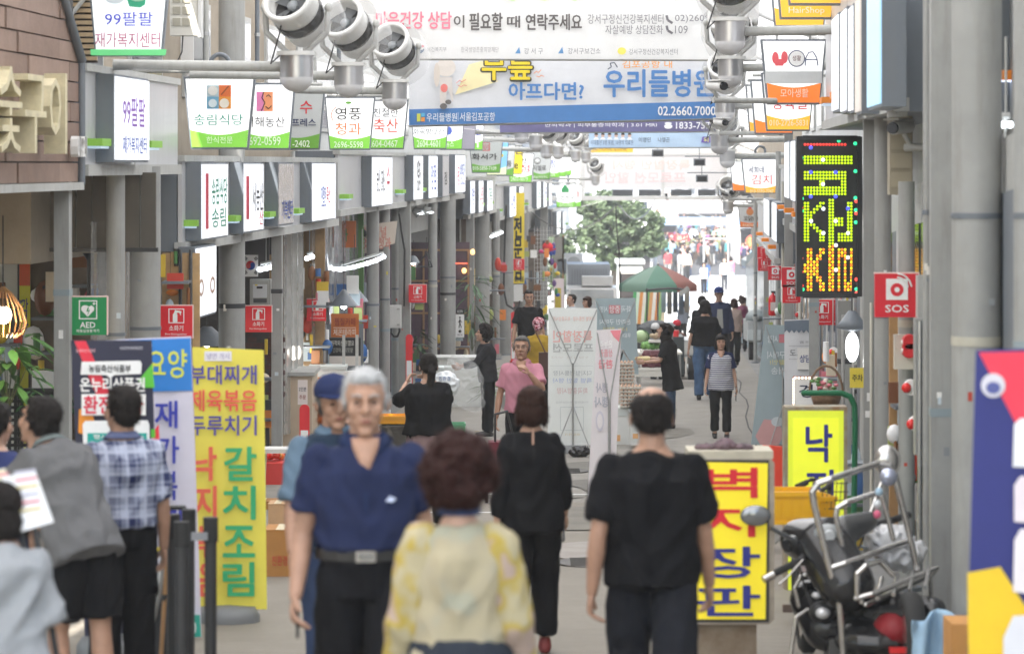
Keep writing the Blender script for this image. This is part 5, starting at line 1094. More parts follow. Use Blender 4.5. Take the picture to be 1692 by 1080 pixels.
t = thing('shop_sign', 'orange sign with yellow and green letters under the second fascia', 'sign', W(566, 398, 110)); b = MB(); b.b2(-.3, .2, .0, .05, -.1, .3); b.obj('board', C('#c46a34'), t); text('e', -.16, .08, .09, .16, C('#c8c820'), t, bold=.04); text('가', .02, .09, .12, .18, C('#2c7a3a'), t, bold=.03)
t = thing('standing_board', 'orange and black heat therapy cafe board with a brown top', 'signboard', W(570, 640, 117), 0)
items(t, 570, 640, 117, [('p', rect(547, 518, 593, 557), C('#c0692a'), 'upper_panel'), ('p', rect(544, 558, 596, 588), C('#1f2124'), 'lower_panel'), ('p', rect(544, 588, 596, 604), C('#d8d2cc'), 'base_panel')], y=0)
items(t, 570, 640, 117, [T_('찜질카페', 553, 525, 587, 538, '#8c2a20', .02), T_('체온테라피', 551, 543, 588, 554, '#f1e4d4', .01), T_('원적외선 온열요', 547, 562, 585, 571, '#d8d8d0', .01), T_('건강하고 따뜻함', 550, 574, 583, 582, '#b9b9b2', .005), ('l', [(551, 541), (588, 541)], .8, C('#f1e4d4'))], y=-.012)
b = MB(); b.b2(-.26, .26, .004, .03, -1.3, .9); b.obj('frame', GREYD, t)
t = thing('cable_box', 'white electrical box with black conduit on the square column', 'electrical box', W(648, 542, 99)); b = MB(); b.b2(-.15, .15, 0, .14, 0, .38); b.obj('case', WHT, t); b = MB(); b.b2(-.14, .135, -.012, -.001, .01, .37); b.obj('door', WHT, t)
for z in (.06, .32): b = MB(); b.b2(.08, .125, -.03, -.013, z-.012, z+.012); b.obj('latch', GREYL, t)
b = MB(); b.tube([(-.02, .05, 0), (-.02, .05, -.08), (.03, .05, -.14), (.09, .05, -.14), (.12, .05, -.06), (.12, .05, .0)], .018, 6); b.obj('conduit', DKM, t); b = MB(); b.tube([(.20, .0, .38), (.21, .0, 1.3), (.16, 0, 1.6), (.12, 0, 1.9)], .018, 6); b.obj('conduit', DKM, t)
t = thing('cable_box', 'small white box with a hanging black hose loop near the standing man', 'electrical box', W(856, 498, 66)); b = MB(); b.b2(-.11, .12, 0, .1, 0, .42); b.obj('case', WHT, t); b = MB(); b.tube([(-.3, 0, 2.4), (-.34, 0, 1.2), (-.36, 0, .3), (-.28, 0, -.08), (-.12, 0, -.18), (.02, 0, -.12), (.04, 0, 0)], .025, 6); b.obj('hose', DKM, t)
for (x, y0, y1, s, w_, lb) in ((484, 250, 560, 121, .03, 'thin vertical conduit left of the hanging bulbs'), (496, 300, 560, 121, .035, 'grey conduit beside the bare bulbs'), (510, 300, 545, 118, .03, 'conduit dropping to the small lamp')):
    t = thing('conduit', lb, 'pipe', W(x, y1, s)); b = MB(); b.cyl((0, 0, 0), (0, 0, (y1-y0)/s), w_, n=8); b.obj('pipe', GREYL, t); b = MB(); b.cyl((0, 0, .3), (0, 0, .34), w_*1.4, n=8); b.obj('clamp', STEEL, t)
# wood framed cafe window
t = thing('cafe_window', 'purple tinted window with wooden frame bars between the slim columns', 'window', W(680, 660, 78))
def wb(x0, x1, y0, y1, mat, nm, a=-.05, c=0): b = MB(); b.b2((x0-680)/78, (x1-680)/78, a, c, -(y1-660)/78, -(y0-660)/78); return b.obj(nm, mat, t)
WF = M('pale_wood_frame', srgb('#a27c58'), rough=.6, var=.2)
wb(668, 776, 400, 660, PURP, 'pane', -.01, 0)
for y in (413, 464, 517, 575): wb(668, 776, y-1.5, y+1.5, WF, 'bar')
for x in (700, 774): wb(x-1.5, x+1.5, 412, 640, WF, 'bar', -.045, .0)
b = MB(); b.cyl(((748-680)/78, -.06, (660-435)/78), ((772-680)/78, -.06, (660-435)/78), .01, n=6); b.obj('neon_tube', LIT('#ff5a40', 2.0), t)
for x, y in ((767, 447), (781, 416)): b = MB(); b.ell(((x-680)/78, -.08, (660-y)/78), (.05, .04, .06), 8, 6); b.obj('warm_lamp', LIT('#ffc070', 2.0), t)
t = thing('triangle_lamp', 'black triangular wire lamp frame in the cafe window', 'lamp', W(703, 420, 93)); b = MB(); b.tube([(-.17, 0, -.22), (.12, 0, -.22), (.02, 0, .02), (-.17, 0, -.22)], .014, 5); b.cyl((.02, 0, .02), (.02, 0, .3), .006, n=5); b.obj('wire_frame', DKM, t)
t = thing('notice_plate', 'black and white vertical notice with walking figure on the round column edge', 'sign', W(760, 557, 82)); b = MB(); b.b2(-.085, .085, 0, .01, .0, .46); b.obj('plate', WHITE, t); b = MB(); b.b2(-.085, .085, 0.0, .011, .47, .57); b.obj('top_plate', BLACK, t); text('CCTV', 0, .52, .11, .05, WHITE, t)
b = MB(); b.tube([(-.02, -.01, .2), (0, -.01, .28), (.03, -.01, .2)], .008, 5); b.tube([(0, -.01, .28), (0, -.01, .36)], .012, 5); b.ell((0, -.01, .40), (.018, .01, .018), 8, 6); b.tube([(-.03, -.01, .3), (0, -.01, .35), (.035, -.01, .3)], .007, 5); b.obj('walking_figure', BLACK, t); b = MB(); b.ell((0, -.008, .12), (.03, .006, .03), 10, 6); b.obj('mark', BLACK, t); text('안전', 0, .05, .1, .03, BLACK, t)
t = thing('yellow_banner', 'yellow vertical banner with black letters behind the small extinguisher sign', 'banner', W(856, 465, 61)); b = MB(); b.b2(-.15, .17, 0, .02, -.05, 2.4); b.obj('cloth', C('#f0d63a'), t); text('전\n문\n점', .0, .9, .2, 1.7, BLACK, t, bold=.035); text('문점', .02, .07, .24, .14, BLACK, t, bold=.03)
# plants
def plant(label, px, py, s, n, L, wd, spread, seed, up=1.0, name='potted_plant', col='#3f6a35', mound=None):
    rnd = random.Random(seed); t = thing(name, label, 'plant', W(px, py, s)); st = MB(); lm = M('leaf_'+col.lstrip('#'), srgb(col), rough=.5, var=.35, sc=4); lf = []
    for i in range(n):
        a = rnd.uniform(0, 2*PI); r = rnd.uniform(.1, 1)*spread; h = rnd.uniform(.15, 1)*up; x, y, z = r*math.cos(a), r*math.sin(a), h
        if i % 4 == 0: st.cyl((0, 0, 0), (x, y, z), .006, .003, 5, False)
        d = Vector((math.cos(a), math.sin(a), rnd.uniform(-.8, .5))).normalized(); sd = d.cross(Vector((0, 0, 1))).normalized(); nr = sd.cross(d)
        l_ = L*rnd.uniform(.6, 1.2); P = [Vector((x, y, z))]; V = []
        for q, w_ in ((0, .1), (.3, .9), (.65, .8), (1, .03)):
            c_ = Vector((x, y, z))+d*l_*q-Vector((0, 0, 1))*l_*.35*q*q; V += [c_-sd*wd*w_+nr*.006, c_+nr*(-.004), c_+sd*wd*w_+nr*.006]
        lf.append(V)
    o0 = None
    if n <= 60:
        for V in lf:
            b = MB(); b.add(V, [(q*3, q*3+1, q*3+4, q*3+3) for q in range(3)]+[(q*3+1, q*3+2, q*3+5, q*3+4) for q in range(3)], True); b.obj('leaf', lm, t)
    else:
        b = MB()
        for V in lf: b.add(V, [(q*3, q*3+1, q*3+4, q*3+3) for q in range(3)]+[(q*3+1, q*3+2, q*3+5, q*3+4) for q in range(3)], True)
        stuff(b.obj('foliage', lm, t))
    st.obj('stem', M('stem_green', (.08, .1, .04)), t)
    if mound: b = MB(); b.lathe(mound, 16); b.obj('pot', C('#3a3a3c'), t)
    return t
plant('broad-leaved green plant at the left edge behind the menu holder', 12, 680, 200, 46, .26, .045, .25, 3, up=.62, col='#4c7a3c')
plant('small leafy plant with pale flowers by the square grey post', 75, 690, 195, 58, .12, .022, .25, 5, up=.25, col='#3f7040')
plant('strappy leaf plant between the cafe window and the wire banded column', 780, 580, 80, 54, .42, .03, .22, 8, up=1.6, col='#4a6a48', mound=[(.14, -.9), (.18, -.5), (.17, -.5), (.0, -.52)])
plant('low cafe window plant with dark leaves', 690, 590, 90, 26, .22, .04, .15, 9, up=.5, col='#3a5a3a')
plant('grassy stems behind the pink polo man', 812, 660, 100, 40, .35, .01, .08, 12, up=.5, col='#6a8a4a')
# black lattice, menu stand at left edge
t = thing('lattice_panel', 'black perforated lattice panel behind the crouching customers at the left', 'panel', W(35, 800, 196)); b = MB(); s = 196
for i in range(12): x = -.27+i*.052; b.b2(x, x+.028, 0, .02, 0, .78)
for i in range(15): z = i*.053; b.b2(-.27, .32, -.003, .017, z, z+.026)
b.b2(-.28, .33, -.01, .03, .77, .81); stuff(b.obj('lattice', DKM, t))

# small hung and shelved goods inside every bay
rs = random.Random(11); GC = ['#c8402e', '#e8d8c0', '#d8b83a', '#4a7a44', '#f0f0ee', '#8a5a34', '#2f5f9a', '#d87a8a', '#3a3a3e', '#b9c8d0', '#e88a3a', '#7a4a2a', '#f4f4f4', '#a8b46a']
def clutter(shop_, X0, X1, Y0, Y1, s, n, big=1.0):
    for i in range(n):
        x = rs.uniform(X0, X1); y = rs.uniform(Y0, Y1); p = W(x, y, s*rs.uniform(.985, 1.0)); b = MB(); w_ = rs.uniform(.035, .11)*big; h_ = rs.uniform(.05, .17)*big; k = rs.random()
        if k < .45: b.box(p.x, p.y, p.z, w_*2, .04, h_*2); nm_ = 'poster' if k < .2 else 'goods_box'
        elif k < .75: b.ell(tuple(p), (w_, .05, h_), 9, 6); nm_ = 'hanging_bag'
        else: b.cyl((p.x, p.y, p.z-h_), (p.x, p.y, p.z+h_), w_*.4, n=8); nm_ = 'bottle'
        b.obj(nm_, C(rs.choice(GC)), shop_)
    for q in range(2):
        y = Y0+(Y1-Y0)*(q+1)/3; a = W(X0, y, s); c = W(X1, y, s); b = MB(); b.b2(a.x, c.x, a.y-.05, a.y+.25, a.z-.012, a.z+.012); b.obj('shelf', GREYD, shop_)
clutter(SH[0], -20, 30, 430, 640, 182, 16); clutter(SH[0], 52, 90, 470, 640, 180, 10); clutter(SH[0], 118, 172, 430, 560, 180, 10, .8); clutter(SH[1], 268, 312, 420, 560, 178, 12, .7)
clutter(SH[2], 405, 448, 560, 760, 139, 12); clutter(SH[3], 468, 545, 440, 640, 121, 34, .9); clutter(SH[4], 505, 606, 470, 650, 113, 34, .9); clutter(SH[5], 672, 700, 430, 640, 90, 12); clutter(SH[5], 724, 776, 540, 640, 79, 14)
clutter(SH[6], 700, 770, 440, 620, 76, 16); clutter(SH[7], 776, 835, 400, 640, 69, 26); clutter(SH[8], 845, 905, 390, 600, 60, 34); clutter(SH[9], 905, 940, 440, 560, 49, 14)
# ---------------------------------------------------------------- standing banners and boards in the lane
def standing(label, cor, s, base_py, mat, prints, name='standing_banner', cat='banner', wav=.006, xframe=False, base=True, thick=False, grp=None):
    (x0, y0), (x1, y1), (x2, y2), (x3, y3) = cor; cx = (x0+x1)/2
    root = thing(name, label, cat, G(cx, s), 0, grp); gyy = gy(s); Zp = lambda y: -(y-gyy)/s; Xp = lambda x: (x-cx)/s
    N = 10; V = []
    for i in range(N+1):
        u = i/N
        for j in range(9):
            v = j/8; x = (x3+(x2-x3)*u)*(1-v)+(x0+(x1-x0)*u)*v; y = (y3+(y2-y3)*u)*(1-v)+(y0+(y1-y0)*u)*v
            V.append((Xp(x), wav*math.sin(u*7+v*4), Zp(y)))
    b = MB(); b.add(V, [(i*9+j, (i+1)*9+j, (i+1)*9+j+1, i*9+j+1) for i in range(N) for j in range(8)], True); b.obj('cloth', mat, root)
    items(root, cx, gyy, s, prints, y=-wav-.003)
    w = (x1-x0)/2/s; h = Zp(y0)
    b = MB(); b.cyl((0, .05 if not xframe else -.05, .02), (0, .05 if not xframe else -.05, h*.62 if xframe else h), .014, n=8); b.obj('pole', STEEL, root)
    yy = -.03 if xframe else .03
    for sx in (-1, 1):
        b = MB(); b.cyl((0, yy*1.6, h*.60), (sx*w*.97, yy, h*.985), .007, n=6); b.obj('brace', STEEL, root)
        b = MB(); b.cyl((0, yy*1.6, h*.33), (sx*w*.75, yy*4, .02), .007, n=6); b.obj('leg', STEEL, root)
    if base: b = MB(); b.lathe([(.0, .11), (.17, .10), (.2, .05), (.2, 0)], 18); b.obj('weight_base', C('#77797b'), root)
    return root
Y_ = '#efe25c'
standing('yellow standing banner listing stews in violet, red and green letters', [(318, 573), (436, 578), (441, 1006), (330, 1006)], 262, 1025, C(Y_, trans=.15),
         [('p', rect(338, 580, 383, 596), C('#eceaf0'), 'paper_slip'), T_('냉면 개시', 342, 583, 379, 593, '#9a92b8', .005),
          T_('부대찌개', 314, 603, 424, 634, '#5048a0', .028), T_('제육볶음', 314, 644, 424, 678, '#ea5f4e', .028), T_('두루치기', 314, 686, 424, 718, '#5048a0', .028),
          T_('갈', 372, 738, 423, 792, '#35ad72', .035), T_('치', 370, 802, 422, 856, '#35ad72', .035), T_('조', 370, 868, 421, 918, '#35ad72', .035), T_('림', 370, 928, 420, 982, '#35ad72', .035),
          T_('낙', 318, 738, 358, 792, '#ea6a50', .035), T_('지', 322, 802, 358, 856, '#ea6a50', .035), T_('볶', 328, 868, 358, 918, '#ea6a50', .035), T_('음', 330, 928, 358, 982, '#ea6a50', .035)])
standing('blue and white standing banner for home care between the navy and yellow ones', [(170, 562), (316, 555), (333, 1052), (200, 1058)], 277, 1060, C('#e2dff0', trans=.15),
         [('p', [(170, 648), (318, 645), (315, 558), (171, 563)], C('#2f86dc')), T_('요양', 243, 577, 309, 624, '#e2ea5a', .02), T_('재', 257, 662, 293, 706, '#3d45b8', .03), T_('가', 260, 720, 296, 764, '#3d45b8', .03), T_('복', 266, 778, 293, 824, '#3d45b8', .03), T_('지', 270, 838, 300, 880, '#3d45b8', .03), ('p', [(205, 1057), (333, 1050), (331, 1014), (206, 1014)], C('#2ba796')), T_('2690', 290, 1024, 325, 1046, '#e8f6f2', .01)])
standing('navy market voucher banner with red, green and orange shapes behind the plaid shirt man', [(117, 562), (251, 562), (264, 1040), (140, 1050)], 288, 1060, C('#2a2c44', trans=.05),
         [('p', [(123, 563), (142, 563), (190, 668), (166, 668)], C('#e8324a')), ('p', [(229, 628), (252, 600), (256, 640), (236, 640)], C('#5cc23c')), ('p', [(131, 676), (150, 670), (158, 700), (152, 722), (130, 714)], C('#f39a2e')), ('p', [(250, 716), (263, 700), (265, 755), (256, 748)], C('#ea3246')), ('p', rect(250, 708, 257, 722), C('#5cc23c')),
          ('p', [(134, 618), (136, 597), (232, 595), (235, 600), (234, 617), (190, 619), (183, 624), (177, 619)], C('#f2f3f5')), T_('농림축산식품부', 148, 602, 217, 614, '#22242c', .025),
          T_('온누리상품권', 134, 623, 240, 646, '#f4f4f4', .035), ('p', rect(136, 650, 242, 685), C('#f4f4f4')), T_('환전행사', 140, 653, 238, 682, '#e0264a', .03),
          ('p', [(140, 760), (138, 700), (142, 694), (245, 693), (248, 700), (250, 800), (142, 800)], C('#f0f1f3')), ('p', rect(146, 714, 244, 734), C('#12a59a')), T_('행사', 156, 716, 180, 724, '#f4f4f4'), T_('농', 222, 716, 240, 724, '#f4f4f4'),
          ('l', [(150, 745), (240, 745)], 1.5, C('#c3c6cc')), ('l', [(150, 755), (240, 755)], 1.5, C('#c3c6cc')), ('l', [(155, 765), (235, 765)], 1.5, C('#c3c6cc')), T_('농림축산식품부', 128, 575, 160, 581, '#f3c4cc', .005), T_('소상공인시장진흥공단', 200, 571, 238, 576, '#e8e8ee', .005)])
# white X-banners seen from behind: letters show through reversed
XB = C('#e8ecea', trans=.45); pr = lambda st, x0, y0, x1, y1, c, bd=.02: ('t', st, x0, y0, x1, y1, C(c), bd, True)
standing('tall white X-banner seen from behind with grey and pink mirrored lettering', [(906, 508), (987, 509), (981, 735), (905, 735)], 125, 760, XB,
         [pr('디지털 전통시장 · 화곡중앙시장', 913, 523, 982, 530, '#e6bfb6', .02), pr('특장할인', 914, 546, 978, 565, '#eab8b2', .03), pr('프로모션', 914, 567, 980, 581, '#b9bcbc', .035), pr('9월 1일 부터', 912, 588, 972, 592, '#d8d6d2', .003),
          ('l', [(909, 604), (980, 604)], .7, C('#cfd4d4')), pr('디지털전통시장', 914, 612, 977, 620, '#b3b8bb', .015), pr('특별 할인 행사', 913, 624, 978, 632, '#b4c0dc', .02), pr('화곡중앙시장', 920, 640, 971, 650, '#d4b8b8', .02), pr('카메라로 찍어보세요', 918, 662, 972, 666, '#bfc4c4', .004),
          ('l', [(926, 672), (964, 672), (964, 710), (926, 710), (926, 672)], .8, C('#c4cccc')), pr('바로가기', 934, 715, 958, 719, '#d8c9a0', .005)], xframe=True)
standing('narrow pink and white X-banner leaning beside the tall white one, seen from behind', [(986, 545), (1027, 543), (1014, 856), (969, 856)], 172, 860, C('#e6e1e4', trans=.4),
         [('p', [(1008, 546), (1026, 545), (1023, 565), (1014, 556)], C('#f08f9a')), pr('온누리', 991, 562, 1012, 574, '#f6f6f6', .04), pr('상품권', 991, 577, 1012, 589, '#e2a4ac', .03), pr('환급', 989, 594, 1012, 608, '#e88a94', .03), pr('행사', 985, 632, 1004, 648, '#b9b8c4', .03), pr('행사', 982, 655, 1006, 672, '#b2b4c0', .03), ('e', 991, 695, 7, 17, C('#cfccd8')), ('e', 991, 695, 4.5, 12, C('#e6e1e4')), ('p', [(969, 856), (1014, 856), (1014, 842), (970, 842)], C('#8a9ac6'))], xframe=True, base=False)
standing('blue-grey X-banner seen from behind between the white one and the produce stall', [(984, 493), (1050, 492), (1055, 618), (988, 618)], 108, 640, C('#a3b4ba', trans=.25),
         [pr('화곡', 1026, 505, 1043, 516, '#e8eef0', .02), ('p', rect(1006, 504, 1025, 518), C('#d9868c')), pr('중앙', 1007, 505, 1024, 517, '#f4f4f4', .02), pr('시장', 990, 506, 1004, 516, '#e8eef0', .02), pr('온라인 구매시', 991, 527, 1042, 536, '#eef2f2', .02), pr('10% 할인', 997, 540, 1036, 547, '#e6dc90', .02), pr('무료배송', 1020, 550, 1042, 558, '#eef2f2', .02)], xframe=True, base=False)
standing('blue-grey X-banner on the right with a peach picture at its foot', [(1264, 536), (1322, 538), (1320, 742), (1240, 742)], 118, 745, C('#a6b7bd', trans=.2),
         [('p', rect(1287, 552, 1297, 566), C('#cf7c84')), pr('시장', 1268, 554, 1285, 566, '#e8eef0', .02), pr('구매시', 1268, 580, 1297, 592, '#e8eef0', .02), pr('할인!', 1272, 594, 1297, 602, '#e6dc90', .02), pr('배송', 1274, 606, 1297, 618, '#e8eef0', .02), ('p', [(1248, 720), (1262, 692), (1284, 694), (1296, 716), (1284, 738), (1258, 738)], C('#dba9a8'), 'picture'), ('e', 1284, 696, 10, 8, C('#d5dde0'), 'picture')], xframe=True, base=False)
standing('white guesthouse style board with a grey tiled roof picture on the right', [(1296, 528), (1352, 526), (1352, 690), (1296, 690)], 128, 770, C('#dfe0e3'),
         [('p', [(1296, 549), (1300, 545), (1304, 550), (1308, 545), (1312, 550), (1316, 545), (1320, 550), (1324, 545), (1328, 550), (1332, 545), (1336, 550), (1340, 545), (1344, 550), (1351, 545), (1351, 528), (1296, 530)], C('#6f7c8b'), 'roof_picture'), T_('염 마 길', 1321, 563, 1348, 567, '#77787c', .004), T_('도르리', 1305, 577, 1336, 588, '#55565a', .004), T_('킬', 1339, 577, 1349, 588, '#55565a', .004), ('l', [(1303, 571), (1349, 571)], .5, C('#8a8b8f')), ('l', [(1303, 593), (1349, 593)], .5, C('#8a8b8f')), ('p', [(1330, 630), (1351, 595), (1351, 640)], C('#b9b6ba'), 'picture')], base=False)
def litboard(label, cor, s, txt, mt):
    x0, y0, x1, y1 = cor; t = thing('lit_board', label, 'sign', W((x0+x1)/2, y1, s)); w = (x1-x0)/2/s; h = (y1-y0)/s
    b = MB(); b.b2(-w, w, 0, .05, 0, h); b.obj('board', WHITE, t); text(txt, .0, h*.55, w*1.1, h*.45, mt, t, bold=.015)
    b = MB(); b.b2(-w-.01, -w+.012, -.01, .05, 0, h); b.b2(w-.012, w+.01, -.01, .05, 0, h); b.b2(-w, w, -.01, .05, h-.01, h+.015); b.obj('frame', C('#a05a52'), t); b = MB()
    for i in range(10): b.ell((-w, -.015, h*(i+.5)/10), (.012, .008, .016), 6, 4); 
    for i in range(7): b.ell((-w+2*w*(i+.5)/7, -.015, h), (.016, .008, .012), 6, 4)
    stuff(b.obj('border_lights', LIT('#fff0d8', 1.6), t)); return t
litboard('small board with white dot lights and one black syllable', (1311, 624, 1352, 672), 150, '경', C('#1c2a4a'))
# big sign on concrete post: front
s = 300
t = thing('wallpaper_sign', 'tall yellow box sign with red and blue syllables on a concrete post', 'sign', G(1202, s), 0); gyy = gy(s)
Xp = lambda x: (x-1202)/s
Zp = lambda y: -(y-gyy)/s
b = MB(); b.b2(Xp(1155), Xp(1251), .02, .28, 0, Zp(1030)); b.obj('concrete_post', M('stained_concrete', srgb('#a89a86'), rough=.9, var=.3, sc=6, bump=.4, bsc=20, two=srgb('#6e5844')), t)
b = MB(); b.prism([(Xp(x), Zp(y)) for x, y in ((1134, 1024), (1142, 1030), (1270, 1030), (1279, 1022), (1279, 764), (1274, 757), (1140, 757), (1134, 764))], -.02, .30); b.obj('case', M('worn_alu', srgb('#a3988a'), rough=.5, metal=.3, var=.25, sc=6), t)
b = MB(); b.b2(Xp(1137), Xp(1277), -.02, .3, Zp(757), Zp(744)); b.obj('cap', M('worn_cap', srgb('#bdb6a4'), rough=.7, var=.2), t)
b = MB(); b.b2(Xp(1138), Xp(1270), -.028, -.0205, Zp(1026), Zp(759)); b.obj('gasket', C('#2e2c2a'), t)
items(t, 1202, gyy, s, [('p', [(1143, 1021), (1264, 1021), (1268, 764), (1150, 762)], LIT('#f6e02c', .12), 'face'), T_('벽', 1168, 772, 1250, 820, '#dd2230', .035), T_('지', 1156, 836, 1246, 884, '#dd2230', .035), T_('장', 1150, 902, 1254, 952, '#2a2f86', .035), T_('판', 1152, 966, 1254, 1014, '#2a2f86', .035)], y=-.030)
s = 236
t = thing('octopus_sign', 'lime yellow box sign with blue syllables on a wheeled stand, rust spots on its rim', 'sign', G(1346, s), 0); gyy = gy(s); Xp = lambda x: (x-1346)/s
b = MB(); b.b2(Xp(1297), Xp(1400), 0, .2, Zp(985), Zp(672)); b.obj('case', M('rusty_frame', srgb('#b9bfae'), rough=.6, var=.3, sc=10, two=srgb('#8b6a4a')), t)
items(t, 1346, gyy, s, [('p', rect(1302, 678, 1394, 978), LIT('#e2ee3c', .15), 'face'), ('p', rect(1310, 690, 1386, 965), LIT('#eef43a', .2), 'face_inset'), T_('낙', 1332, 702, 1374, 762, '#2c3290', .03), T_('지', 1332, 776, 1376, 832, '#2c3290', .03), T_('볶', 1332, 848, 1376, 900, '#2c3290', .03)], y=-.004)
for sx in (-1, 1): b = MB(); b.cyl((sx*.17, .1, .03), (sx*.17, .1, Zp(985)), .015, n=8); b.ell((sx*.17, .1, .035), (.02, .035, .035), 8, 6); b.obj('leg', STEEL, t)
t = thing('green_stand', 'dark green bent pipe hook standing beside the lime sign', 'stand', G(1414, 215)); gyy = gy(215); b = MB(); Q = lambda x, y: ((x-1414)/215, 0, -(y-gyy)/215)
b.tube([Q(1328, 649), (Q(1390, 649)), Q(1405, 655), Q(1412, 670), Q(1413, 700), Q(1410, gyy-2)], .022, 8); b.obj('pipe', C('#146a44'), t)
t = thing('flower_basket', 'wicker basket of small flowers hanging from the green pipe', 'basket', W(1365, 668, 212)); b = MB(); b.lathe([(.0, 0), (.10, .0), (.13, .10), (.12, .10), (.09, .02)], 18); b.obj('basket_bowl', M('wicker', (.2, .12, .07), rough=.8, var=.4, sc=30), t)
b = MB(); b.tube([(.13*math.cos(i*PI/10), 0, .1+.2*math.sin(i*PI/10)) for i in range(11)], .01, 5); b.obj('handle', M('wicker'), t)
for i in range(26):
    b = MB(); a = random.uniform(0, 6.28); r = random.uniform(0, .13); b.ell((r*math.cos(a), r*math.sin(a), .12+random.uniform(0, .08)), (.022, .022, .014), 6, 4); b.obj('flower' if i % 3 else 'leaf_clump', (C('#5d8a4a'), C('#d87a86'), C('#eee6da'))[i % 3], t)
# ---------------------------------------------------------------- right side clutter
def card(name, label, cat, px0, py0, px1, py1, s, mat, th=.05, extra=None, rz=0):
    t = thing(name, label, cat, W((px0+px1)/2, py1, s), rz); w = (px1-px0)/2/s; h = (py1-py0)/s; b = MB(); b.b2(-w, w, 0, th, 0, h); b.obj('panel', mat, t)
    if extra: extra(t, w, h)
    return t
RP = thing('shop_unit', 'right row of grey shop fronts behind the pipes', 'shop')
for i, (s0, s1, mt) in enumerate(((330, 262, GREYL), (260, 226, C('#8f9a90')), (224, 170, PLATE), (168, 128, GREYL), (126, 100, C('#a9937a')), (98, 74, GREYL), (72, 52, C('#7c8c92')))):
    D0, D1 = F/s0, F/s1; b = MB(); V = along(RX, D0, D1, -.28, -.40, 0, 1.0); V = [(x, y, (gz(y)+2.9 if k % 2 else gz(y))) for k, (x, y, z) in enumerate(V)]; b.add(V, HEX); b.obj('front', mt, RP)
    n = max(3, int((D1-D0)/.5))
    for q in range(n):
        d = D0+(D1-D0)*q/n; b = MB(); V = along(RX, d+.02, d+(D1-D0)/n-.02, -.279, -.262, 0, 1); V = [(x, y, (gz(y)+2.6 if k % 2 else gz(y)+.15)) for k, (x, y, z) in enumerate(V)]; b.add(V, HEX); b.obj('shutter_panel', (mt, GREYD, glass)[(q*7+i) % 3], RP)
ladder = thing('slatted_box', 'cream ribbed box between the right columns above the SOS sign', 'vent box', W(1488, 322, 222)); b = MB(); b.b2(-.08, .09, 0, .15, 0, .62); b.obj('case', C('#a59c88'), ladder)
for q in range(4): b = MB(); b.b2(-.07, .08, -.012, -.001, .06+q*.14, .17+q*.14); b.obj('slat', C('#b3aa94'), ladder)
card('wood_post', 'raw wooden plank standing between the right columns', 'plank', 1470, 524, 1484, 900, 226, M('raw_plank', srgb('#b28a5c'), rough=.7, var=.25, sc=3, bump=.2), .05)
def alarmbox(t, w, h):
    for z in (.8, .55): b = MB(); b.cyl((w*.5, -.05, h*z), (w*.5, 0, h*z), .05, .055, 16); b.obj('red_button', C('#d8242c'), t); b = MB(); b.ell((w*-.1, -.03, h*z), (.02, .02, .02), 8, 6); b.obj('white_knob', WHITE, t)
card('alarm_box', 'cream alarm panel with red round buttons under the front SOS sign', 'alarm box', 1478, 553, 1510, 610, 238, C('#cfcabd'), .06, alarmbox)
card('conduit_box', 'grey cable box beside the front SOS sign', 'electrical box', 1517, 455, 1540, 524, 246, GREYL, .12); card('conduit_box', 'tall grey cable trunk below the SOS sign', 'electrical box', 1513, 526, 1548, 752, 250, GREY, .12)
for (x, y, s, lb) in ((1497, 640, 240, 'red round alarm lamp below the cream alarm panel'), (1505, 700, 242, 'lower red round alarm lamp near the cable trunk'), (1372, 582, 150, 'red round alarm lamp left of the work light'), (1376, 618, 152, 'lower red alarm bell left of the work light'), (1317, 520, 110, 'small red alarm lamp over the blue-grey banner')):
    t = thing('alarm_lamp', lb, 'lamp', W(x, y, s)); b = MB(); b.cyl((.04, 0, 0), (.04, .05, 0), .055, n=18); b.obj('base', WHITE, t); b = MB(); b.ell((.0, -.02, 0), (.034, .035, .036), 14, 8); b.obj('red_dome', C('#dd2a2a', rough=.25), t)
t = thing('fire_extinguisher', 'red fire extinguisher hanging on the far right post', 'extinguisher', W(1277, 522, 92)); b = MB(); b.lathe([(.0, 0), (.075, .01), (.08, .04), (.08, .30), (.06, .36), (.025, .39), (.02, .43)], 16); b.obj('cylinder', C('#d4242c', rough=.25), t); b = MB(); b.b2(-.03, .06, -.02, .02, .42, .45); b.tube([(.02, -.03, .42), (.09, -.05, .36), (.1, -.05, .12)], .012, 6); b.obj('handle_and_hose', DKM, t); b = MB(); b.b2(-.05, .05, -.083, -.079, .1, .25); b.obj('label_plate', C('#e9d9d4'), t)
for (x, y, s, lb) in ((848, 700, 78, 'red fire extinguisher on the floor behind the curly-haired bag handler'), (683, 600+30, 102, 'red fire extinguisher behind the ponytail woman')):
    pass
# fire extinguisher stands (red arch boards)
for (x, y0, s, lb) in ((676, 552, 104, 'white and red arched extinguisher stand beside the cable box column'), (503, 668, 150, 'white and red arched extinguisher stand behind the capped man'), (848, 515, 70, 'red arched extinguisher stand behind the standing man')):
    t = thing('extinguisher_stand', lb, 'stand', G(x, s)); h = (gy(s)-y0)/s; b = MB(); w = .055; P = [(-w, 0), (w, 0), (w, h-w)]+[(w*math.cos(i*PI/10), h-w+w*math.sin(i*PI/10)) for i in range(1, 10)]+[(-w, h-w)]; b.prism(P, 0, .03); b.obj('arch_board', C('#df2b33'), t)
    b = MB(); b.b2(-w*.75, w*.75, -.006, -.001, .1, h*.68); b.obj('white_field', WHITE, t); b = MB(); b.b2(-.08, .08, -.1, .05, 0, .06); b.obj('foot', C('#c22630'), t)
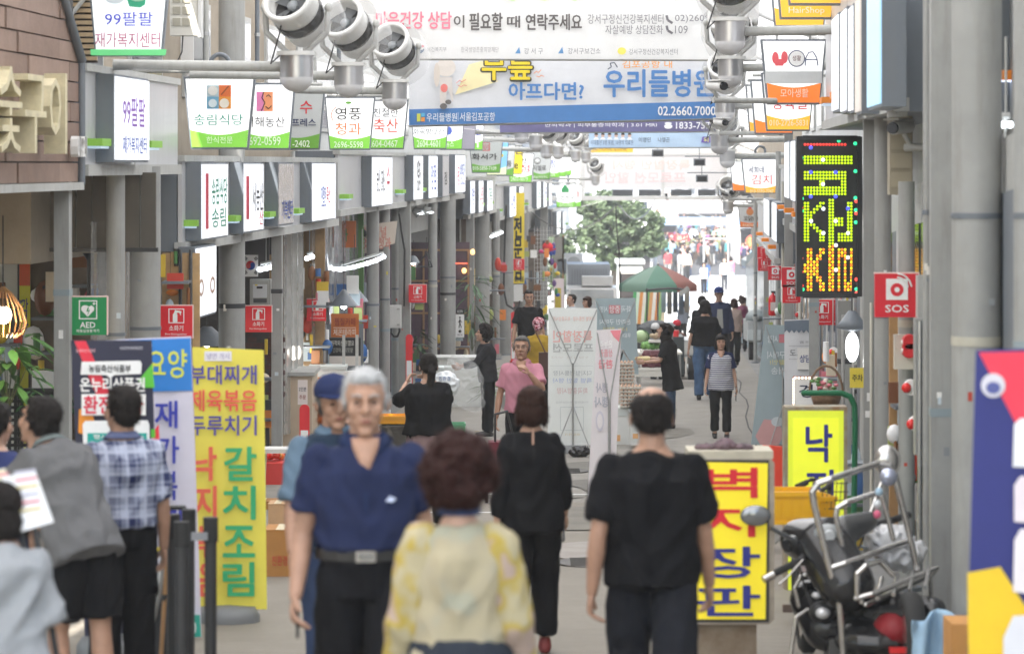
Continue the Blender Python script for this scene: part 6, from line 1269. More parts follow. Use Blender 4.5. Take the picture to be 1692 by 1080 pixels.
# ---------------------------------------------------------------- motorbike with luggage rack (front right)
s = 300; O = G(1420, s); t = thing('motorbike', 'black delivery motorbike with a tall steel luggage rack and round mirrors', 'motorbike', O, 0); gyy = gy(s)
def q(x, y, d=0): return Vector(((x-1420)/s, d, -(y-gyy)/s))
BLK = M('black_gloss_plastic', (.018, .018, .02), rough=.22, var=.1, spec=.6); CHR = M('scuffed_chrome', (.62, .60, .58), rough=.22, metal=.9, var=.15, sc=20)
def part(nm, fn, mat, par=t): b = MB(); fn(b); return b.obj(nm, mat, par)
V, Fs = remesh([chain([q(1330, 900, .25), q(1360, 900, .1), q(1395, 960, -.1)], [.12, .17, .16], 16), chain([q(1345, 1000, .2), q(1370, 1040, .1)], [.12, .14], 12)], .014, 3); mk('front_shield', [(V, Fs)], BLK, t)
V, Fs = remesh([ellp(q(1352, 898, .12), (.17, .16, .07)), chain([q(1310, 905, .15), q(1400, 880, .1), q(1440, 868, .2)], [.05, .09, .06], 14, flat=1.0), ellp(q(1385, 890, .1), (.12, .12, .075))], .012, 3); mk('dash_cowl', [(V, Fs)], M('grey_cowl', (.07, .072, .075), rough=.25, spec=.7), t)
part('dash_screen', lambda b: b.ell(q(1368, 880, -.03), (.085, .05, .055), 16, 8), M('dash_glass', (.35, .37, .38), rough=.12, spec=.8))
V, Fs = remesh([chain([q(1400, 1010, .1), q(1460, 1000, -.1), q(1530, 995, -.3)], [.09, .085, .07], 16, flat=1.2), ellp(q(1440, 1050, .0), (.24, .35, .12))], .016, 3); mk('seat_and_body', [(V, Fs)], BLK, t)
part('front_mirror', lambda b: (b.ell(q(1246, 848, -.1), (.085, .02, .058), 18, 10), b.cyl(q(1270, 868, -.08), q(1325, 900, .05), .012, n=8)), M('mirror_back', (.28, .29, .3), rough=.15, metal=.7))
part('rear_mirror', lambda b: (b.ell(q(1478, 770, .3), (.075, .04, .09), 18, 10), b.cyl(q(1470, 800, .3), q(1440, 870, .2), .012, n=8)), CHR)
part('mirror_ball', lambda b: b.ell(q(1466, 786, -.05), (.05, .04, .05), 14, 8), M('bluish_glass', (.45, .48, .6), rough=.1, metal=.6))
part('left_grip', lambda b: (b.cyl(q(1272, 940, -.2), q(1318, 922, -.1), .02, n=12)), M('rubber', (.02, .02, .02), rough=.8)); part('grip_end', lambda b: b.cyl(q(1256, 948, -.22), q(1273, 940, -.2), .022, .024, 12), CHR)
part('handlebar', lambda b: b.tube([q(1318, 922, -.1), q(1345, 905, .1), q(1440, 880, .3), q(1505, 868, .4)], .016, 8), DKM); part('right_grip', lambda b: b.cyl(q(1480, 874, .36), q(1520, 864, .42), .02, n=12), M('rubber'))
part('headlight', lambda b: (b.ell(q(1357, 1008, -.05), (.075, .05, .06), 16, 10)), DKM); part('headlight_lens', lambda b: b.ell(q(1357, 1008, -.09), (.042, .03, .032), 14, 8), M('lamp_glass', (.7, .7, .72), rough=.08, metal=.3)); part('indicator', lambda b: b.ell(q(1348, 980, -.06), (.03, .02, .02), 10, 6), M('lamp_glass'))
part('chrome_trim', lambda b: b.tube([q(1320, 1000, 0), q(1313, 970, 0), q(1322, 952, 0), q(1352, 938, 0), q(1378, 930, 0)], .014, 8), CHR); part('badge', lambda b: b.box(*q(1338, 938, -.03), .12, .01, .03), C('#d8c8c8')); part('red_strip', lambda b: b.box(*q(1353, 938, -.04), .04, .01, .028), C('#cc2f48'))
# rack frames
part('rack_frame', lambda b: b.tube([q(1388, 1080, -.2), q(1381, 990, -.2), q(1362, 920, -.2), q(1340, 830, -.2), q(1336, 806, -.2), q(1346, 792, -.2), q(1366, 785, -.2), q(1455, 768, .1), q(1474, 772, .1), q(1482, 788, .1), q(1505, 880, .1), q(1520, 945, .1)], .019, 8), CHR)
part('inner_hoop', lambda b: b.tube([q(1392, 915, -.1), q(1378, 850, -.1), q(1380, 836, -.1), q(1396, 826, -.1), q(1445, 815, .0), q(1458, 820, .0), q(1476, 890, .0)], .015, 8), CHR)
part('cross_bar', lambda b: b.tube([q(1365, 930, -.2), q(1390, 922, -.2), q(1500, 898, .1)], .017, 8), CHR); part('deck_hoop', lambda b: b.tube([q(1406, 975, -.3), q(1406, 935, -.3), q(1420, 922, -.3), q(1450, 922, -.1), q(1472, 945, -.1)], .016, 8), CHR)
part('deck_rail', lambda b: b.tube([q(1404, 975, -.3), q(1430, 968, -.3), q(1552, 942, .1), q(1540, 955, .1), q(1420, 985, -.3)], .016, 8), CHR)
for i in range(5): part('deck_slat', lambda b, i=i: b.cyl(q(1412+i*26, 980-i*6, -.32), q(1436+i*26, 965-i*6, .12), .012, n=8), CHR)
part('deck_leg', lambda b: (b.tube([q(1540, 950, .1), q(1544, 1010, .1), q(1548, 1060, .1)], .013, 6)), CHR)
part('red_cover', lambda b: b.ell(q(1470, 1030, -.2), (.12, .12, .1), 14, 8), C('#8a1a22', rough=.6)); part('tail_light', lambda b: b.box(*q(1474, 1056, -.36), .12, .04, .03), C('#e83a3a', rough=.2))
def wheel(b, c, r, w): b.lathe([(r*.72, -w*.5), (r*.9, -w*.55), (r, -w*.3), (r, w*.3), (r*.9, w*.55), (r*.72, w*.5)], 28, ax=Matrix.Translation(c) @ Matrix.Rotation(PI/2, 4, 'Y') @ Matrix.Rotation(0, 4, 'X'))
part('tyre', lambda b: wheel(b, q(1350, gyy-80, .55), .27, .09), M('rubber')); part('tyre', lambda b: wheel(b, q(1492, gyy-60, -.35), .27, .1), M('rubber'))
for (x, d) in ((1350, .55), (1492, -.35)): part('rim', lambda b: (b.cyl(q(x, gyy-(80 if d > 0 else 60), d)-Vector((.04, 0, 0)), q(x, gyy-(80 if d > 0 else 60), d)+Vector((.04, 0, 0)), .19, n=20)), CHR)
part('stand', lambda b: b.cyl(q(1400, 1080, 0), q(1385, gyy, -.1), .015, n=8), DKM)
for i, (x, y, h) in enumerate(((1448, 808, '#a8c4d8'), (1445, 828, '#d8dce0'), (1445, 845, '#e06a8a'))):
    part('trinket', lambda b: b.ell(q(x, y, -.12), (.022, .02, .024), 10, 8), C(h))
t = thing('white_bag', 'crumpled white plastic bag tucked behind the motorbike rack', 'bag', O+q(1482, 935, .3)); V, Fs = remesh([ellp((0, 0, .09), (.13, .1, .09)), ellp((.08, 0, .03), (.12, .1, .08))], .012, 1, fold=.03, fsc=(14, 14, 14)); mk('bag_film', [(V, Fs)], C('#e4e4e6', rough=.35), t)
t = thing('blue_cloth', 'pale blue cloth hanging over the back of the motorbike', 'cloth', O+q(1538, 1092, -.62)); b = MB(); V = []
for i in range(17):
    for j in range(13):
        u, v = i/16, j/12; V.append((-.19+.38*u, -.07*math.sin(u*9+v*2)-.045*math.sin(u*21-v*3)-.05*v*v, v*.36-.05*abs(u-.5)*v-.02*math.sin(u*11)*v))
b.add(V, [(i*13+j, (i+1)*13+j, (i+1)*13+j+1, i*13+j+1) for i in range(16) for j in range(12)], True); o = b.obj('cloth_sheet', fabric('pale_blue_cloth', srgb('#a4c2da')), t)
sd = o.modifiers.new('thickness', 'SOLIDIFY'); sd.thickness = .012
t = thing('cardboard_box', 'brown cardboard box between the motorbike and the right banner', 'box', G(1612, 330)); b = MB(); b.b2(-.12, .1, 0, .3, 0, .40); b.obj('box', M('cardboard', srgb('#c08a4c'), rough=.8, var=.1), t)
# bicycle with crate behind
s = 262; t = thing('bicycle', 'black bicycle standing behind the motorbike with a wire basket', 'bicycle', G(1330, s)); gyy = gy(s)
def q2(x, y, d=0): return Vector(((x-1330)/s, d, -(y-gyy)/s))
part('frame', lambda b: b.tube([q2(1318, 930), q2(1325, 800), q2(1370, 920, .3), q2(1385, 815, .5), q2(1325, 830)], .016, 6), DKM, t); part('handlebar', lambda b: b.tube([q2(1316, 800, -.1), q2(1340, 792), q2(1375, 800, .2)], .012, 6), DKM, t); part('grip', lambda b: b.cyl(q2(1314, 801, -.1), q2(1332, 795, -.05), .018, n=8), M('rubber'), t)
def ringx(b, c, r, th): b.tube([c+Vector((0, r*math.cos(i*PI/14), r*math.sin(i*PI/14))) for i in range(29)], th, 6)
part('tyre', lambda b: ringx(b, q2(1318, gyy-86, -.1), .31, .022), M('rubber'), t); part('tyre', lambda b: ringx(b, q2(1380, gyy-86, .8), .31, .022), M('rubber'), t)
def spokes(b, c):
    for i in range(10): b.cyl(c, c+Vector((0, .3*math.cos(i*PI/5), .3*math.sin(i*PI/5))), .003, n=4)
part('spokes', lambda b: spokes(b, q2(1318, gyy-86, -.1)), STEEL, t); part('spokes', lambda b: spokes(b, q2(1380, gyy-86, .8)), STEEL, t)
def wire(b):
    for i in range(8): b.cyl(q2(1345+i*7, 840), q2(1343+i*8, 795), .003, n=4)
    for j in range(4): b.cyl(q2(1343, 840-j*14), q2(1402, 840-j*14), .004, n=4)
stuff(part('wire_basket', wire, DKM, t)); part('rear_light', lambda b: b.box(*q2(1300, 1000, -.1), .07, .05, .05), C('#6a5a50'), t)
def crate(label, px, py, s, w, h, d, col, rz=0, grp=None, name='crate'):
    t = thing(name, label, 'crate', W(px, py, s), rz, grp); b = MB()
    b.b2(-w/2, w/2, 0, .012, 0, h); b.b2(-w/2, w/2, d-.012, d, 0, h); b.b2(-w/2, -w/2+.012, .012, d-.012, 0, h); b.b2(w/2-.012, w/2, .012, d-.012, 0, h); b.b2(-w/2+.012, w/2-.012, .012, d-.012, 0, .012); b.obj('bin', C(col, rough=.4), t)
    b = MB(); b.b2(-w/2-.01, w/2+.01, -.012, -.0005, h-.03, h); b.b2(-w/2-.01, w/2+.01, -.010, -.0005, 0, .02); b.obj('rim', C(col, rough=.4), t)
    for i in range(5): b = MB(); x = -w/2+w*(i+.5)/5; b.b2(x-w*.07, x+w*.07, -.006, -.0005, h*.2, h*.75); b.obj('side_rib', C(col, rough=.4), t)
    return t
crate('yellow plastic crate strapped on the bicycle basket', 1316, 866, 270, .29, .2, .3, '#f4b81c'); crate('second smaller yellow crate tilted behind the strapped one', 1366, 862, 262, .12, .16, .25, '#f0b41c', rz=.2)
t = thing('plastic_chair', 'orange-red plastic chair behind the wallpaper sign', 'chair', G(1282, 205)); gyy = gy(205)
part('backrest', lambda b: b.prism([(-.16, .38), (.16, .38), (.18, .72), (.12, .85), (-.10, .87), (-.18, .78)], 0, .02), C('#ea4a34', rough=.35), t); part('seat', lambda b: b.b2(-.19, .19, -.02, .36, .36, .39), C('#ea4a34', rough=.35), t)
for sx in (-1, 1):
    for y in (.0, .33): part('leg', lambda b: b.cyl((sx*.17, y, .36), (sx*.2, y, 0), .016, n=8), C('#d8d8d6'), t)
# right edge banner
s = 440
t = standing('strongly blurred navy, red and yellow voucher banner cut by the right edge', [(1612, 578), (1900, 570), (1880, 1180), (1596, 1180)], s, 1300, C('#343a80', trans=.1),
    [('p', [(1617, 582), (1700, 580), (1700, 720), (1678, 700)], C('#f24058')), ('p', [(1600, 1180), (1598, 945), (1652, 935), (1700, 1010), (1700, 1180)], C('#f8cf2c')), ('e', 1640, 636, 20, 20, C('#e2dfe8')), ('e', 1640, 640, 12, 10, C('#5a62a0')),
     ('p', [(1672, 770), (1674, 700), (1684, 690), (1740, 690), (1740, 772)], C('#f4f4f6')), ('p', [(1674, 860), (1674, 800), (1684, 785), (1740, 785), (1740, 866)], C('#f0e4ea')), ('p', [(1672, 975), (1674, 890), (1684, 872), (1740, 872), (1740, 985)], C('#f6eef0')), ('p', [(1655, 1180), (1656, 1050), (1672, 1015), (1740, 1010), (1740, 1180)], C('#ececf2'))], base=True)
# goods on top of the wallpaper sign
t = thing('cloth_bundle', 'pinkish cloth bundle lying on top of the wallpaper sign', 'bundle', W(1200, 745, 300)); V, Fs = remesh([ellp((.0, .1, .02), (.06, .07, .035)), ellp((.10, .1, .01), (.06, .06, .018)), ellp((-.11, .1, .01), (.06, .06, .018))], .01, 1, fold=.012, fsc=(20, 20, 20)); mk('cloth_fold', [(V, Fs)], M('bundle_cloth', srgb('#2a2326'), rough=.7, var=.5, sc=14, two=srgb('#7a6068')), t)
# stanchions
def stanchion(label, px, s, top=.95):
    t = thing('stanchion', label, 'stanchion', G(px, s), 0, 'black queue stanchions'); b = MB(); b.cyl((0, 0, .03), (0, 0, top-.12), .03, n=16); b.obj('post', DKM, t); b = MB(); b.cyl((0, 0, top-.12), (0, 0, top), .037, n=16); b.obj('belt_head', M('rubber'), t); b = MB(); b.lathe([(.0, .04), (.15, .035), (.17, .015), (.17, 0)], 22); b.obj('base', DKM, t); return t
stanchion('left black stanchion in front of the blue banner', 286, 330); stanchion('middle black stanchion, slightly nearer than its neighbours', 300, 345, .96); stanchion('black stanchion with a grey belt end beside the yellow banner', 348, 335)
stanchion('black stanchion standing behind the middle one', 312, 322)
t = thing('belt', 'short grey belt sticking out of the right stanchion head', 'belt', G(348, 336, .86)); b = MB(); b.box(-.055, 0, .0, .08, .01, .04); b.obj('strap', C('#8a8c90'), t)
# folding shopping cart with stick
s = 318; t = thing('shopping_cart', 'black folding shopping cart with a yellow clip behind the stanchions', 'cart', G(278, s)); gyy = gy(s)
def q3(x, y, d=0): return Vector(((x-278)/s, d, -(y-gyy)/s))
part('handle', lambda b: b.tube([q3(270, 900), q3(274, 850), q3(280, 838), q3(304, 838), q3(308, 860)], .014, 8), DKM, t); part('frame_tube', lambda b: b.tube([q3(271, 900), q3(262, 985), q3(244, 1060)], .015, 8), STEEL, t); part('clip', lambda b: b.box(*q3(266, 906, -.02), .03, .02, .02), C('#e8d03a'), t); part('wheel', lambda b: b.cyl(q3(240, gyy-22, -.02), q3(240, gyy-22, .02), .07, n=18), M('rubber'), t); part('wheel', lambda b: b.cyl(q3(262, gyy-22, .3), q3(262, gyy-22, .34), .07, n=18), M('rubber'), t); part('bag_body', lambda b: b.b2(-.16, .0, .0, .25, .1, .55), C('#2c2c30'), t)
t = thing('wooden_stick', 'light wooden walking stick leaning by the stanchions', 'stick', G(262, 326)); b = MB(); gyy = gy(326); b.cyl((0, 0, 0), ((276-262)/326, .02, (gyy-905)/326), .011, n=8); b.obj('stick', M('stick_wood', srgb('#d0a070'), rough=.5, var=.2), t); b = MB(); b.cyl((.025, .012, .5), (.028, .012, .53), .013, n=8); b.obj('strap', DKM, t)
# menu holder, lower left
t = thing('menu_stand', 'tilted menu board with pastel price lists in front of the grey polo man', 'menu', W(30, 860, 470)); t.rotation_euler = (0, math.radians(-8), 0)
for i, (x, wd, h) in enumerate(((-.10, .075, '#e4e2de'), (-.03, .06, '#e6dfc2'), (.05, .11, '#f0f0f2'))):
    b = MB(); P = [(x-wd/2, .0-.02*i), (x+wd/2+.02, .02-.02*i), (x+wd/2-.02+.0, .21-.02*i), (x-wd/2-.03, .20-.02*i)]; b.prism(P, -.006*i, -.006*i+.004); o = b.obj('menu_sheet', C(h), t)
    for j in range(6): b = MB(); b.b2(x-wd*.35, x+wd*.35, -.006*i-.003, -.006*i-.001, .03+j*.027, .04+j*.027); b.obj('print_line', C(('#d88a94', '#b9b8c8', '#d6c68a')[(i+j) % 3]), t)
b = MB(); b.cyl((-.0, .02, .02), (.03, .05, -.9), .012, n=8); b.cyl((.05, .02, .02), (.07, .05, -.9), .012, n=8); b.obj('stand_leg', DKM, t)
# counters, produce, boxes
FR = [M('fruit_%d' % i, srgb(h), rough=.35, var=.15, sc=8) for i, h in enumerate(('#d8302c', '#e8752a', '#e8b83a', '#c8402a'))]
def heap(label, px, py, s, w, d, n, r, mats_, seed=1, name='fruit_heap', tray='#d8403a', th=.16):
    rnd = random.Random(seed); t = thing(name, label, 'produce', W(px, py, s)); b = MB(); b.b2(-w/2, w/2, 0, d, -th, 0); b.obj('tray', C(tray), t)
    for m_i, m_ in enumerate(mats_):
        for k in range(n//len(mats_)):
            b = MB(); x = rnd.uniform(-w/2+r, w/2-r); y = rnd.uniform(r, d-r); z = r*.8+rnd.random()*r*1.6*(1-abs(x)/w*1.2); b.ell((x, y, z), (r, r, r*.92), 9, 6); b.obj('fruit', m_, t)
    return t
heap('heap of red and orange tomatoes left of the light square post', 430, 765, 150, .5, .5, 24, .045, FR, 2, th=.3); heap('heap of apples on a pink printed carton right of the light square post', 486, 768, 138, .24, .4, 22, .043, FR, 3, tray='#d84a64', th=.5)
def cbox(label, px, py, s, w, h, d, col='#b07c42', txt=None, rz=0, cat='box', name='cardboard_box'):
    t = thing(name, label, cat, W(px, py, s), rz); m = M('cardboard_'+col[1:], srgb(col), rough=.8, var=.1); b = MB(); b.b2(-w/2, w/2, 0, d, 0, h); b.obj('carton', m, t); b = MB(); b.b2(-w/2-.003, w/2+.003, -.004, d*.5-.004, h, h+.006); b.b2(-w/2-.003, w/2+.003, d*.5+.004, d+.004, h, h+.006); b.obj('top_flap', m, t)
    b = MB(); b.b2(-.03, .03, -.004, d, h+.0065, h+.008); b.obj('tape', C('#d9c9a4', rough=.3), t)
    if txt: text(txt, 0, h*.45, w*.5, h*.18, C('#b8402c'), t)
    return t
cbox('large brown carton with red print standing behind the yellow banner', 462, 966, 225, .22, .40, .35, txt='친환경'); cbox('small brown carton under the tomatoes', 432, 880, 170, .3, .3, .3); cbox('light wooden-coloured carton below the apple heap', 458, 870, 185, .16, .2, .3, '#c9a27a')
t = thing('step_stool', 'white plastic stool behind the yellow banner', 'stool', G(455, 170)); part('seat', lambda b: b.b2(-.15, .15, 0, .3, .55, .59), C('#d9d7d4'), t)
for sx in (-1, 1):
    for y in (.02, .28): part('leg', lambda b: b.cyl((sx*.12, y, .55), (sx*.15, y, 0), .018, n=8), C('#d9d7d4'), t)
t = thing('low_wall', 'beige low counter wall below the hanging bulbs', 'counter', G(487, 128)); part('wall_slab', lambda b: b.b2(-.16, .22, 0, 1.2, 0, 1.05), C('#c8b49c'), t); part('top_slab', lambda b: b.b2(-.2, .26, -.03, 1.22, 1.05, 1.1), GREYL, t)
def cooler(label, px, py, s, w, h, d=.5):
    t = thing('cooler_box', label, 'box', W(px, py, s)); part('tub', lambda b: b.b2(-w/2, w/2, 0, d, 0, h*.8), C('#dcdedc'), t); part('lid', lambda b: b.b2(-w/2-.01, w/2+.01, -.01, d+.01, h*.8+.002, h), C('#ccd2d0'), t); part('label_plate', lambda b: b.b2(-w*.4, -w*.15, -.004, -.001, h*.2, h*.35), C('#e8b47a'), t); return t
cooler('long white styrofoam box beneath the orange therapy board', 540, 632, 122, .50, .22); cooler('second white foam box with a slanted lid behind the first', 560, 610, 116, .62, .10); cooler('white foam box half behind the older man', 600, 655, 124, .4, .3)
t = thing('price_card', 'white card with black and red writing beside the beige low counter', 'sign', W(500, 668, 135)); part('card', lambda b: b.b2(-.06, .06, 0, .01, 0, .3), C('#f0e6e2'), t); text('2인분', 0, .19, .09, .05, C('#2c2a44'), t); text('주문', 0, .09, .08, .05, C('#a04a40'), t)
t = thing('metal_rack', 'silver upright rack posts beside the therapy board', 'rack', G(580, 121)); 
for x in (-.1, .08): part('post', lambda b: b.b2(x-.02, x+.02, 0, .03, 0, 1.55), STEEL, t)
part('shelf', lambda b: b.b2(-.55, .12, -.01, .5, 1.0, 1.03), STEEL, t)
for i in range(9):
    x, y = random.uniform(505, 600), random.uniform(612, 672); h = random.choice(['#b83a3a', '#d8d2c8', '#4a7a4a', '#c8a83a', '#8a5a3a', '#e0dcd8', '#6a86a8'])
    t = thing('goods_pack', ['red snack pack', 'pale paper pack', 'green vegetable pack', 'yellow pack', 'brown paper pack', 'white plastic pack', 'blue pack', 'flat printed pack', 'stubby printed pack'][i]+' in the clutter under the hanging bulbs', 'goods', W(x, y, 118+i)); part('pack', lambda b: b.b2(-.07, .07, 0, .08, 0, .13), C(h), t)
crate('orange-yellow crate left of the ponytail woman', 652, 700, 130, .42, .10, .4, '#f0a822'); crate('white wire-look crate stacked beside the orange one', 630, 715, 128, .22, .28, .3, '#d4dadd'); crate('black slatted crate under the orange-yellow one', 655, 745, 131, .42, .32, .4, '#3a3630')
crate('green and white basket behind the plastic bag', 748, 735, 118, .35, .3, .3, '#5aa87a'); cooler('foam box by the wire banded column with blue print', 722, 630, 105, .5, .22)
t = thing('shop_table', 'pale counter with tubs behind the ponytail woman', 'table', G(755, 100)); part('top', lambda b: b.b2(-.5, .42, 0, .7, .78, .82), GREYL, t); part('front', lambda b: b.b2(-.48, .40, .02, .06, .0, .78), C('#d8dad6'), t)
t = thing('wooden_bench', 'raw wooden bench top by the cafe window', 'bench', W(762, 598, 96)); part('plank', lambda b: b.b2(-.3, .3, 0, .4, -.05, 0), WF, t); part('leg', lambda b: b.b2(-.28, -.23, .05, .1, -.8, -.051), WF, t); part('leg', lambda b: b.b2(.23, .28, .05, .1, -.8, -.051), WF, t)
# wire rack of toys at the arcade mouth
t = thing('wire_rack', 'tall white wire grid rack hung with small toys', 'rack', G(897, 56))
def grid_(b):
    for i in range(7): b.cyl((-.25+i*.09, 0, 0), (-.25+i*.09, 0, 3.6), .008, n=4)
    for j in range(30): b.cyl((-.25, 0, j*.12), (.29, 0, j*.12), .006, n=4)
stuff(part('wire_grid', grid_, WHT, t))
for i in range(26):
    x, z = random.uniform(-.05, .45), random.uniform(.6, 3.1); h = random.choice(['#1f1f22', '#c83a3a', '#e04a8a', '#2f4fa8', '#e8c83a', '#3a8a4a', '#6a4a8a'])
    part('hanging_toy', lambda b: b.ell((x, -.06, z), (random.uniform(.04, .08), .04, random.uniform(.05, .13)), 8, 6), C(h), t)
t = thing('sun_hat', 'red sun hat hung on top of the wire rack', 'hat', W(905, 408, 57)); part('crown', lambda b: b.ell((0, 0, 0), (.16, .14, .14), 14, 8), C('#cf2430', rough=.8), t); part('brim', lambda b: b.cyl((.05, 0, -.1), (.06, 0, -.13), .22, .2, 16), C('#cf2430', rough=.8), t)
card('goods_board', 'yellow and black packaged toy beside the wire rack', 'toy', 917, 476, 927, 510, 55, C('#c8b43a'), .1); card('poster', 'white poster with pink drawing under the arcade mouth', 'poster', 915, 520-60, 932, 510, 52, C('#eedfe2'), .02)
card('cloth_sheet', 'grey tarp hanging at the left arcade mouth', 'tarp', 916, 392, 932, 432, 50, C('#a9a6a0', trans=.2), .03); card('wood_pole', 'thin wooden pole at the left arcade mouth', 'pole', 929, 388, 932, 512, 50, WF, .05)
card('meter_cabinet', 'grey cabinet high on the last left column', 'cabinet', 921, 428, 936, 452, 50, GREYD, .2)

t = bpy.data.objects['motorbike']; s = 300; gyy = gy(s)
for i, P in enumerate(([(1318, 930, -.1), (1330, 975, -.05), (1345, 1010, .0)], [(1330, 915, 0), (1340, 955, -.05), (1372, 985, -.05)], [(1440, 880, .2), (1420, 915, .1), (1398, 950, .0)])): part('cable', lambda b: b.tube([q(*p) for p in P], .006, 5), DKM, t)
part('brake_lever', lambda b: b.tube([q(1322, 918, -.16), (q(1300, 940, -.2)), q(1282, 955, -.22)], .006, 5), CHR, t); part('engine_block', lambda b: b.box(*q(1400, 1075, .05), .22, .3, .16), M('engine_metal', (.12, .12, .12), rough=.4, metal=.7), t)
part('fuel_dial', lambda b: b.cyl(q(1368, 882, -.09), q(1368, 880, -.06), .03, n=16), C('#d8dce0'), t); part('crash_bar', lambda b: b.tube([q(1300, 1080, -.2), q(1310, 1010, -.2), q(1330, 1000, -.15)], .012, 6), CHR, t); part('footrest', lambda b: b.cyl(q(1395, 1075, -.3), q(1440, 1070, -.3), .015, n=8), M('rubber'), t)
# right side clutter as parts of the shop row
rs = random.Random(17)
clutter(RP, 1300, 1352, 600, 700, 126, 18, .8); clutter(RP, 1355, 1425, 560, 760, 158, 24, .8); clutter(RP, 1262, 1298, 470, 640, 99, 16, .7); clutter(RP, 1478, 1512, 560, 900, 229, 12, .8); clutter(RP, 1400, 1440, 700, 900, 205, 12, .9)
for (x, y0, y1, w_, s_) in ((1322, 500, 700, 3, 124), (1440, 500, 940, 3, 208), (1520, 530, 960, 4, 250), (1549, 250, 960, 3, 266), (1393, 520, 760, 3, 168), (1294, 300, 560, 3, 108)): p = W(x, y1, s_); part('conduit', lambda b: b.cyl(tuple(p), (p.x, p.y, p.z+(y1-y0)/s_), w_/s_, n=8), rs.choice([GREYL, STEEL, C('#c9c6ba')]), RP)
for i, (x, y, w_, h, col, st, tc) in enumerate(((1500, 625, .12, .16, '#f0ead0', '금연', '#c03030'), (1330, 610, .2, .28, '#f2f0ec', '상담', '#3a4a8a'), (1416, 640, .12, .16, '#e8d24a', '주차', '#2a2a2a'))):
    sx_ = (232, 128, 206)[i]; t = thing('notice', ['small cream notice on the column under the alarm panel', 'pale notice sheet behind the white-lit board', 'small yellow notice on the right column'][i], 'notice', W(x, y, sx_)); part('sheet', lambda b: b.b2(-w_/2, w_/2, -.03, -.02, 0, h), C(col), t); text(st, 0, h/2, w_*.7, h*.35, C(tc), t, y=-.034)
# ---------------------------------------------------------------- beyond the arcade mouth
def leafcrown(V0, c, r, n, sz, rnd, b, squash=1.0):
    for i in range(n):
        while True:
            p = Vector((rnd.uniform(-1, 1), rnd.uniform(-1, 1), rnd.uniform(-1, 1)))
            if p.length <= 1 and noise.noise(Vector((p.x*2.3+c[0], p.y*2.3, p.z*2.3))) > .06: break
        p = Vector((c[0]+p.x*r[0], c[1]+p.y*r[1], c[2]+p.z*r[2])); a = Vector((rnd.uniform(-1, 1), rnd.uniform(-1, 1), rnd.uniform(-.6, .6))).normalized(); d = a.orthogonal().normalized()*sz*.6; a = a*sz*rnd.uniform(.6, 1.3)
        b.add([p-a, p+d, p+a, p-d], [(0, 1, 2, 3)])
def tree(label, px, s, h, crowns, seed, n=2600, sz=.16):
    rnd = random.Random(seed); t = thing('tree', label, 'tree', G(px, s)); b = MB(); b.cyl((0, 0, 0), (.1, 0, h*.45), .16, .11, 10); 
    for c, r in crowns: b.cyl((.1, 0, h*.40), (c[0]*.8, c[1]*.8, c[2]-r[2]*.2), .08, .03, 7)
    b.obj('trunk', M('bark', (.10, .08, .06), rough=.9, var=.3, sc=10), t); b = MB()
    for c, r in crowns: leafcrown(None, c, r, n, sz, rnd, b)
    stuff(b.obj('crown', M('tree_leaves', (.12, .165, .085), rough=.6, var=.5, sc=1.2, trans=.4), t))
tree('green street tree beyond the gate, tallest one, left of the far signs', 1012, 36, 5.5, [((-.5, 0, 3.4), (1.2, 1.2, 1.0)), ((.9, .2, 3.9), (1.5, 1.2, 1.0)), ((.3, 0, 2.3), (1.1, 1.0, .6)), ((1.6, 0, 3.0), (.9, .9, .7)), ((-.2, .4, 4.6), (1.5, 1, .8))], 4, 1500, .15)
tree('thin light green tree between the last shop and the white poles', 926, 40, 4.4, [((0, 0, 2.2), (.7, .7, .8)), ((.2, 0, 3.3), (.8, .7, .8)), ((.5, 0, 1.6), (.4, .5, .4))], 6, 900, .11)
tree('darker tree right behind the utility pole', 975, 33, 4.6, [((0, 0, 2.8), (.7, .8, 1.2)), ((-.2, 0, 4.1), (.8, .8, .9))], 9, 1300, .14)
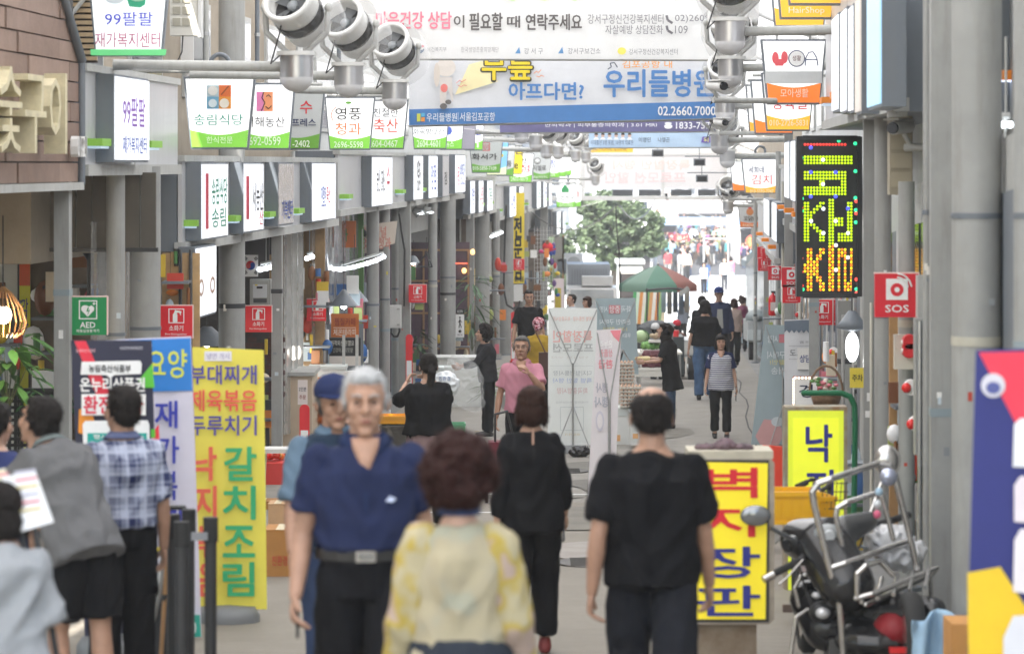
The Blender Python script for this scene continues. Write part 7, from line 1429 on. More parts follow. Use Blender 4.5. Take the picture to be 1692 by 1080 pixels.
def bldg(label, x0, x1, y0, s, dep, mat, nwx, nwy, boards=(), awn=None):
    base = G((x0+x1)/2, s); t = thing('building', label, 'building', base); w = (x1-x0)/2/s; h = (gy(s)-y0)/s
    b = MB(); b.b2(-w, w, 0, dep, -.3, h); b.obj('wall', mat, t); b = MB(); b.b2(-w-.08, w+.08, -.08, dep, h, h+.15); b.obj('parapet', WHT, t)
    for i in range(nwx):
        for j in range(nwy):
            x = -w+2*w*(i+.5)/nwx; z = 3.2+(h-3.6)*(j+.5)/max(1, nwy); ww = min(.55, w/nwx*.65); f = MB(); f.b2(x-ww, x+ww, -.03, 0.02, z-.6, z+.6); fo = f.obj('window', WHT, t); f = MB(); f.b2(x-ww+.06, x+ww-.06, -.05, -.032, z-.53, z+.53); f.obj('pane', glass, fo)
    f = MB(); f.b2(-w*.9, w*.9, -.04, -.002, 0.05, 2.5); f.obj('shop_front', DARKW, t)
    k = 0
    for (bx0, by0, bx1, by1, h_, st, tc) in boards:
        k += 1; cx = (x0+x1)/2; gy_ = gy(s); f = MB(); f.b2((bx0-cx)/s, (bx1-cx)/s, -.25-.03*k, -.1-.03*k, -(by1-gy_)/s, -(by0-gy_)/s); fo = f.obj('sign_board', C(h_), t)
        if st: text(st, ((bx0+bx1)/2-cx)/s, -((by0+by1)/2-gy_)/s, (bx1-bx0)/s*.8, (by1-by0)/s*.6, C(tc), t, y=-.26-.03*k-.01)
    if awn: f = MB(); f.add([(-w, -.1, 2.9), (w, -.1, 2.9), (w, -1.3, 2.45), (-w, -1.3, 2.45), (-w, -.1, 2.84), (w, -.1, 2.84), (w, -1.3, 2.39), (-w, -1.3, 2.39)], [(0, 1, 2, 3), (7, 6, 5, 4), (3, 2, 6, 7), (0, 3, 7, 4), (1, 5, 6, 2)]); f.obj('awning', C(awn), t)
    return t
bldg('white apartment block behind the far trees on the left', 820, 985, 200, 22, 12, C('#dcdfe2'), 6, 4)
bldg('pale building with white syllable sign right of the tall tree', 1000, 1078, 322, 27, 10, C('#d9d4cf'), 2, 1, [(1035, 352, 1075, 372, '#f2f2f4', '음식', '#6a6a88'), (1038, 376, 1076, 383, '#e6e2da', '입구 현재치과', '#8a7a6a'), (1040, 386, 1076, 391, '#c05a5a', None, None)], '#d8d6d2')
bldg('far market building closing the left of the crowded lane', 1070, 1120, 318, 21, 10, C('#b9aca0'), 1, 1, [(1078, 330, 1118, 345, '#e7e9ee', '시장', '#c0505a'), (1092, 384, 1118, 398, '#d8404a', '음식', '#f6e6d8'), (1078, 350, 1116, 362, '#8fb4d4', '할인', '#f0f0f0')], '#8a7a78')
bldg('far building at the very end of the crowded lane', 1110, 1240, 300, 14.5, 12, C('#a9a6ac'), 6, 1, [(1120, 322, 1180, 336, '#e4e6ea', '전통시장', '#4a5a8a'), (1186, 324, 1230, 338, '#d6a07a', '방앗간', '#5a3a2a'), (1126, 342, 1150, 352, '#e0c85a', '청과', '#3a3a3a'), (1160, 343, 1200, 351, '#5a8ab8', '축산', '#f0f0f0')], '#6a7a80')
bldg('building on the right of the far lane with round red sign', 1218, 1330, 270, 25, 10, C('#c6c2bd'), 3, 1, [(1226, 340, 1250, 352, '#f0c850', '김치', '#7a3a2a'), (1228, 356, 1250, 372, '#f2f2f2', '감', '#c04040')], '#c9ccd2')
t = thing('far_banner', 'white road banner with red lettering and a left arrow over the far crossing', 'banner', W(1155, 352, 33)); part('cloth', lambda b: b.b2(-2.4, 2.6, 0, .03, 0, .75), C('#eeeaea', trans=.3), t)
items(t, 1155, 352, 33, [T_('현재치과 필라', 1100, 329, 1180, 337, '#c07080', .02), T_('입구 현재치과 2층 교정', 1112, 342, 1205, 349, '#b58a8a', .02), ('l', [(1084, 346), (1102, 346)], 1.6, C('#d07070')), ('l', [(1084, 346), (1089, 343)], 1.6, C('#d07070')), ('l', [(1084, 346), (1089, 349)], 1.6, C('#d07070'))], y=-.01)
t = thing('far_banner', 'pale blue road banner hanging below the white one with the arrow', 'banner', W(1160, 372, 31)); part('cloth', lambda b: b.b2(-2.1, 2.4, 0, .03, 0, .42), C('#9fb8d0', trans=.3), t); text('현재 시장', 0, .2, 3.0, .25, C('#e8eef6'), t, y=-.02)
for lb, x, y, s, w, h, c, st, tc in (('small red lit sign box in the far lane', 1127, 398, 25, 1.0, .42, '#d83038', '음시', '#ffd0b0'), ('round pale emblem sign under the red lit box', 1128, 412, 24, .5, .5, '#d8d8a8', None, None), ('round white sign right of the red lit box', 1146, 394, 23, .55, .6, '#eef0f4', '시', '#7a8aa0'), ('round red and yellow far sign near the pale umbrella', 1243, 408, 30, .6, .6, '#d85a3a', '감', '#f2e06a'), ('yellow vertical sign behind the far stacked red signs', 1257, 458, 52, .22, 1.1, '#f2c830', '마\n트', '#c0302a'), ('white vertical card with yellow top on the far right post', 1252, 455, 55, .16, .6, '#f4f4ee', '시\n장', '#30305a')):
    t = thing('far_sign', lb, 'sign', W(x, y, s))
    if w == h or abs(w-h) < .1: part('disc', lambda b: b.prism([(w*.6*math.cos(i*PI/9), h*.5+w*.6*math.sin(i*PI/9)) for i in range(18)], 0, .08), C(c), t)
    else: part('board', lambda b: b.b2(-w/2, w/2, 0, .08, 0, h), C(c), t)
    if st: text(st, 0, h/2, w*.7, h*.7, C(tc), t, y=-.012)
for px, s, h, lb in ((947, 36, 7, 'thick white utility pole behind the thin tree'), (992, 30, 8, 'thick concrete utility pole beside the tallest tree'), (1083, 26, 6, 'white pole at the mouth of the crowded lane'), (958, 34, 7, 'slim white post right of the thick white pole')):
    t = thing('utility_pole', lb, 'pole', G(px, s)); part('pole', lambda b: b.cyl((0, 0, 0), (0, 0, h), .16 if 'thick' in lb else .10, n=12), WHT, t); part('band', lambda b: b.cyl((0, 0, 2.2), (0, 0, 2.5), .18, n=12), GREYL, t)
t = thing('overhead_cables', 'black sagging cables strung across the arcade mouth', 'cable', W(900, 350, 55)); a = W(900, 350, 55)
def cab(b, p0, p1, sag, r=.012):
    P = []
    for i in range(15):
        u = i/14; p = p0.lerp(p1, u)-a; p.z -= sag*4*u*(1-u); P.append(p)
    b.tube(P, r, 4)
part('cable', lambda b: cab(b, W(872, 345, 55), W(1020, 336, 50), .75, .016), DKM, t); part('cable', lambda b: cab(b, W(1024, 340, 42), W(1085, 325, 40), .7, .03), DKM, t); part('cable', lambda b: cab(b, W(930, 345, 44), W(1020, 322, 44), .1), GREYL, t); part('cable', lambda b: cab(b, W(1100, 330, 40), W(1230, 380, 44), .1), GREYL, t)
t = thing('black_pole', 'thin black rod hanging down left of the parasol', 'rod', W(1025, 500, 54)); part('rod', lambda b: b.tube([(0, 0, 0), (-.02, 0, 1.2), (-.12, 0, 2.4), (-.14, 0, 3.0)], .02, 6), DKM, t); part('wrap', lambda b: (b.cyl((0, 0, .6), (-.01, 0, .95), .035, n=8), b.cyl((-.03, 0, 1.5), (-.05, 0, 1.7), .035, n=8)), DKM, t)
# truck
s = 46; t = thing('parked_truck', 'white small cargo truck with ribbed grey container parked outside the arcade', 'truck', G(985, s), 0); gyy = gy(s); TW = M('truck_white', (.72, .73, .73), rough=.35, var=.05)
part('cargo_box', lambda b: b.b2(-1.0, .55, 1.2, 4.2, .8, 2.85), C('#9aa0a8'), t)
for i in range(14): part('box_rib', lambda b: b.b2(-.86+i*.095, -.81+i*.095, 1.16, 1.2, 1.9, 2.7), C('#8b9199'), t)
part('cab', lambda b: b.add([(x, y, z) for x in (-1.05, .75) for (y, z) in ((-.3, .35), (-.3, 1.2), (-.05, 2.05), (1.1, 2.1), (1.1, .35))], [(0, 1, 2, 3, 4), (9, 8, 7, 6, 5)]+[(i, i+5, (i+1) % 5+5, (i+1) % 5) for i in range(5)]), TW, t)
part('windscreen', lambda b: b.quad((-.95, -.315, 1.25), (.65, -.315, 1.25), (.62, -.085, 1.98), (-.92, -.085, 1.98)), M('windscreen', (.25, .28, .3), rough=.1, spec=.8), t)
part('roof_unit', lambda b: b.b2(-.5, .6, -.0, .9, 2.12, 2.45), TW, t); part('bumper', lambda b: b.b2(-1.1, .8, -.38, -.28, .3, .55), GREYL, t); part('pink_sticker', lambda b: b.b2(-.25, .1, -.335, -.31, .95, 1.15), C('#e88a9a'), t)
for sx in (-1.05, .65):
    part('tyre', lambda b: b.cyl((sx, .4, .32), (sx+.18, .4, .32), .32, n=20), M('rubber'), t); part('tyre', lambda b: b.cyl((sx, 3.3, .32), (sx+.18, 3.3, .32), .32, n=20), M('rubber'), t); part('headlight', lambda b: b.b2(sx+.02, sx+.22, -.34, -.3, .75, .92), M('lamp_glass'), t)
t = thing('air_unit', 'white outdoor air unit on a frame above the truck', 'machine', W(948, 452, 44)); part('case', lambda b: b.b2(-.35, .35, 0, .4, 0, .75), WHT, t); part('fan_grille', lambda b: b.cyl((0, -.01, .38), (0, .0, .38), .26, n=20), GREYL, t)
bldg('low cream booth behind the parasol', 1022, 1062, 436, 43, 2, C('#e2e2da'), 0, 0)
# railing
t = thing('railing', 'white metal railing in front of the far trees', 'fence', G(965, 34)); 
for i in range(12): part('picket', lambda b: b.cyl((-1.4+i*.25, 0, 2.2), (-1.4+i*.25, 0, 3.1), .03, n=6), WHT, t)
part('rail', lambda b: b.cyl((-1.4, 0, 3.1), (1.4, 0, 3.1), .035, n=6), WHT, t); part('wall_base', lambda b: b.b2(-1.5, 1.5, -.1, .1, 0, 2.2), C('#cfd0cf'), t)
# parasols
def parasol(label, px, ytop, s, R, drop, cols, panels=8, rot=0, pole_h=None):
    base = G(px, s); h = (gy(s)-ytop)/s; t = thing('parasol', label, 'parasol', base, rot); 
    part('pole', lambda b: b.cyl((0, 0, 0), (0, 0, h-.05), .022, n=8), GREYD, t); part('finial', lambda b: b.ell((0, 0, h+.03), (.04, .04, .05), 8, 6), GREYL, t)
    for i in range(panels):
        a0, a1 = 2*PI*i/panels, 2*PI*(i+1)/panels; b = MB(); V = []
        for j in range(7):
            u = j/6; r = R*u; z = h-drop*(u**1.35)
            for k in range(5):
                a = a0+(a1-a0)*k/4; pull = 1-.05*u*math.sin(PI*k/4); V.append((r*math.cos(a)*pull, r*math.sin(a)*pull, z))
        Fs = [(j*5+k, (j+1)*5+k, (j+1)*5+k+1, j*5+k+1) for j in range(6) for k in range(4)]
        o_ = len(V); V += [(v[0]*1.005, v[1]*1.005, v[2]-.17*R/1.1) for v in V[30:35]]; Fs += [(30+k, o_+k, o_+k+1, 31+k) for k in range(4)]
        b.add(V, Fs, True); b.obj('canopy_panel', C(cols[i % len(cols)], trans=.4), t)
        b = MB(); b.cyl((0, 0, h-drop*.75), (R*.97*math.cos(a0), R*.97*math.sin(a0), h-drop-.01), .008, n=4); b.obj('rib', STEEL, t)
    return t
GRN = '#3f6a5e'; PK = '#a87068'; RD = '#a83e40'
parasol('green and red striped parasol over the produce stall', 1087, 438, 61, 1.10, .52, [RD, '#b9bca8', GRN, '#6f9584', GRN, '#7fa090', '#5f8f7c', PK], rot=-.35)
parasol('pale green, yellow and red parasol far down the crowded lane', 1192, 377, 22, 1.5, .75, ['#e2a868', '#e0705a', '#d8d0a8', '#8fb89a', '#b8c8a8', '#8fb89a', '#e8dca0', '#e0705a'])
t = thing('lamp_clamp', 'small lamp clamp hanging below the parasol rim', 'lamp', W(1124, 478, 62)); part('bar', lambda b: b.tube([(-.9, 0, -.02), (-.3, 0, .03), (.1, 0, .0)], .03, 6), DKM, t); part('head', lambda b: b.box(.06, 0, -.1, .3, .08, .12, Matrix.Rotation(-.6, 4, 'Y')), GREYL, t)
t = thing('support_pole', 'second thin pole holding the stall tarp', 'pole', G(1069, 64)); part('pole', lambda b: b.cyl((0, 0, 0), (0, 0, 1.75), .022, n=8), DKM, t)
t = thing('striped_tarp', 'slanted green, orange and white striped tarp beneath the parasol', 'tarp', W(1075, 535, 58))
for i, c in enumerate(('#4fae6a', '#dcefdc', '#e8a050', '#f2f0e4', '#7fb46a', '#e8b070', '#f4f2ea', '#e0904a', '#9ac88a', '#f2e6c8')):
    b = MB(); x = -.42+i*.095; b.add([(x-.15, 0, 0), (x-.055, 0, 0), (x+.045, .35, .95), (x-.05, .35, .95), (x-.15, .02, 0), (x-.055, .02, 0), (x+.045, .37, .95), (x-.05, .37, .95)], [(0, 1, 2, 3), (7, 6, 5, 4), (0, 3, 7, 4), (1, 5, 6, 2)]); b.obj('stripe', C(c, trans=.3), t)
t = thing('clothes_rail', 'dark and grey garments hung under the parasol', 'clothes', W(1112, 470+40, 60)); part('rail', lambda b: b.cyl((-.35, 0, .62), (.5, 0, .62), .015, n=6), STEEL, t)
for i, c in enumerate(('#b8d0dc', '#8a8680', '#4e5a68', '#5a6a7c', '#9a948a')): part('garment', lambda b: b.b2(-.32+i*.16, -.19+i*.16, -.03, .06, -.1-.05*(i % 2), .6), C(c), t)
# produce stall
s = 88; t = thing('stall_table', 'low stall table with tarp-covered goods beside the blue-grey banner', 'table', G(1082, s)); part('top', lambda b: b.b2(-.32, .5, -.3, .8, .60, .64), C('#d5d2c8'), t)
for sx in (-.3, .46): part('leg', lambda b: b.cyl((sx, -.25, 0), (sx, -.25, .6), .02, n=6), STEEL, t); part('leg', lambda b: b.cyl((sx, .7, 0), (sx, .7, .6), .02, n=6), STEEL, t)
t = thing('covered_goods', 'dark grey tarp thrown over stacked goods behind the watermelon', 'tarp', W(1084, 557, 82)); V, Fs = remesh([ellp((0, .3, .1), (.36, .3, .22)), loft([(0, .3, -.25, .36, .3), (0, .3, .2, .35, .28)], 20)], .02, 2, fold=.02, fsc=(6, 6, 6)); mk('tarp_sheet', [(V, Fs)], C('#55585a', rough=.8), t)
t = thing('watermelon', 'striped green watermelon on the produce stall', 'watermelon', W(1060, 556, 90)); 
part('rind', lambda b: b.ell((0, 0, 0), (.14, .13, .12), 18, 12), C('#a9c090', rough=.3), t)
for i in range(7): part('stripe', lambda b: b.tube([(.141*math.cos(a)*math.cos(i*.45-1.35), -.131*math.cos(a)*math.cos(0) if False else -.131*math.cos(a)*abs(math.cos((i-3)*.4)), .121*math.sin(a)) for a in [x*.25-1.25 for x in range(11)]], .008, 4), C('#4a7a44'), t)
heap('leafy greens piled on the produce stall', 1076, 578, 92, .38, .3, 20, .055, [C('#5d8f48', var=.3), C('#7aa85a', var=.3)], 5, tray='#e8e6e0', name='greens_heap', th=.04); heap('brown roots and mushrooms beside the watermelon', 1084, 562, 92, .26, .2, 12, .045, [C('#b09a7c', var=.3)], 6, tray='#d8d4cc', th=.04)
t = thing('maroon_bag', 'dark maroon cloth bag hanging at the stall front', 'bag', W(1077, 606, 96)); V, Fs = remesh([loft([(0, 0, 0, .17, .09), (0, 0, .2, .17, .1), (0, 0, .28, .14, .06)], 18)], .012, 2, fold=.012); mk('bag_body', [(V, Fs)], C('#5c2c34', rough=.7), t); part('print', lambda b: b.tube([(.05*math.cos(i*PI/6), -.108, .14+.05*math.sin(i*PI/6)) for i in range(13)], .004, 4), C('#b0703a'), t)
t = thing('red_bag', 'red cloth folded over the maroon bag', 'cloth', W(1092, 588, 95)); part('cloth_fold', lambda b: b.ell((0, .05, 0), (.09, .07, .08), 10, 6), C('#b02838'), t); t = thing('red_cup', 'red plastic cup on the cart edge', 'cup', W(1117, 556, 88)); part('cup', lambda b: b.cyl((0, 0, 0), (0, 0, .12), .05, .06, 14), C('#e0343a', rough=.3), t)
crate('white foam tray crate at the foot of the stall', 1072, 622, 92, .5, .14, .35, '#dedcd4')
# small cart with wheel
t = thing('hand_cart', 'light grey motor cart with a black wheel beside the produce stall', 'cart', G(1134, 84)); part('body', lambda b: b.b2(-.2, .22, -.1, 1.2, .45, .78), C('#b9bcbc'), t); part('tyre', lambda b: wheel(b, Vector((.08, -.16, .24)), .24, .1), M('rubber'), t); part('tyre', lambda b: b.cyl((.02, -.2, .24), (.14, -.2, .24), .23, n=20), M('rubber'), t); part('hub', lambda b: b.cyl((.0, -.24, .24), (.1, -.24, .24), .09, n=14), STEEL, t)
part('tarp_cover', lambda b: b.b2(-.26, -.05, -.12, .9, .1, .85), C('#3c4446'), t); part('perforated_side', lambda b: b.b2(-.04, .2, -.125, -.11, .5, .74), C('#cfd0cc'), t); part('handle', lambda b: b.tube([(.1, -.3, .9), (.25, .2, .95), (.3, .8, .9)], .015, 6), DKM, t)
# egg trays on foam box
cooler('large white foam box with red print under the egg trays', 1033, 742, 118, .46, .58); cooler('white foam box right of the egg tray box', 1060, 735, 121, .3, .45)
EGG = M('egg_shell', srgb('#d9b49a'), rough=.45, var=.12, sc=9); TR = M('pulp_tray', srgb('#c9c3b8'), rough=.9, var=.1)
ep = thing('egg_tray', 'cardboard egg tray in the tall stack, top one first', 'egg tray', W(1031, 668, 114), 0, 'stacked egg trays'); b = MB(); b.b2(-.15, .15, 0, .3, 0, .022); 
for i in range(6): b.b2(-.14+i*.05-.004, -.14+i*.05+.032, -.003, .0-.001, .005, .03)
b.obj('tray', TR, ep)
for i in range(6):
    for j in range(2): b = MB(); b.ell((-.125+i*.05, .025+j*.05, .036), (.020, .020, .026), 8, 6); b.obj('egg', EGG, ep)
names = ['lowest', 'second lowest', 'third from the bottom', 'fourth from the bottom', 'fifth from the bottom', 'sixth from the bottom', 'middle', 'sixth from the top', 'fifth from the top', 'fourth from the top', 'third from the top', 'topmost']
ep['label'] = 'lowest egg tray of the stack on the white foam box'
for k in range(1, 12): dup(ep, W(1031+random.uniform(-1, 1), 668, 114)+Vector((0, 0, .052*k)), label=names[k]+' egg tray of the stack on the white foam box')
for k in range(6): dup(ep, W(1044, 676, 119)+Vector((0, .3, .052*k)), label=['bottom', 'second', 'third', 'fourth', 'fifth', 'top'][k]+' egg tray of the shorter stack behind the tall stack')
t = thing('metal_clip_rack', 'metal wire bundle on top of the egg trays', 'rack', W(1030, 602, 113)); part('wire', lambda b: b.tube([(-.1, 0, 0), (-.02, 0, .22), (.04, 0, .12), (.12, 0, .0)], .012, 5), STEEL, t); part('wire', lambda b: b.tube([(-.06, .04, 0), (.0, .04, .2), (.1, .04, .02)], .012, 5), DKM, t)
t = thing('black_bag', 'black plastic bag lying at the foot of the white X-banner', 'bag', W(957, 750, 128)); V, Fs = remesh([ellp((0, 0, .03), (.13, .1, .07)), ellp((.06, 0, .05), (.07, .07, .06))], .01, 1, fold=.02, fsc=(16, 16, 16)); mk('bag_film', [(V, Fs)], C('#17171a', rough=.25), t)
# right side far vehicles
t = thing('street_stall_cart', 'cluttered grey hand cart parked along the right edge near the pole', 'cart', G(1250, 68)); part('body', lambda b: b.b2(-.2, .3, 0, 1.6, .45, .95), C('#a8acae'), t); part('tarp_cover', lambda b: b.ell((.05, .6, 1.0), (.28, .6, .22), 12, 8), C('#7c8688'), t); part('tyre', lambda b: b.cyl((-.16, .3, .22), (-.06, .3, .22), .22, n=16), M('rubber'), t); part('tyre', lambda b: b.cyl((.2, .3, .22), (.3, .3, .22), .22, n=16), M('rubber'), t); part('front_box', lambda b: b.b2(-.22, .1, -.1, 0, .5, .75), C('#c8d0d0'), t); part('headlamp', lambda b: b.ell((-.02, -.08, 1.05), (.08, .06, .08), 10, 6), GREYL, t)
t = thing('awning', 'pale slanted awning sticking out on the right before the crowd', 'awning', W(1260, 425, 50)); part('awning_sheet', lambda b: b.add([(-.55, 0, -.12), (.1, 0, .28), (.1, 2, .28), (-.55, 2, -.12), (-.55, 0, -.28), (.1, 0, .1), (.1, 2, .1), (-.55, 2, -.28)], [(0, 1, 2, 3), (0, 4, 5, 1), (0, 3, 7, 4), (7, 6, 5, 4)]), C('#d8dde2', trans=.2), t); part('valance', lambda b: b.b2(-.56, -.52, 0, 2, -.32, -.12), C('#8a9aa6'), t)
t = thing('market_gantry', 'thin white metal frame standing before the far crowd', 'frame', G(1183, 27)); part('frame', lambda b: b.tube([(-.75, 0, 0), (-.75, 0, 2.0), (.75, 0, 2.0), (.75, 0, 0)], .035, 6), WHT, t)
for i, (x, y, s, c) in enumerate(((1205, 492, 31, '#c8c4d8'), (1180, 470, 26, '#5f8a62'), (1160, 465, 25, '#d8d4cc'), (1225, 470, 25, '#5a8a68'), (1120, 480, 28, '#d0c8b8'))): crate(['lavender shopping trolley crate beside the far walkers', 'green crate below the white frame', 'pale crate left of the far walkers', 'green crate on the right of the far lane', 'beige crate at the left of the far lane'][i], x, y, s, .7, .6, .5, c)
for (x0, x1, y, s, lb, c) in ((1160, 1215, 405, 24, 'wooden stall table with white goods under the pale parasol', '#d8c8b0'), (1095, 1135, 452, 26, 'stall table at the left edge of the crowd', '#c8c0b8')):
    t = thing('far_stall', lb, 'stall', W((x0+x1)/2, y, s)); w = (x1-x0)/2/s; part('table', lambda b: b.b2(-w, w, 0, 1, -.1, 0), C(c), t)
    for i in range(8): part('goods_box', lambda b: b.b2(-w+i*w/4, -w+i*w/4+w*.2, .1, .5, 0, .12+.1*(i % 3)), C(['#e8e6e0', '#c85a4a', '#e2c85a', '#7a9a5a'][i % 4]), t)
    for sx in (-w, w): part('post', lambda b: b.cyl((sx, 0, -1.4), (sx, 0, 0), .04, n=6), GREYL, t)
# ---------------------------------------------------------------- people
NAVY = fabric('navy_polo', (.019, .026, .068), var=.12); BLKF = fabric('black_cloth', (.009, .009, .0105), var=.2); CHAR = fabric('charcoal_cloth', (.022, .022, .026), var=.2); JEAN = fabric('blue_denim', (.06, .11, .2), var=.25, sc=12)
DKT = fabric('dark_trousers', (.016, .017, .022), var=.2)
def plaid():
    m = fabric('navy_plaid', (.08, .10, .2)); n = m.node_tree.nodes; l = m.node_tree.links; tc = n.new('ShaderNodeTexCoord'); b = n['Principled BSDF']; last = None
    sep = n.new('ShaderNodeSeparateXYZ'); l.new(tc.outputs['Object'], sep.inputs[0]); outs = []
    for ax, f, th in (('X', 21, .25), ('Z', 19, .3), ('X', 42, .62), ('Z', 38, .62), ('Y', 21, .4)):
        m1 = n.new('ShaderNodeMath'); m1.operation = 'MULTIPLY'; m1.inputs[1].default_value = f*2*PI/2; l.new(sep.outputs[ax], m1.inputs[0]); m2 = n.new('ShaderNodeMath'); m2.operation = 'SINE'; l.new(m1.outputs[0], m2.inputs[0])
        m3 = n.new('ShaderNodeMapRange'); m3.inputs[1].default_value = th-.15; m3.inputs[2].default_value = th+.15; m3.inputs[4].default_value = .36 if th < .5 else .25; l.new(m2.outputs[0], m3.inputs[0]); outs.append(m3.outputs[0])
    acc = outs[0]
    for o in outs[1:]: a = n.new('ShaderNodeMath'); a.operation = 'ADD'; a.use_clamp = True; l.new(acc, a.inputs[0]); l.new(o, a.inputs[1]); acc = a.outputs[0]
    mx = n.new('ShaderNodeMix'); mx.data_type = 'RGBA'; mx.inputs[6].default_value = (.022, .03, .09, 1); mx.inputs[7].default_value = (.42, .45, .56, 1); l.new(acc, mx.inputs[0]); l.new(mx.outputs[2], b.inputs['Base Color']); return m
def striped():
    m = fabric('white_navy_stripes', (.5, .5, .52)); n = m.node_tree.nodes; l = m.node_tree.links; tc = n.new('ShaderNodeTexCoord'); sep = n.new('ShaderNodeSeparateXYZ'); l.new(tc.outputs['Object'], sep.inputs[0])
    m1 = n.new('ShaderNodeMath'); m1.operation = 'MULTIPLY'; m1.inputs[1].default_value = 2*PI*32; l.new(sep.outputs['Z'], m1.inputs[0]); m2 = n.new('ShaderNodeMath'); m2.operation = 'SINE'; l.new(m1.outputs[0], m2.inputs[0]); mr = n.new('ShaderNodeMapRange'); mr.inputs[1].default_value = .1; mr.inputs[2].default_value = .5; l.new(m2.outputs[0], mr.inputs[0])
    mx = n.new('ShaderNodeMix'); mx.data_type = 'RGBA'; mx.inputs[6].default_value = (.6, .6, .63, 1); mx.inputs[7].default_value = (.10, .11, .2, 1); l.new(mr.outputs[0], mx.inputs[0]); l.new(mx.outputs[2], n['Principled BSDF'].inputs['Base Color']); return m
def floral(name, a, c, sc=14):
    m = fabric(name, a); n = m.node_tree.nodes; l = m.node_tree.links; tc = n.new('ShaderNodeTexCoord'); v = n.new('ShaderNodeTexNoise'); v.inputs['Scale'].default_value = sc; v.inputs['Detail'].default_value = 1; l.new(tc.outputs['Object'], v.inputs['Vector'])
    cr = n.new('ShaderNodeValToRGB'); e = cr.color_ramp.elements; e[0].position = .42; e[0].color = tuple(a)+(1,); e[1].position = .56; e[1].color = tuple(c[0])+(1,); x = cr.color_ramp.elements.new(.64); x.color = tuple(c[1])+(1,); l.new(v.outputs[0], cr.inputs[0]); l.new(cr.outputs[0], n['Principled BSDF'].inputs['Base Color']); return m
cream = floral('cream_print_blouse', srgb('#aea286'), (srgb('#a89d84'), srgb('#9f9c88')), 9)
slv = floral('yellow_floral_sleeve', srgb('#b0a484'), (srgb('#ad9640'), srgb('#b09a8c')), 11)
def atgnd(px, s): return G(px, s)
# P1 older man in navy polo, front
J = person('older white-haired man in a navy polo walking towards the viewer with a phone', atgnd(603, 430), 1.755, 4, top=dict(mat=NAVY, hem=1.04, sleeve=.66, inf=.024, name='polo_shirt', fold=.009), pants=dict(mat=BLKF, top=1.03, wide=1.08), hair=('short', H_GREY), skin=SKIN_T, q=0, aR=(-4, 13, 36, 0), aL=(-12, 12, 12, 0), lR=(-8, 6), lL=(16, 4), collar=fabric('navy_collar', (.019, .03, .078)), vneck=True, head=(0, -2), build=1.05, curlR=38)
R = J['root']; k = J['k']; b = MB()
for i in range(32):
    a0, a1 = 2*PI*i/32, 2*PI*(i+1)/32; rx, ry = .186*k, .136*k
    b.add([(rx*math.cos(a), ry*math.sin(a), z) for a in (a0, a1) for z in (1.0*k, 1.04*k)], [(0, 2, 3, 1)])
b.obj('belt', M('belt_leather', (.015, .013, .012), rough=.35), R); b = MB(); b.b2(-.038, .038, -.15*k, -.137*k, 1.0*k, 1.042*k); b.obj('belt_buckle', CHR, R); b = MB(); b.b2(-.026, .03, -.153*k, -.1505*k, 1.01*k, 1.032*k); b.obj('buckle_plate', M('buckle_dark', (.3, .3, .29), rough=.3, metal=.8), R)
b = MB(); b.prism([(.075, 1.265), (.09, 1.285), (.115, 1.275), (.10, 1.262)], -.172, -.168); b.obj('chest_emblem', C('#c9d2ea'), R)
b = MB(); b.prism([(-.009, 1.30), (.009, 1.30), (.009, 1.23), (-.009, 1.23)], -.166, -.163); b.obj('placket', fabric('navy_collar', (.019, .03, .078)), R)
def phone(J, nm, lb, L=.15, w=.07, tilt=0):
    sh, e, w_, u, f, sd = J[nm]; R = J['root']; o = thing('phone', lb, 'phone'); c = w_+f*.10*J['k']+Vector((-sd*.018, 0, 0))
    o.matrix_world = Matrix.Translation(R.location) @ Matrix.Rotation(R.rotation_euler[2], 4, 'Z') @ Matrix.Translation(c) @ Matrix.Rotation(tilt, 4, 'X')
    b = MB(); b.box(0, 0, 0, .010, w, L); b.obj('phone_body', M('phone_case', (.02, .02, .022), rough=.2), o); b = MB(); b.box(-sd*.0062, 0, 0, .002, w*.9, L*.93); b.obj('screen', M('phone_glass', (.03, .03, .035), rough=.08), o)
phone(J, 'R', 'small black phone in the hand of the navy polo man', .12, .05)
# P2 woman from behind
J = person('woman with a reddish-brown perm and cream blouse with yellow floral sleeves, nearest the camera', atgnd(759, 512), 1.525, 180, top=dict(mat=cream, hem=.96, sleeve=.30, inf=.022, name='blouse', puff=True, fold=.008), pants=None, skirt=dict(mat=fabric('dark_slate_skirt', (.03, .035, .045)), prof=[(.25, .21, .16), (.5, .205, .16), (.8, .20, .165), (.97, .185, .155), (1.02, .17, .135)]), hair=('perm', H_RED), sex='f', q=0, aR=(2, 12, 25, 0), aL=(2, 12, 25, 0), lR=(6, 2), lL=(-6, 6), build=1.0)
R = J['root']; P = []
for nm in 'RL':
    sh, e, w, u, f, sd = J[nm]; P.append(chain([sh+Vector((0, 0, .0)), sh+(e-sh)*.5, e, e+(w-e)*.9], [.070, .072, .066, .052], 18, True, False))
V, Fs = remesh(P, .009, 3, fold=.010, fsc=(12, 12, 5), seed=3); mk('sleeves', [(V, Fs)], slv, R)
b = MB(); b.lathe([(.070, 1.315), (.064, 1.36), (.062, 1.365)], 24, c=(0, .012, 0)); b.obj('collar', fabric('navy_neckline', (.03, .05, .12)), R)
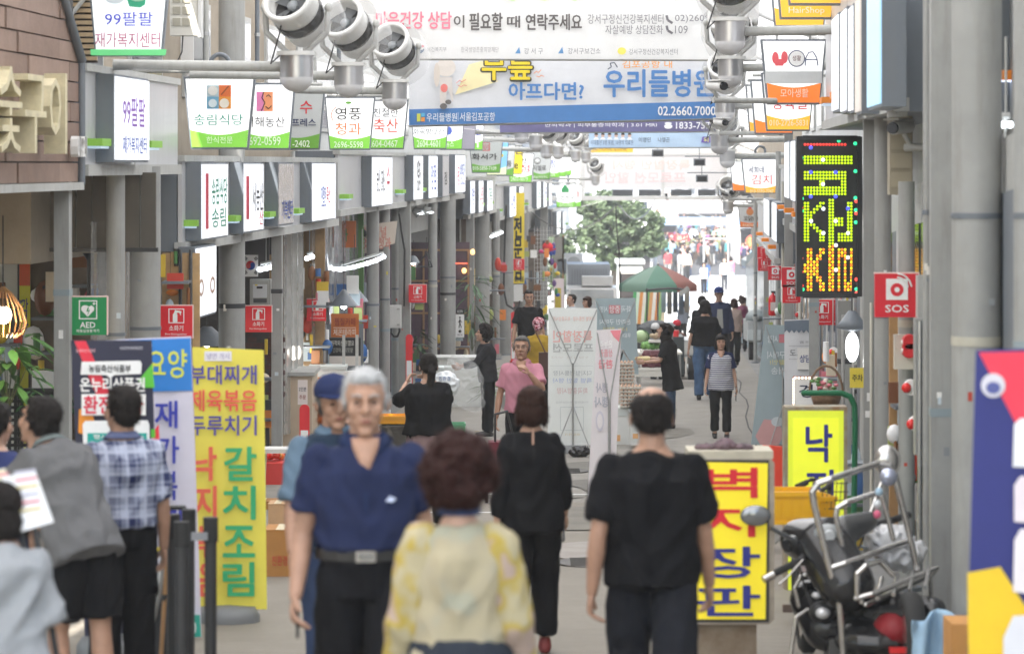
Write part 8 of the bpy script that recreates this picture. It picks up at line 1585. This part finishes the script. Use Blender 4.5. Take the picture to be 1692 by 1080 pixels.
# P3 woman in black
J = person('woman with a dark bob in a black blouse and wide black trousers, back turned', atgnd(878, 290), 1.535, 184, top=dict(mat=BLKF, hem=.80, sleeve=1.75, inf=.030, name='blouse', fold=.008), pants=dict(mat=BLKF, wide=1.15, len=.95), hair=('bob', H_BROWN), sex='f', q=0, aR=(14, 13, 18, 0), aL=(-10, 12, 12, 0), lR=(14, 10), lL=(-10, 5), build=1.05, shoes=C('#7a2a28'))
b = MB(); b.b2(-.006, .006, .118, .124, 1.22, 1.30); b.obj('neck_slit', SKIN, J['root']); phone(J, 'R', 'black phone held low by the woman in the black blouse', .17, .07, .3)
# P4 man in black tee
J = person('balding man in a loose black t-shirt walking away beside the wallpaper sign', atgnd(1077, 400), 1.665, 178, top=dict(mat=BLKF, hem=.875, sleeve=.78, inf=.030, name='t_shirt', fold=.011), pants=dict(mat=DKT, wide=1.12), hair=('bald', H_BLACK), skin=SKIN_T, q=0, aR=(10, 11, 14, 0), aL=(-10, 12, 16, 0), lR=(-12, 8), lL=(14, 4), build=1.06, curlL=40)
# P5 capped man behind P1
JC = person('man in a navy cap and dark vest half hidden behind the older man', atgnd(552, 338), 1.64, 18, top=dict(mat=fabric('dark_vest', (.02, .035, .06)), hem=.84, sleeve=0, inf=.04, name='vest'), pants=dict(mat=fabric('navy_trousers', (.03, .045, .09))), hair=('short', H_SALT), skin=SKIN_T, q=0, aR=(10, 12, 15, 0), aL=(0, 10, 10, 0), lR=(12, 4), lL=(-8, 8), cap=fabric('navy_cap', (.02, .03, .09)), build=1.08, collar=fabric('lightblue_cloth', (.12, .18, .25)))
R = bpy.data.objects[[o.name for o in bpy.data.objects if o.get('label', '').startswith('man in a navy cap and dark vest')][0]]
J5 = [o for o in bpy.data.objects if o.get('label', '').startswith('man in a navy cap and dark vest')][0]
P = []
for nm in 'RL': sh, e, w, u, f, sd = JC[nm]; P.append(chain([sh, sh+(e-sh)*.5, sh+(e-sh)*.95], [.062, .066, .070], 16, True, False))
V, Fs = remesh(P, .010, 2, fold=.008); mk('sleeves', [(V, Fs)], fabric('lightblue_cloth', (.12, .18, .25)), JC['root'])
J_ = person('woman with orange-dyed hair between the capped man and the older man', atgnd(562, 315), 1.52, 20, top=dict(mat=fabric('grey_top', (.12, .12, .13)), sleeve=.7), pants=dict(mat=BLKF), hair=('perm', H_ORANGE), sex='f', q=1)
# P7 plaid
person('man in a blue plaid shirt with thinning crown, back turned, at the navy banner', atgnd(202, 335), 1.585, -158, top=dict(mat=plaid(), hem=.97, sleeve=.9, inf=.032, name='plaid_shirt', fold=.009), pants=dict(mat=BLKF, wide=1.15), hair=('short', H_BLACK), skin=SKIN_T, q=0, aR=(-5, 10, 20, 0), aL=(35, 10, 60, 10), head=(14, -4), build=1.03, collar=fabric('plaid_collar', (.12, .14, .25)))
person('man in a grey polo and black shorts bending over the menu stand', atgnd(136, 352), 1.64, -134, top=dict(mat=fabric('grey_polo', (.13, .13, .135), var=.08), hem=.82, sleeve=.8, inf=.036, name='polo_shirt', fold=.010), pants=dict(mat=BLKF, len=.42, wide=1.15, top=.95), hair=('short', H_BLACK), skin=SKIN_T, q=0, aR=(12, 8, 62, 10), aL=(45, 8, 40, 10), lean=31, head=(4, -30), lR=(-4, 3), lL=(10, 14), build=1.0, collar=fabric('grey_green_collar', (.16, .19, .19)))
J = person('person in a light grey top with a white bracelet at the lower left corner', atgnd(2, 470), 1.36, 172, top=dict(mat=fabric('light_grey_tee', (.30, .31, .325), var=.08), hem=.8, sleeve=1.0, inf=.05, name='t_shirt', fold=.012), pants=dict(mat=BLKF), hair=('bob', H_BLACK), sex='f', q=0, aR=(6, 14, 88, 25), aL=(20, 14, 60, 10), head=(10, -8), lean=5, build=1.05)
sh, e, w, u, f, sd = J['R']; b = MB(); P = [w-f*.03+(f.orthogonal().normalized()*math.cos(i*PI/10)+f.cross(f.orthogonal().normalized())*math.sin(i*PI/10))*.036 for i in range(21)]; b.tube(P, .008, 6); b.obj('bracelet', C('#ece8e2', rough=.2), J['root'])
person('customer in a navy shirt cut off by the left edge behind the menu stand', atgnd(-8, 330), 1.50, 160, top=dict(mat=fabric('navy_shirt2', (.03, .04, .12)), sleeve=.8, inf=.04), pants=dict(mat=BLKF), hair=('short', H_BLACK), q=1, build=1.15)
# mid people
J = person('ponytail woman in a black tee and mauve apron photographing with raised hands, back turned', atgnd(708, 188), 1.56, 196, top=dict(mat=BLKF, hem=.93, sleeve=.95, inf=.05, name='t_shirt', fold=.009), pants=dict(mat=BLKF), skirt=dict(mat=fabric('mauve_apron', (.22, .15, .15)), prof=[(.42, .24, .20), (.7, .235, .19), (.9, .215, .17), (1.0, .18, .14)]), hair=('pony', H_BLACK), sex='f', q=1, aR=(62, 14, 78, 30), aL=(62, 18, 82, 30), build=1.22)
J = person('curly-haired woman in a dark grey shirt holding a big clear plastic bag, side view', atgnd(806, 112), 1.62, -80, top=dict(mat=CHAR, hem=.84, sleeve=1.8, inf=.03), pants=dict(mat=BLKF, wide=1.05), hair=('curly', H_BLACK), sex='f', q=1, aR=(25, 8, 55, 10), aL=(40, 8, 40, 10), lean=6, head=(0, -12), build=1.12)
bagm = M('clear_plastic_bag', (.85, .87, .88), rough=.12, var=.15, sc=6, alpha=.2, spec=.9)
t = thing('plastic_bag', 'big crumpled clear plastic bag held by the curly-haired woman', 'bag', G(768, 113, .55)); V, Fs = remesh([ellp((0, 0, .25), (.27, .2, .33)), ellp((-.08, 0, .5), (.2, .15, .16)), ellp((.12, 0, .02), (.17, .14, .18))], .016, 2, fold=.035, fsc=(9, 9, 9), seed=4); mk('bag_film', [(V, Fs)], bagm, t)
t = thing('plastic_bag', 'white plastic sack with blue letters beside the big clear bag', 'bag', G(735, 116, .70)); V, Fs = remesh([ellp((0, 0, .12), (.20, .15, .18))], .016, 1, fold=.03, fsc=(9, 9, 9), seed=6); mk('bag_film', [(V, Fs)], C('#dfe3e6', rough=.3), t); text('친환경', 0, .22, .16, .06, C('#2a5a9a'), t, y=-.17)
PINK = fabric('pink_polo', (.50, .22, .28), var=.08)
J = person('grey-haired man in a pink polo and glasses raising a hand to his mouth', atgnd(862, 160), 1.655, -6, top=dict(mat=PINK, hem=.9, sleeve=.72, inf=.022, name='polo_shirt'), pants=dict(mat=BLKF), hair=('short', H_SALT), skin=SKIN_T, q=1, aR=(-4, 16, 14, 0), aL=(42, 16, 108, 32), glasses=True, collar=PINK, vneck=True, head=(0, -6), build=1.0)
t = thing('shopping_trolley', 'maroon shopping trolley pulled by the pink polo man', 'trolley', G(828, 165)); part('bag_body', lambda b: b.b2(-.13, .15, -.05, .2, .12, .62), C('#6a1f30', rough=.7), t); part('handle', lambda b: b.tube([(-.06, 0, .6), (-.06, -.05, .9), (.06, -.05, .93), (.14, 0, .6)], .012, 6), DKM, t); part('wheel', lambda b: b.cyl((-.16, .05, .07), (-.13, .05, .07), .07, n=14), M('rubber'), t); part('wheel', lambda b: b.cyl((.15, .05, .07), (.18, .05, .07), .07, n=14), M('rubber'), t)
t = thing('platform', 'raised concrete step under the man in the black tee', 'step', G(868, 100)); part('step_block', lambda b: b.b2(-.6, .30, -.3, .9, 0, .22), C('#9a9a96'), t)
l0 = G(874, 100, .22); person('man in a black t-shirt and glasses standing above the pink polo man', l0, 1.70, 4, top=dict(mat=BLKF, hem=.86, sleeve=.75, inf=.026, name='t_shirt'), pants=dict(mat=BLKF), hair=('short', H_BLACK), skin=SKIN_T, q=1, aR=(6, 16, 14, 0), aL=(-6, 12, 10, 0), glasses=True, vneck=False, build=1.02)
MUS = fabric('mustard_jacket', (.42, .27, .03), var=.15)
J = person('woman in a mustard jacket with a red floral headscarf, mostly behind the white banner', atgnd(890, 106), 1.60, 170, top=dict(mat=MUS, hem=.82, sleeve=1.85, inf=.045, name='jacket'), pants=dict(mat=BLKF), hair=('short', H_BLACK), sex='f', q=1, cap=None, build=1.05)
V, Fs = remesh([([J['HT'] @ Vector(v) for v in X[0]], X[1]) for X in (ellp((0, .025, .045), (.098, .108, .096)), ellp((0, .12, -.03), (.05, .05, .05)))], .010, 1, fold=.006, fsc=(20, 20, 20)); mk('headscarf', [(V, Fs)], floral('red_floral_scarf', srgb('#7a2030'), (srgb('#e8c8d0'), srgb('#b83a50')), 30), J['root'])
t = thing('brown_bag', 'brown shoulder bag on the mustard jacket woman', 'bag', G(901, 108, .75)); part('bag_body', lambda b: b.b2(-.10, .06, -.05, .07, 0, .38), C('#4a2c22'), t); part('strap', lambda b: b.cyl((0, 0, .38), (-.16, .05, .72), .012, n=6), C('#6a4630'), t)
J = person('curly long-haired vendor in a black tunic and tan glove at the egg stall', atgnd(1108, 109), 1.60, -95, top=dict(mat=BLKF, hem=.62, sleeve=.8, inf=.035, name='tunic'), pants=dict(mat=JEAN), hair=('long', H_BLACK), sex='f', q=1, aR=(28, 8, 62, 0), aL=(24, 8, 62, 0), lean=8, head=(0, -20), build=1.05)
t = thing('rubber_glove', 'beige rubber glove on the hand of the tunic vendor', 'glove'); sh, e, w, u, f, sd = J['R']; R = J['root']; t.matrix_world = Matrix.Translation(R.location) @ Matrix.Rotation(R.rotation_euler[2], 4, 'Z'); V, Fs = remesh([chain([w-f*.06, w+f*.05, w+f*.12], [.038, .042, .030], 12)], .008, 1, fold=.004); mk('glove_body', [(V, Fs)], C('#d8c490', rough=.4), t)
J = person('woman in a white striped top with navy collar carrying a black case', atgnd(1191, 113), 1.51, -2, top=dict(mat=striped(), hem=.80, sleeve=.25, inf=.034, name='striped_top', puff=True), pants=dict(mat=BLKF, wide=1.0, len=.95), hair=('bob', H_BLACK), sex='f', q=1, aR=(4, 16, 10, 0), aL=(2, 16, 10, 0), lR=(-6, 4), lL=(10, 3), head=(2, -4), vneck=True, build=1.06)
R = J['root']; P = []
for nm in 'RL': sh, e, w, u, f, sd = J[nm]; P.append(chain([sh, sh+(e-sh)*.75], [.060, .066], 14, True, False))
P.append(loft([(0, .012, 1.12, .115, .112), (0, .012, 1.2, .12, .11), (0, .012, 1.25, .11, .09), (0, .012, 1.285, .065, .062)], 18))
V, Fs = remesh(P, .011, 1, fold=.003); mk('navy_collar_and_sleeves', [(V, Fs)], fabric('navy_yoke', (.02, .028, .08)), R)
phone(J, 'L', 'black case dangling from the striped-top woman\'s hand', .22, .07); 
J = person('short-haired woman in a black cropped shirt and jeans walking away near the capped man', atgnd(1165, 97), 1.70, 176, top=dict(mat=BLKF, hem=.92, sleeve=.85, inf=.045, name='shirt'), pants=dict(mat=JEAN, wide=1.15), hair=('bob', H_BLACK), sex='f', q=1, aR=(8, 20, 20, 0), aL=(-8, 18, 18, 0), lR=(10, 12), lL=(-8, 3), build=1.15)
NJ = fabric('navy_jacket', (.025, .035, .075)); J = person('man in a navy cap and navy jacket over a grey shirt walking towards the viewer', atgnd(1188, 83), 1.80, 2, top=dict(mat=NJ, hem=.84, sleeve=1.9, inf=.045, name='jacket'), pants=dict(mat=DKT), hair=('short', H_SALT), skin=SKIN_T, q=1, cap=fabric('cap_navy_blue', (.02, .035, .12)), aR=(0, 14, 10, 0), aL=(6, 12, 10, 0))
b = MB(); b.prism([(-.05, 1.38), (.05, 1.38), (.07, 1.0), (-.07, 1.0)], -.172, -.165); b.obj('inner_shirt', C('#9a9a94'), J['root'])
person('dark-haired woman in black with a headband just left of the capped man', atgnd(1160, 86), 1.66, 170, top=dict(mat=BLKF, sleeve=.8, inf=.03), pants=dict(mat=BLKF), hair=('short', H_BLACK), sex='f', q=1)
person('woman with a bob in a beige-pink sleeveless top and black trousers walking away', atgnd(1213, 72), 1.53, 182, top=dict(mat=fabric('beige_top', (.36, .28, .25)), hem=.86, sleeve=.7, inf=.035), pants=dict(mat=BLKF), hair=('bob', H_BROWN), sex='f', q=1, lR=(10, 8), lL=(-10, 5))
person('man in a light grey shirt with black hair looking down behind the white banner', atgnd(944, 76), 1.64, -60, top=dict(mat=fabric('pale_grey_shirt', (.34, .37, .4)), sleeve=.8, inf=.03), pants=dict(mat=DKT), hair=('short', H_BLACK), q=1, head=(0, -15))
person('woman with short brown hair and glasses behind the banners, facing left', atgnd(970, 78), 1.60, -50, top=dict(mat=fabric('dusty_pink_top', (.45, .3, .28)), sleeve=.8, inf=.03), pants=dict(mat=DKT), hair=('bob', H_BROWN), sex='f', glasses=True, q=1)
# seated vendors
def seated(label, px, s, capm, topm, rz, q=1, hat=True):
    J = person(label, G(px, s, -.42), 1.55, rz, top=dict(mat=topm, sleeve=1.7, inf=.04), pants=dict(mat=DKT), hair=('short', H_BLACK), sex='f', q=q, lR=(75, 80), lL=(75, 80), cap=capm, head=(0, -10)); J['root'].location.z = G(px, s).z-.45; return J
seated('seated vendor in a mustard bucket hat behind the dark tarp', 1080, 80, fabric('mustard_hat', (.28, .17, .05)), fabric('brown_coat', (.12, .1, .08)), 175); seated('seated vendor in a white cap before the mustard hat one', 1083, 84, fabric('white_cap', (.6, .6, .6)), fabric('grey_coat', (.2, .2, .2)), 170)
seated('seated vendor in a pale grey hat facing the lane', 1107, 82, fabric('grey_hat', (.38, .42, .44)), fabric('lightgrey_coat', (.36, .36, .36)), 150); seated('seated vendor in a red cap at the stall corner', 1118, 78, fabric('red_hat', (.5, .03, .05)), fabric('rust_coat', (.2, .1, .08)), 190)
# distant walkers and crowd: six coarse figures, copied and recoloured
base = []
for i, (sx, hr, pz, tp) in enumerate((('f', ('bob', H_BLACK), dict(lR=(14, 6), lL=(-12, 8)), .8), ('m', ('short', H_BLACK), dict(lR=(-12, 8), lL=(16, 4)), .8), ('f', ('perm', H_BROWN), dict(aR=(30, 8, 50, 0)), 1.8), ('m', ('short', H_SALT), dict(aL=(20, 8, 70, 20)), 1.8), ('f', ('long', H_BLACK), dict(lR=(10, 4), lL=(-10, 8)), .6), ('m', ('short', H_BLACK), dict(lR=(5, 2), lL=(-5, 2), aR=(-10, 10, 10, 0)), 1.85))):
    J = person('distant walker %d' % i, G(1100+i*4, 30), 1.6, 0, top=dict(mat=C('#f0f0f0', rough=.8), sleeve=tp, inf=.04), pants=dict(mat=DKT), hair=hr, sex=sx, q=2, detail_face=False, **pz); base.append(J['root'])
PAL = [('white', '#e8e8e8'), ('black', '#1c1c20'), ('dark grey', '#34363c'), ('black', '#242228'), ('navy', '#26304e'), ('black', '#222226'), ('grey', '#8a8e94'), ('red', '#b03a40'), ('light blue', '#8fb4d2'), ('beige', '#cdbfa8'), ('purple', '#7c4a78'), ('pink', '#d89aa8'), ('olive', '#6a6e48'), ('teal', '#3f7f82'), ('brown', '#6a4a38')]
def recolour(r, hx, hp=None):
    for c in [o for o in COL.objects if o.parent is r]:
        nm_ = c.name.split('.')[0]
        if nm_ == 'shirt': c.material_slots[0].link = 'OBJECT'; c.material_slots[0].material = C(hx, rough=.8)
        if nm_ == 'trousers' and hp: c.material_slots[0].link = 'OBJECT'; c.material_slots[0].material = C(hp, rough=.8)
SPEC = [(1226, 60, 1.50, 184, '#7a3a55', None, 2, 'short-haired woman in a plum jacket beyond the beige top woman'), (1229, 47, 1.55, 0, '#3f6ea8', '#b8cad8', 0, 'woman in a blue top and pale jeans near the hand cart'), (1247, 52, 1.55, 5, '#3a4a8a', '#dcdcdc', 2, 'woman in a dark blue top with pale skirt at the right pole'),
        (1166, 32.5, 1.70, 180, '#5b78a4', '#54719c', 1, 'man in grey-blue with an arm held out on the bright crossing'), (1197, 32, 1.68, 10, '#f0f0f0', '#34363c', 3, 'man in a white shirt and dark trousers on the bright crossing'), (1163, 33, 1.6, 0, '#e4eaf0', None, 4, 'woman in a pale top at the left of the bright crossing'),
        (1059+75, 40, 1.55, 20, '#aab4c6', None, 4, 'faint woman in lavender grey by the stall clothes'), (1208, 31, 1.6, 170, '#c4708a', None, 0, 'woman in a pink-red top behind the white shirt man'), (1215, 44, 1.1, 180, '#4a90b8', None, 5, 'small figure in a bright blue top behind the capped man'), (1128, 46, 1.55, 160, '#8a94a4', None, 2, 'grey figure standing under the parasol edge')]
used = set()
def crowdman(bi, px, s, h, rz, hx, hp, label, grp='distant walkers and shoppers'):
    r = base[bi]
    k_ = h/1.6
    if bi not in used: used.add(bi); r.location = G(px, s); r.rotation_euler = (0, 0, math.radians(rz)); r['label'] = label; r['group'] = grp; r.scale = (k_, k_, k_)
    else: r = dup(r, G(px, s), math.radians(rz), label, grp, (k_, k_, k_))
    recolour(r, hx, hp)
for px, s, h, rz, hx, hp, bi, lb in SPEC: crowdman(bi, px, s, h, rz, hx, hp, lb)
rnd = random.Random(21); cnt = {}
poses = ['walking', 'striding', 'reaching', 'arm-bent', 'long-haired', 'standing']
for i in range(170):
    s = rnd.choice([rnd.uniform(24, 30), rnd.uniform(20, 26), rnd.uniform(16, 23), rnd.uniform(17, 27)]); lo = 1098 if s > 24 else 1092; px = rnd.uniform(lo, 1250)
    if s > 26 and 1145 < px < 1215: s = 24
    wh = 'left' if px < 1140 else ('middle' if px < 1200 else 'right')
    while True:
        bi = rnd.randrange(6); cn, hx = rnd.choice(PAL); tr_ = rnd.choice([('dark', '#26282e'), ('blue', '#3a4a68'), ('grey', '#8a8a88'), ('black', '#17181c'), ('brown', '#4a3a2c')])
        if (bi, cn, tr_[0], wh) not in cnt: cnt[(bi, cn, tr_[0], wh)] = 1; break
    crowdman(bi, px, s, rnd.uniform(1.5, 1.75), rnd.choice([0, 10, 170, 185, 90, -80, 30, 200]), hx, tr_[1], '%s shopper, %s top, %s trousers, %s of the far crowd' % (poses[bi], cn, tr_[0], wh), 'shoppers of the far crowd')
# ---------------------------------------------------------------- air
b = MB(); b.b2(-130, 170, -25, 420, -7.5, 16); hz = b.obj('haze', bpy.data.materials.new('haze_air')); stuff(hz)
m = hz.data.materials[0]; m.use_nodes = True; n = m.node_tree.nodes; n.remove(n['Principled BSDF']); v = n.new('ShaderNodeVolumePrincipled'); v.inputs['Density'].default_value = .0007; v.inputs['Color'].default_value = (.98, .99, 1, 1); v.inputs['Anisotropy'].default_value = .2
m.node_tree.links.new(v.outputs[0], n['Material Output'].inputs['Volume'])
bpy.data.scenes.remove(TS)

for o in COL.objects:
    pass
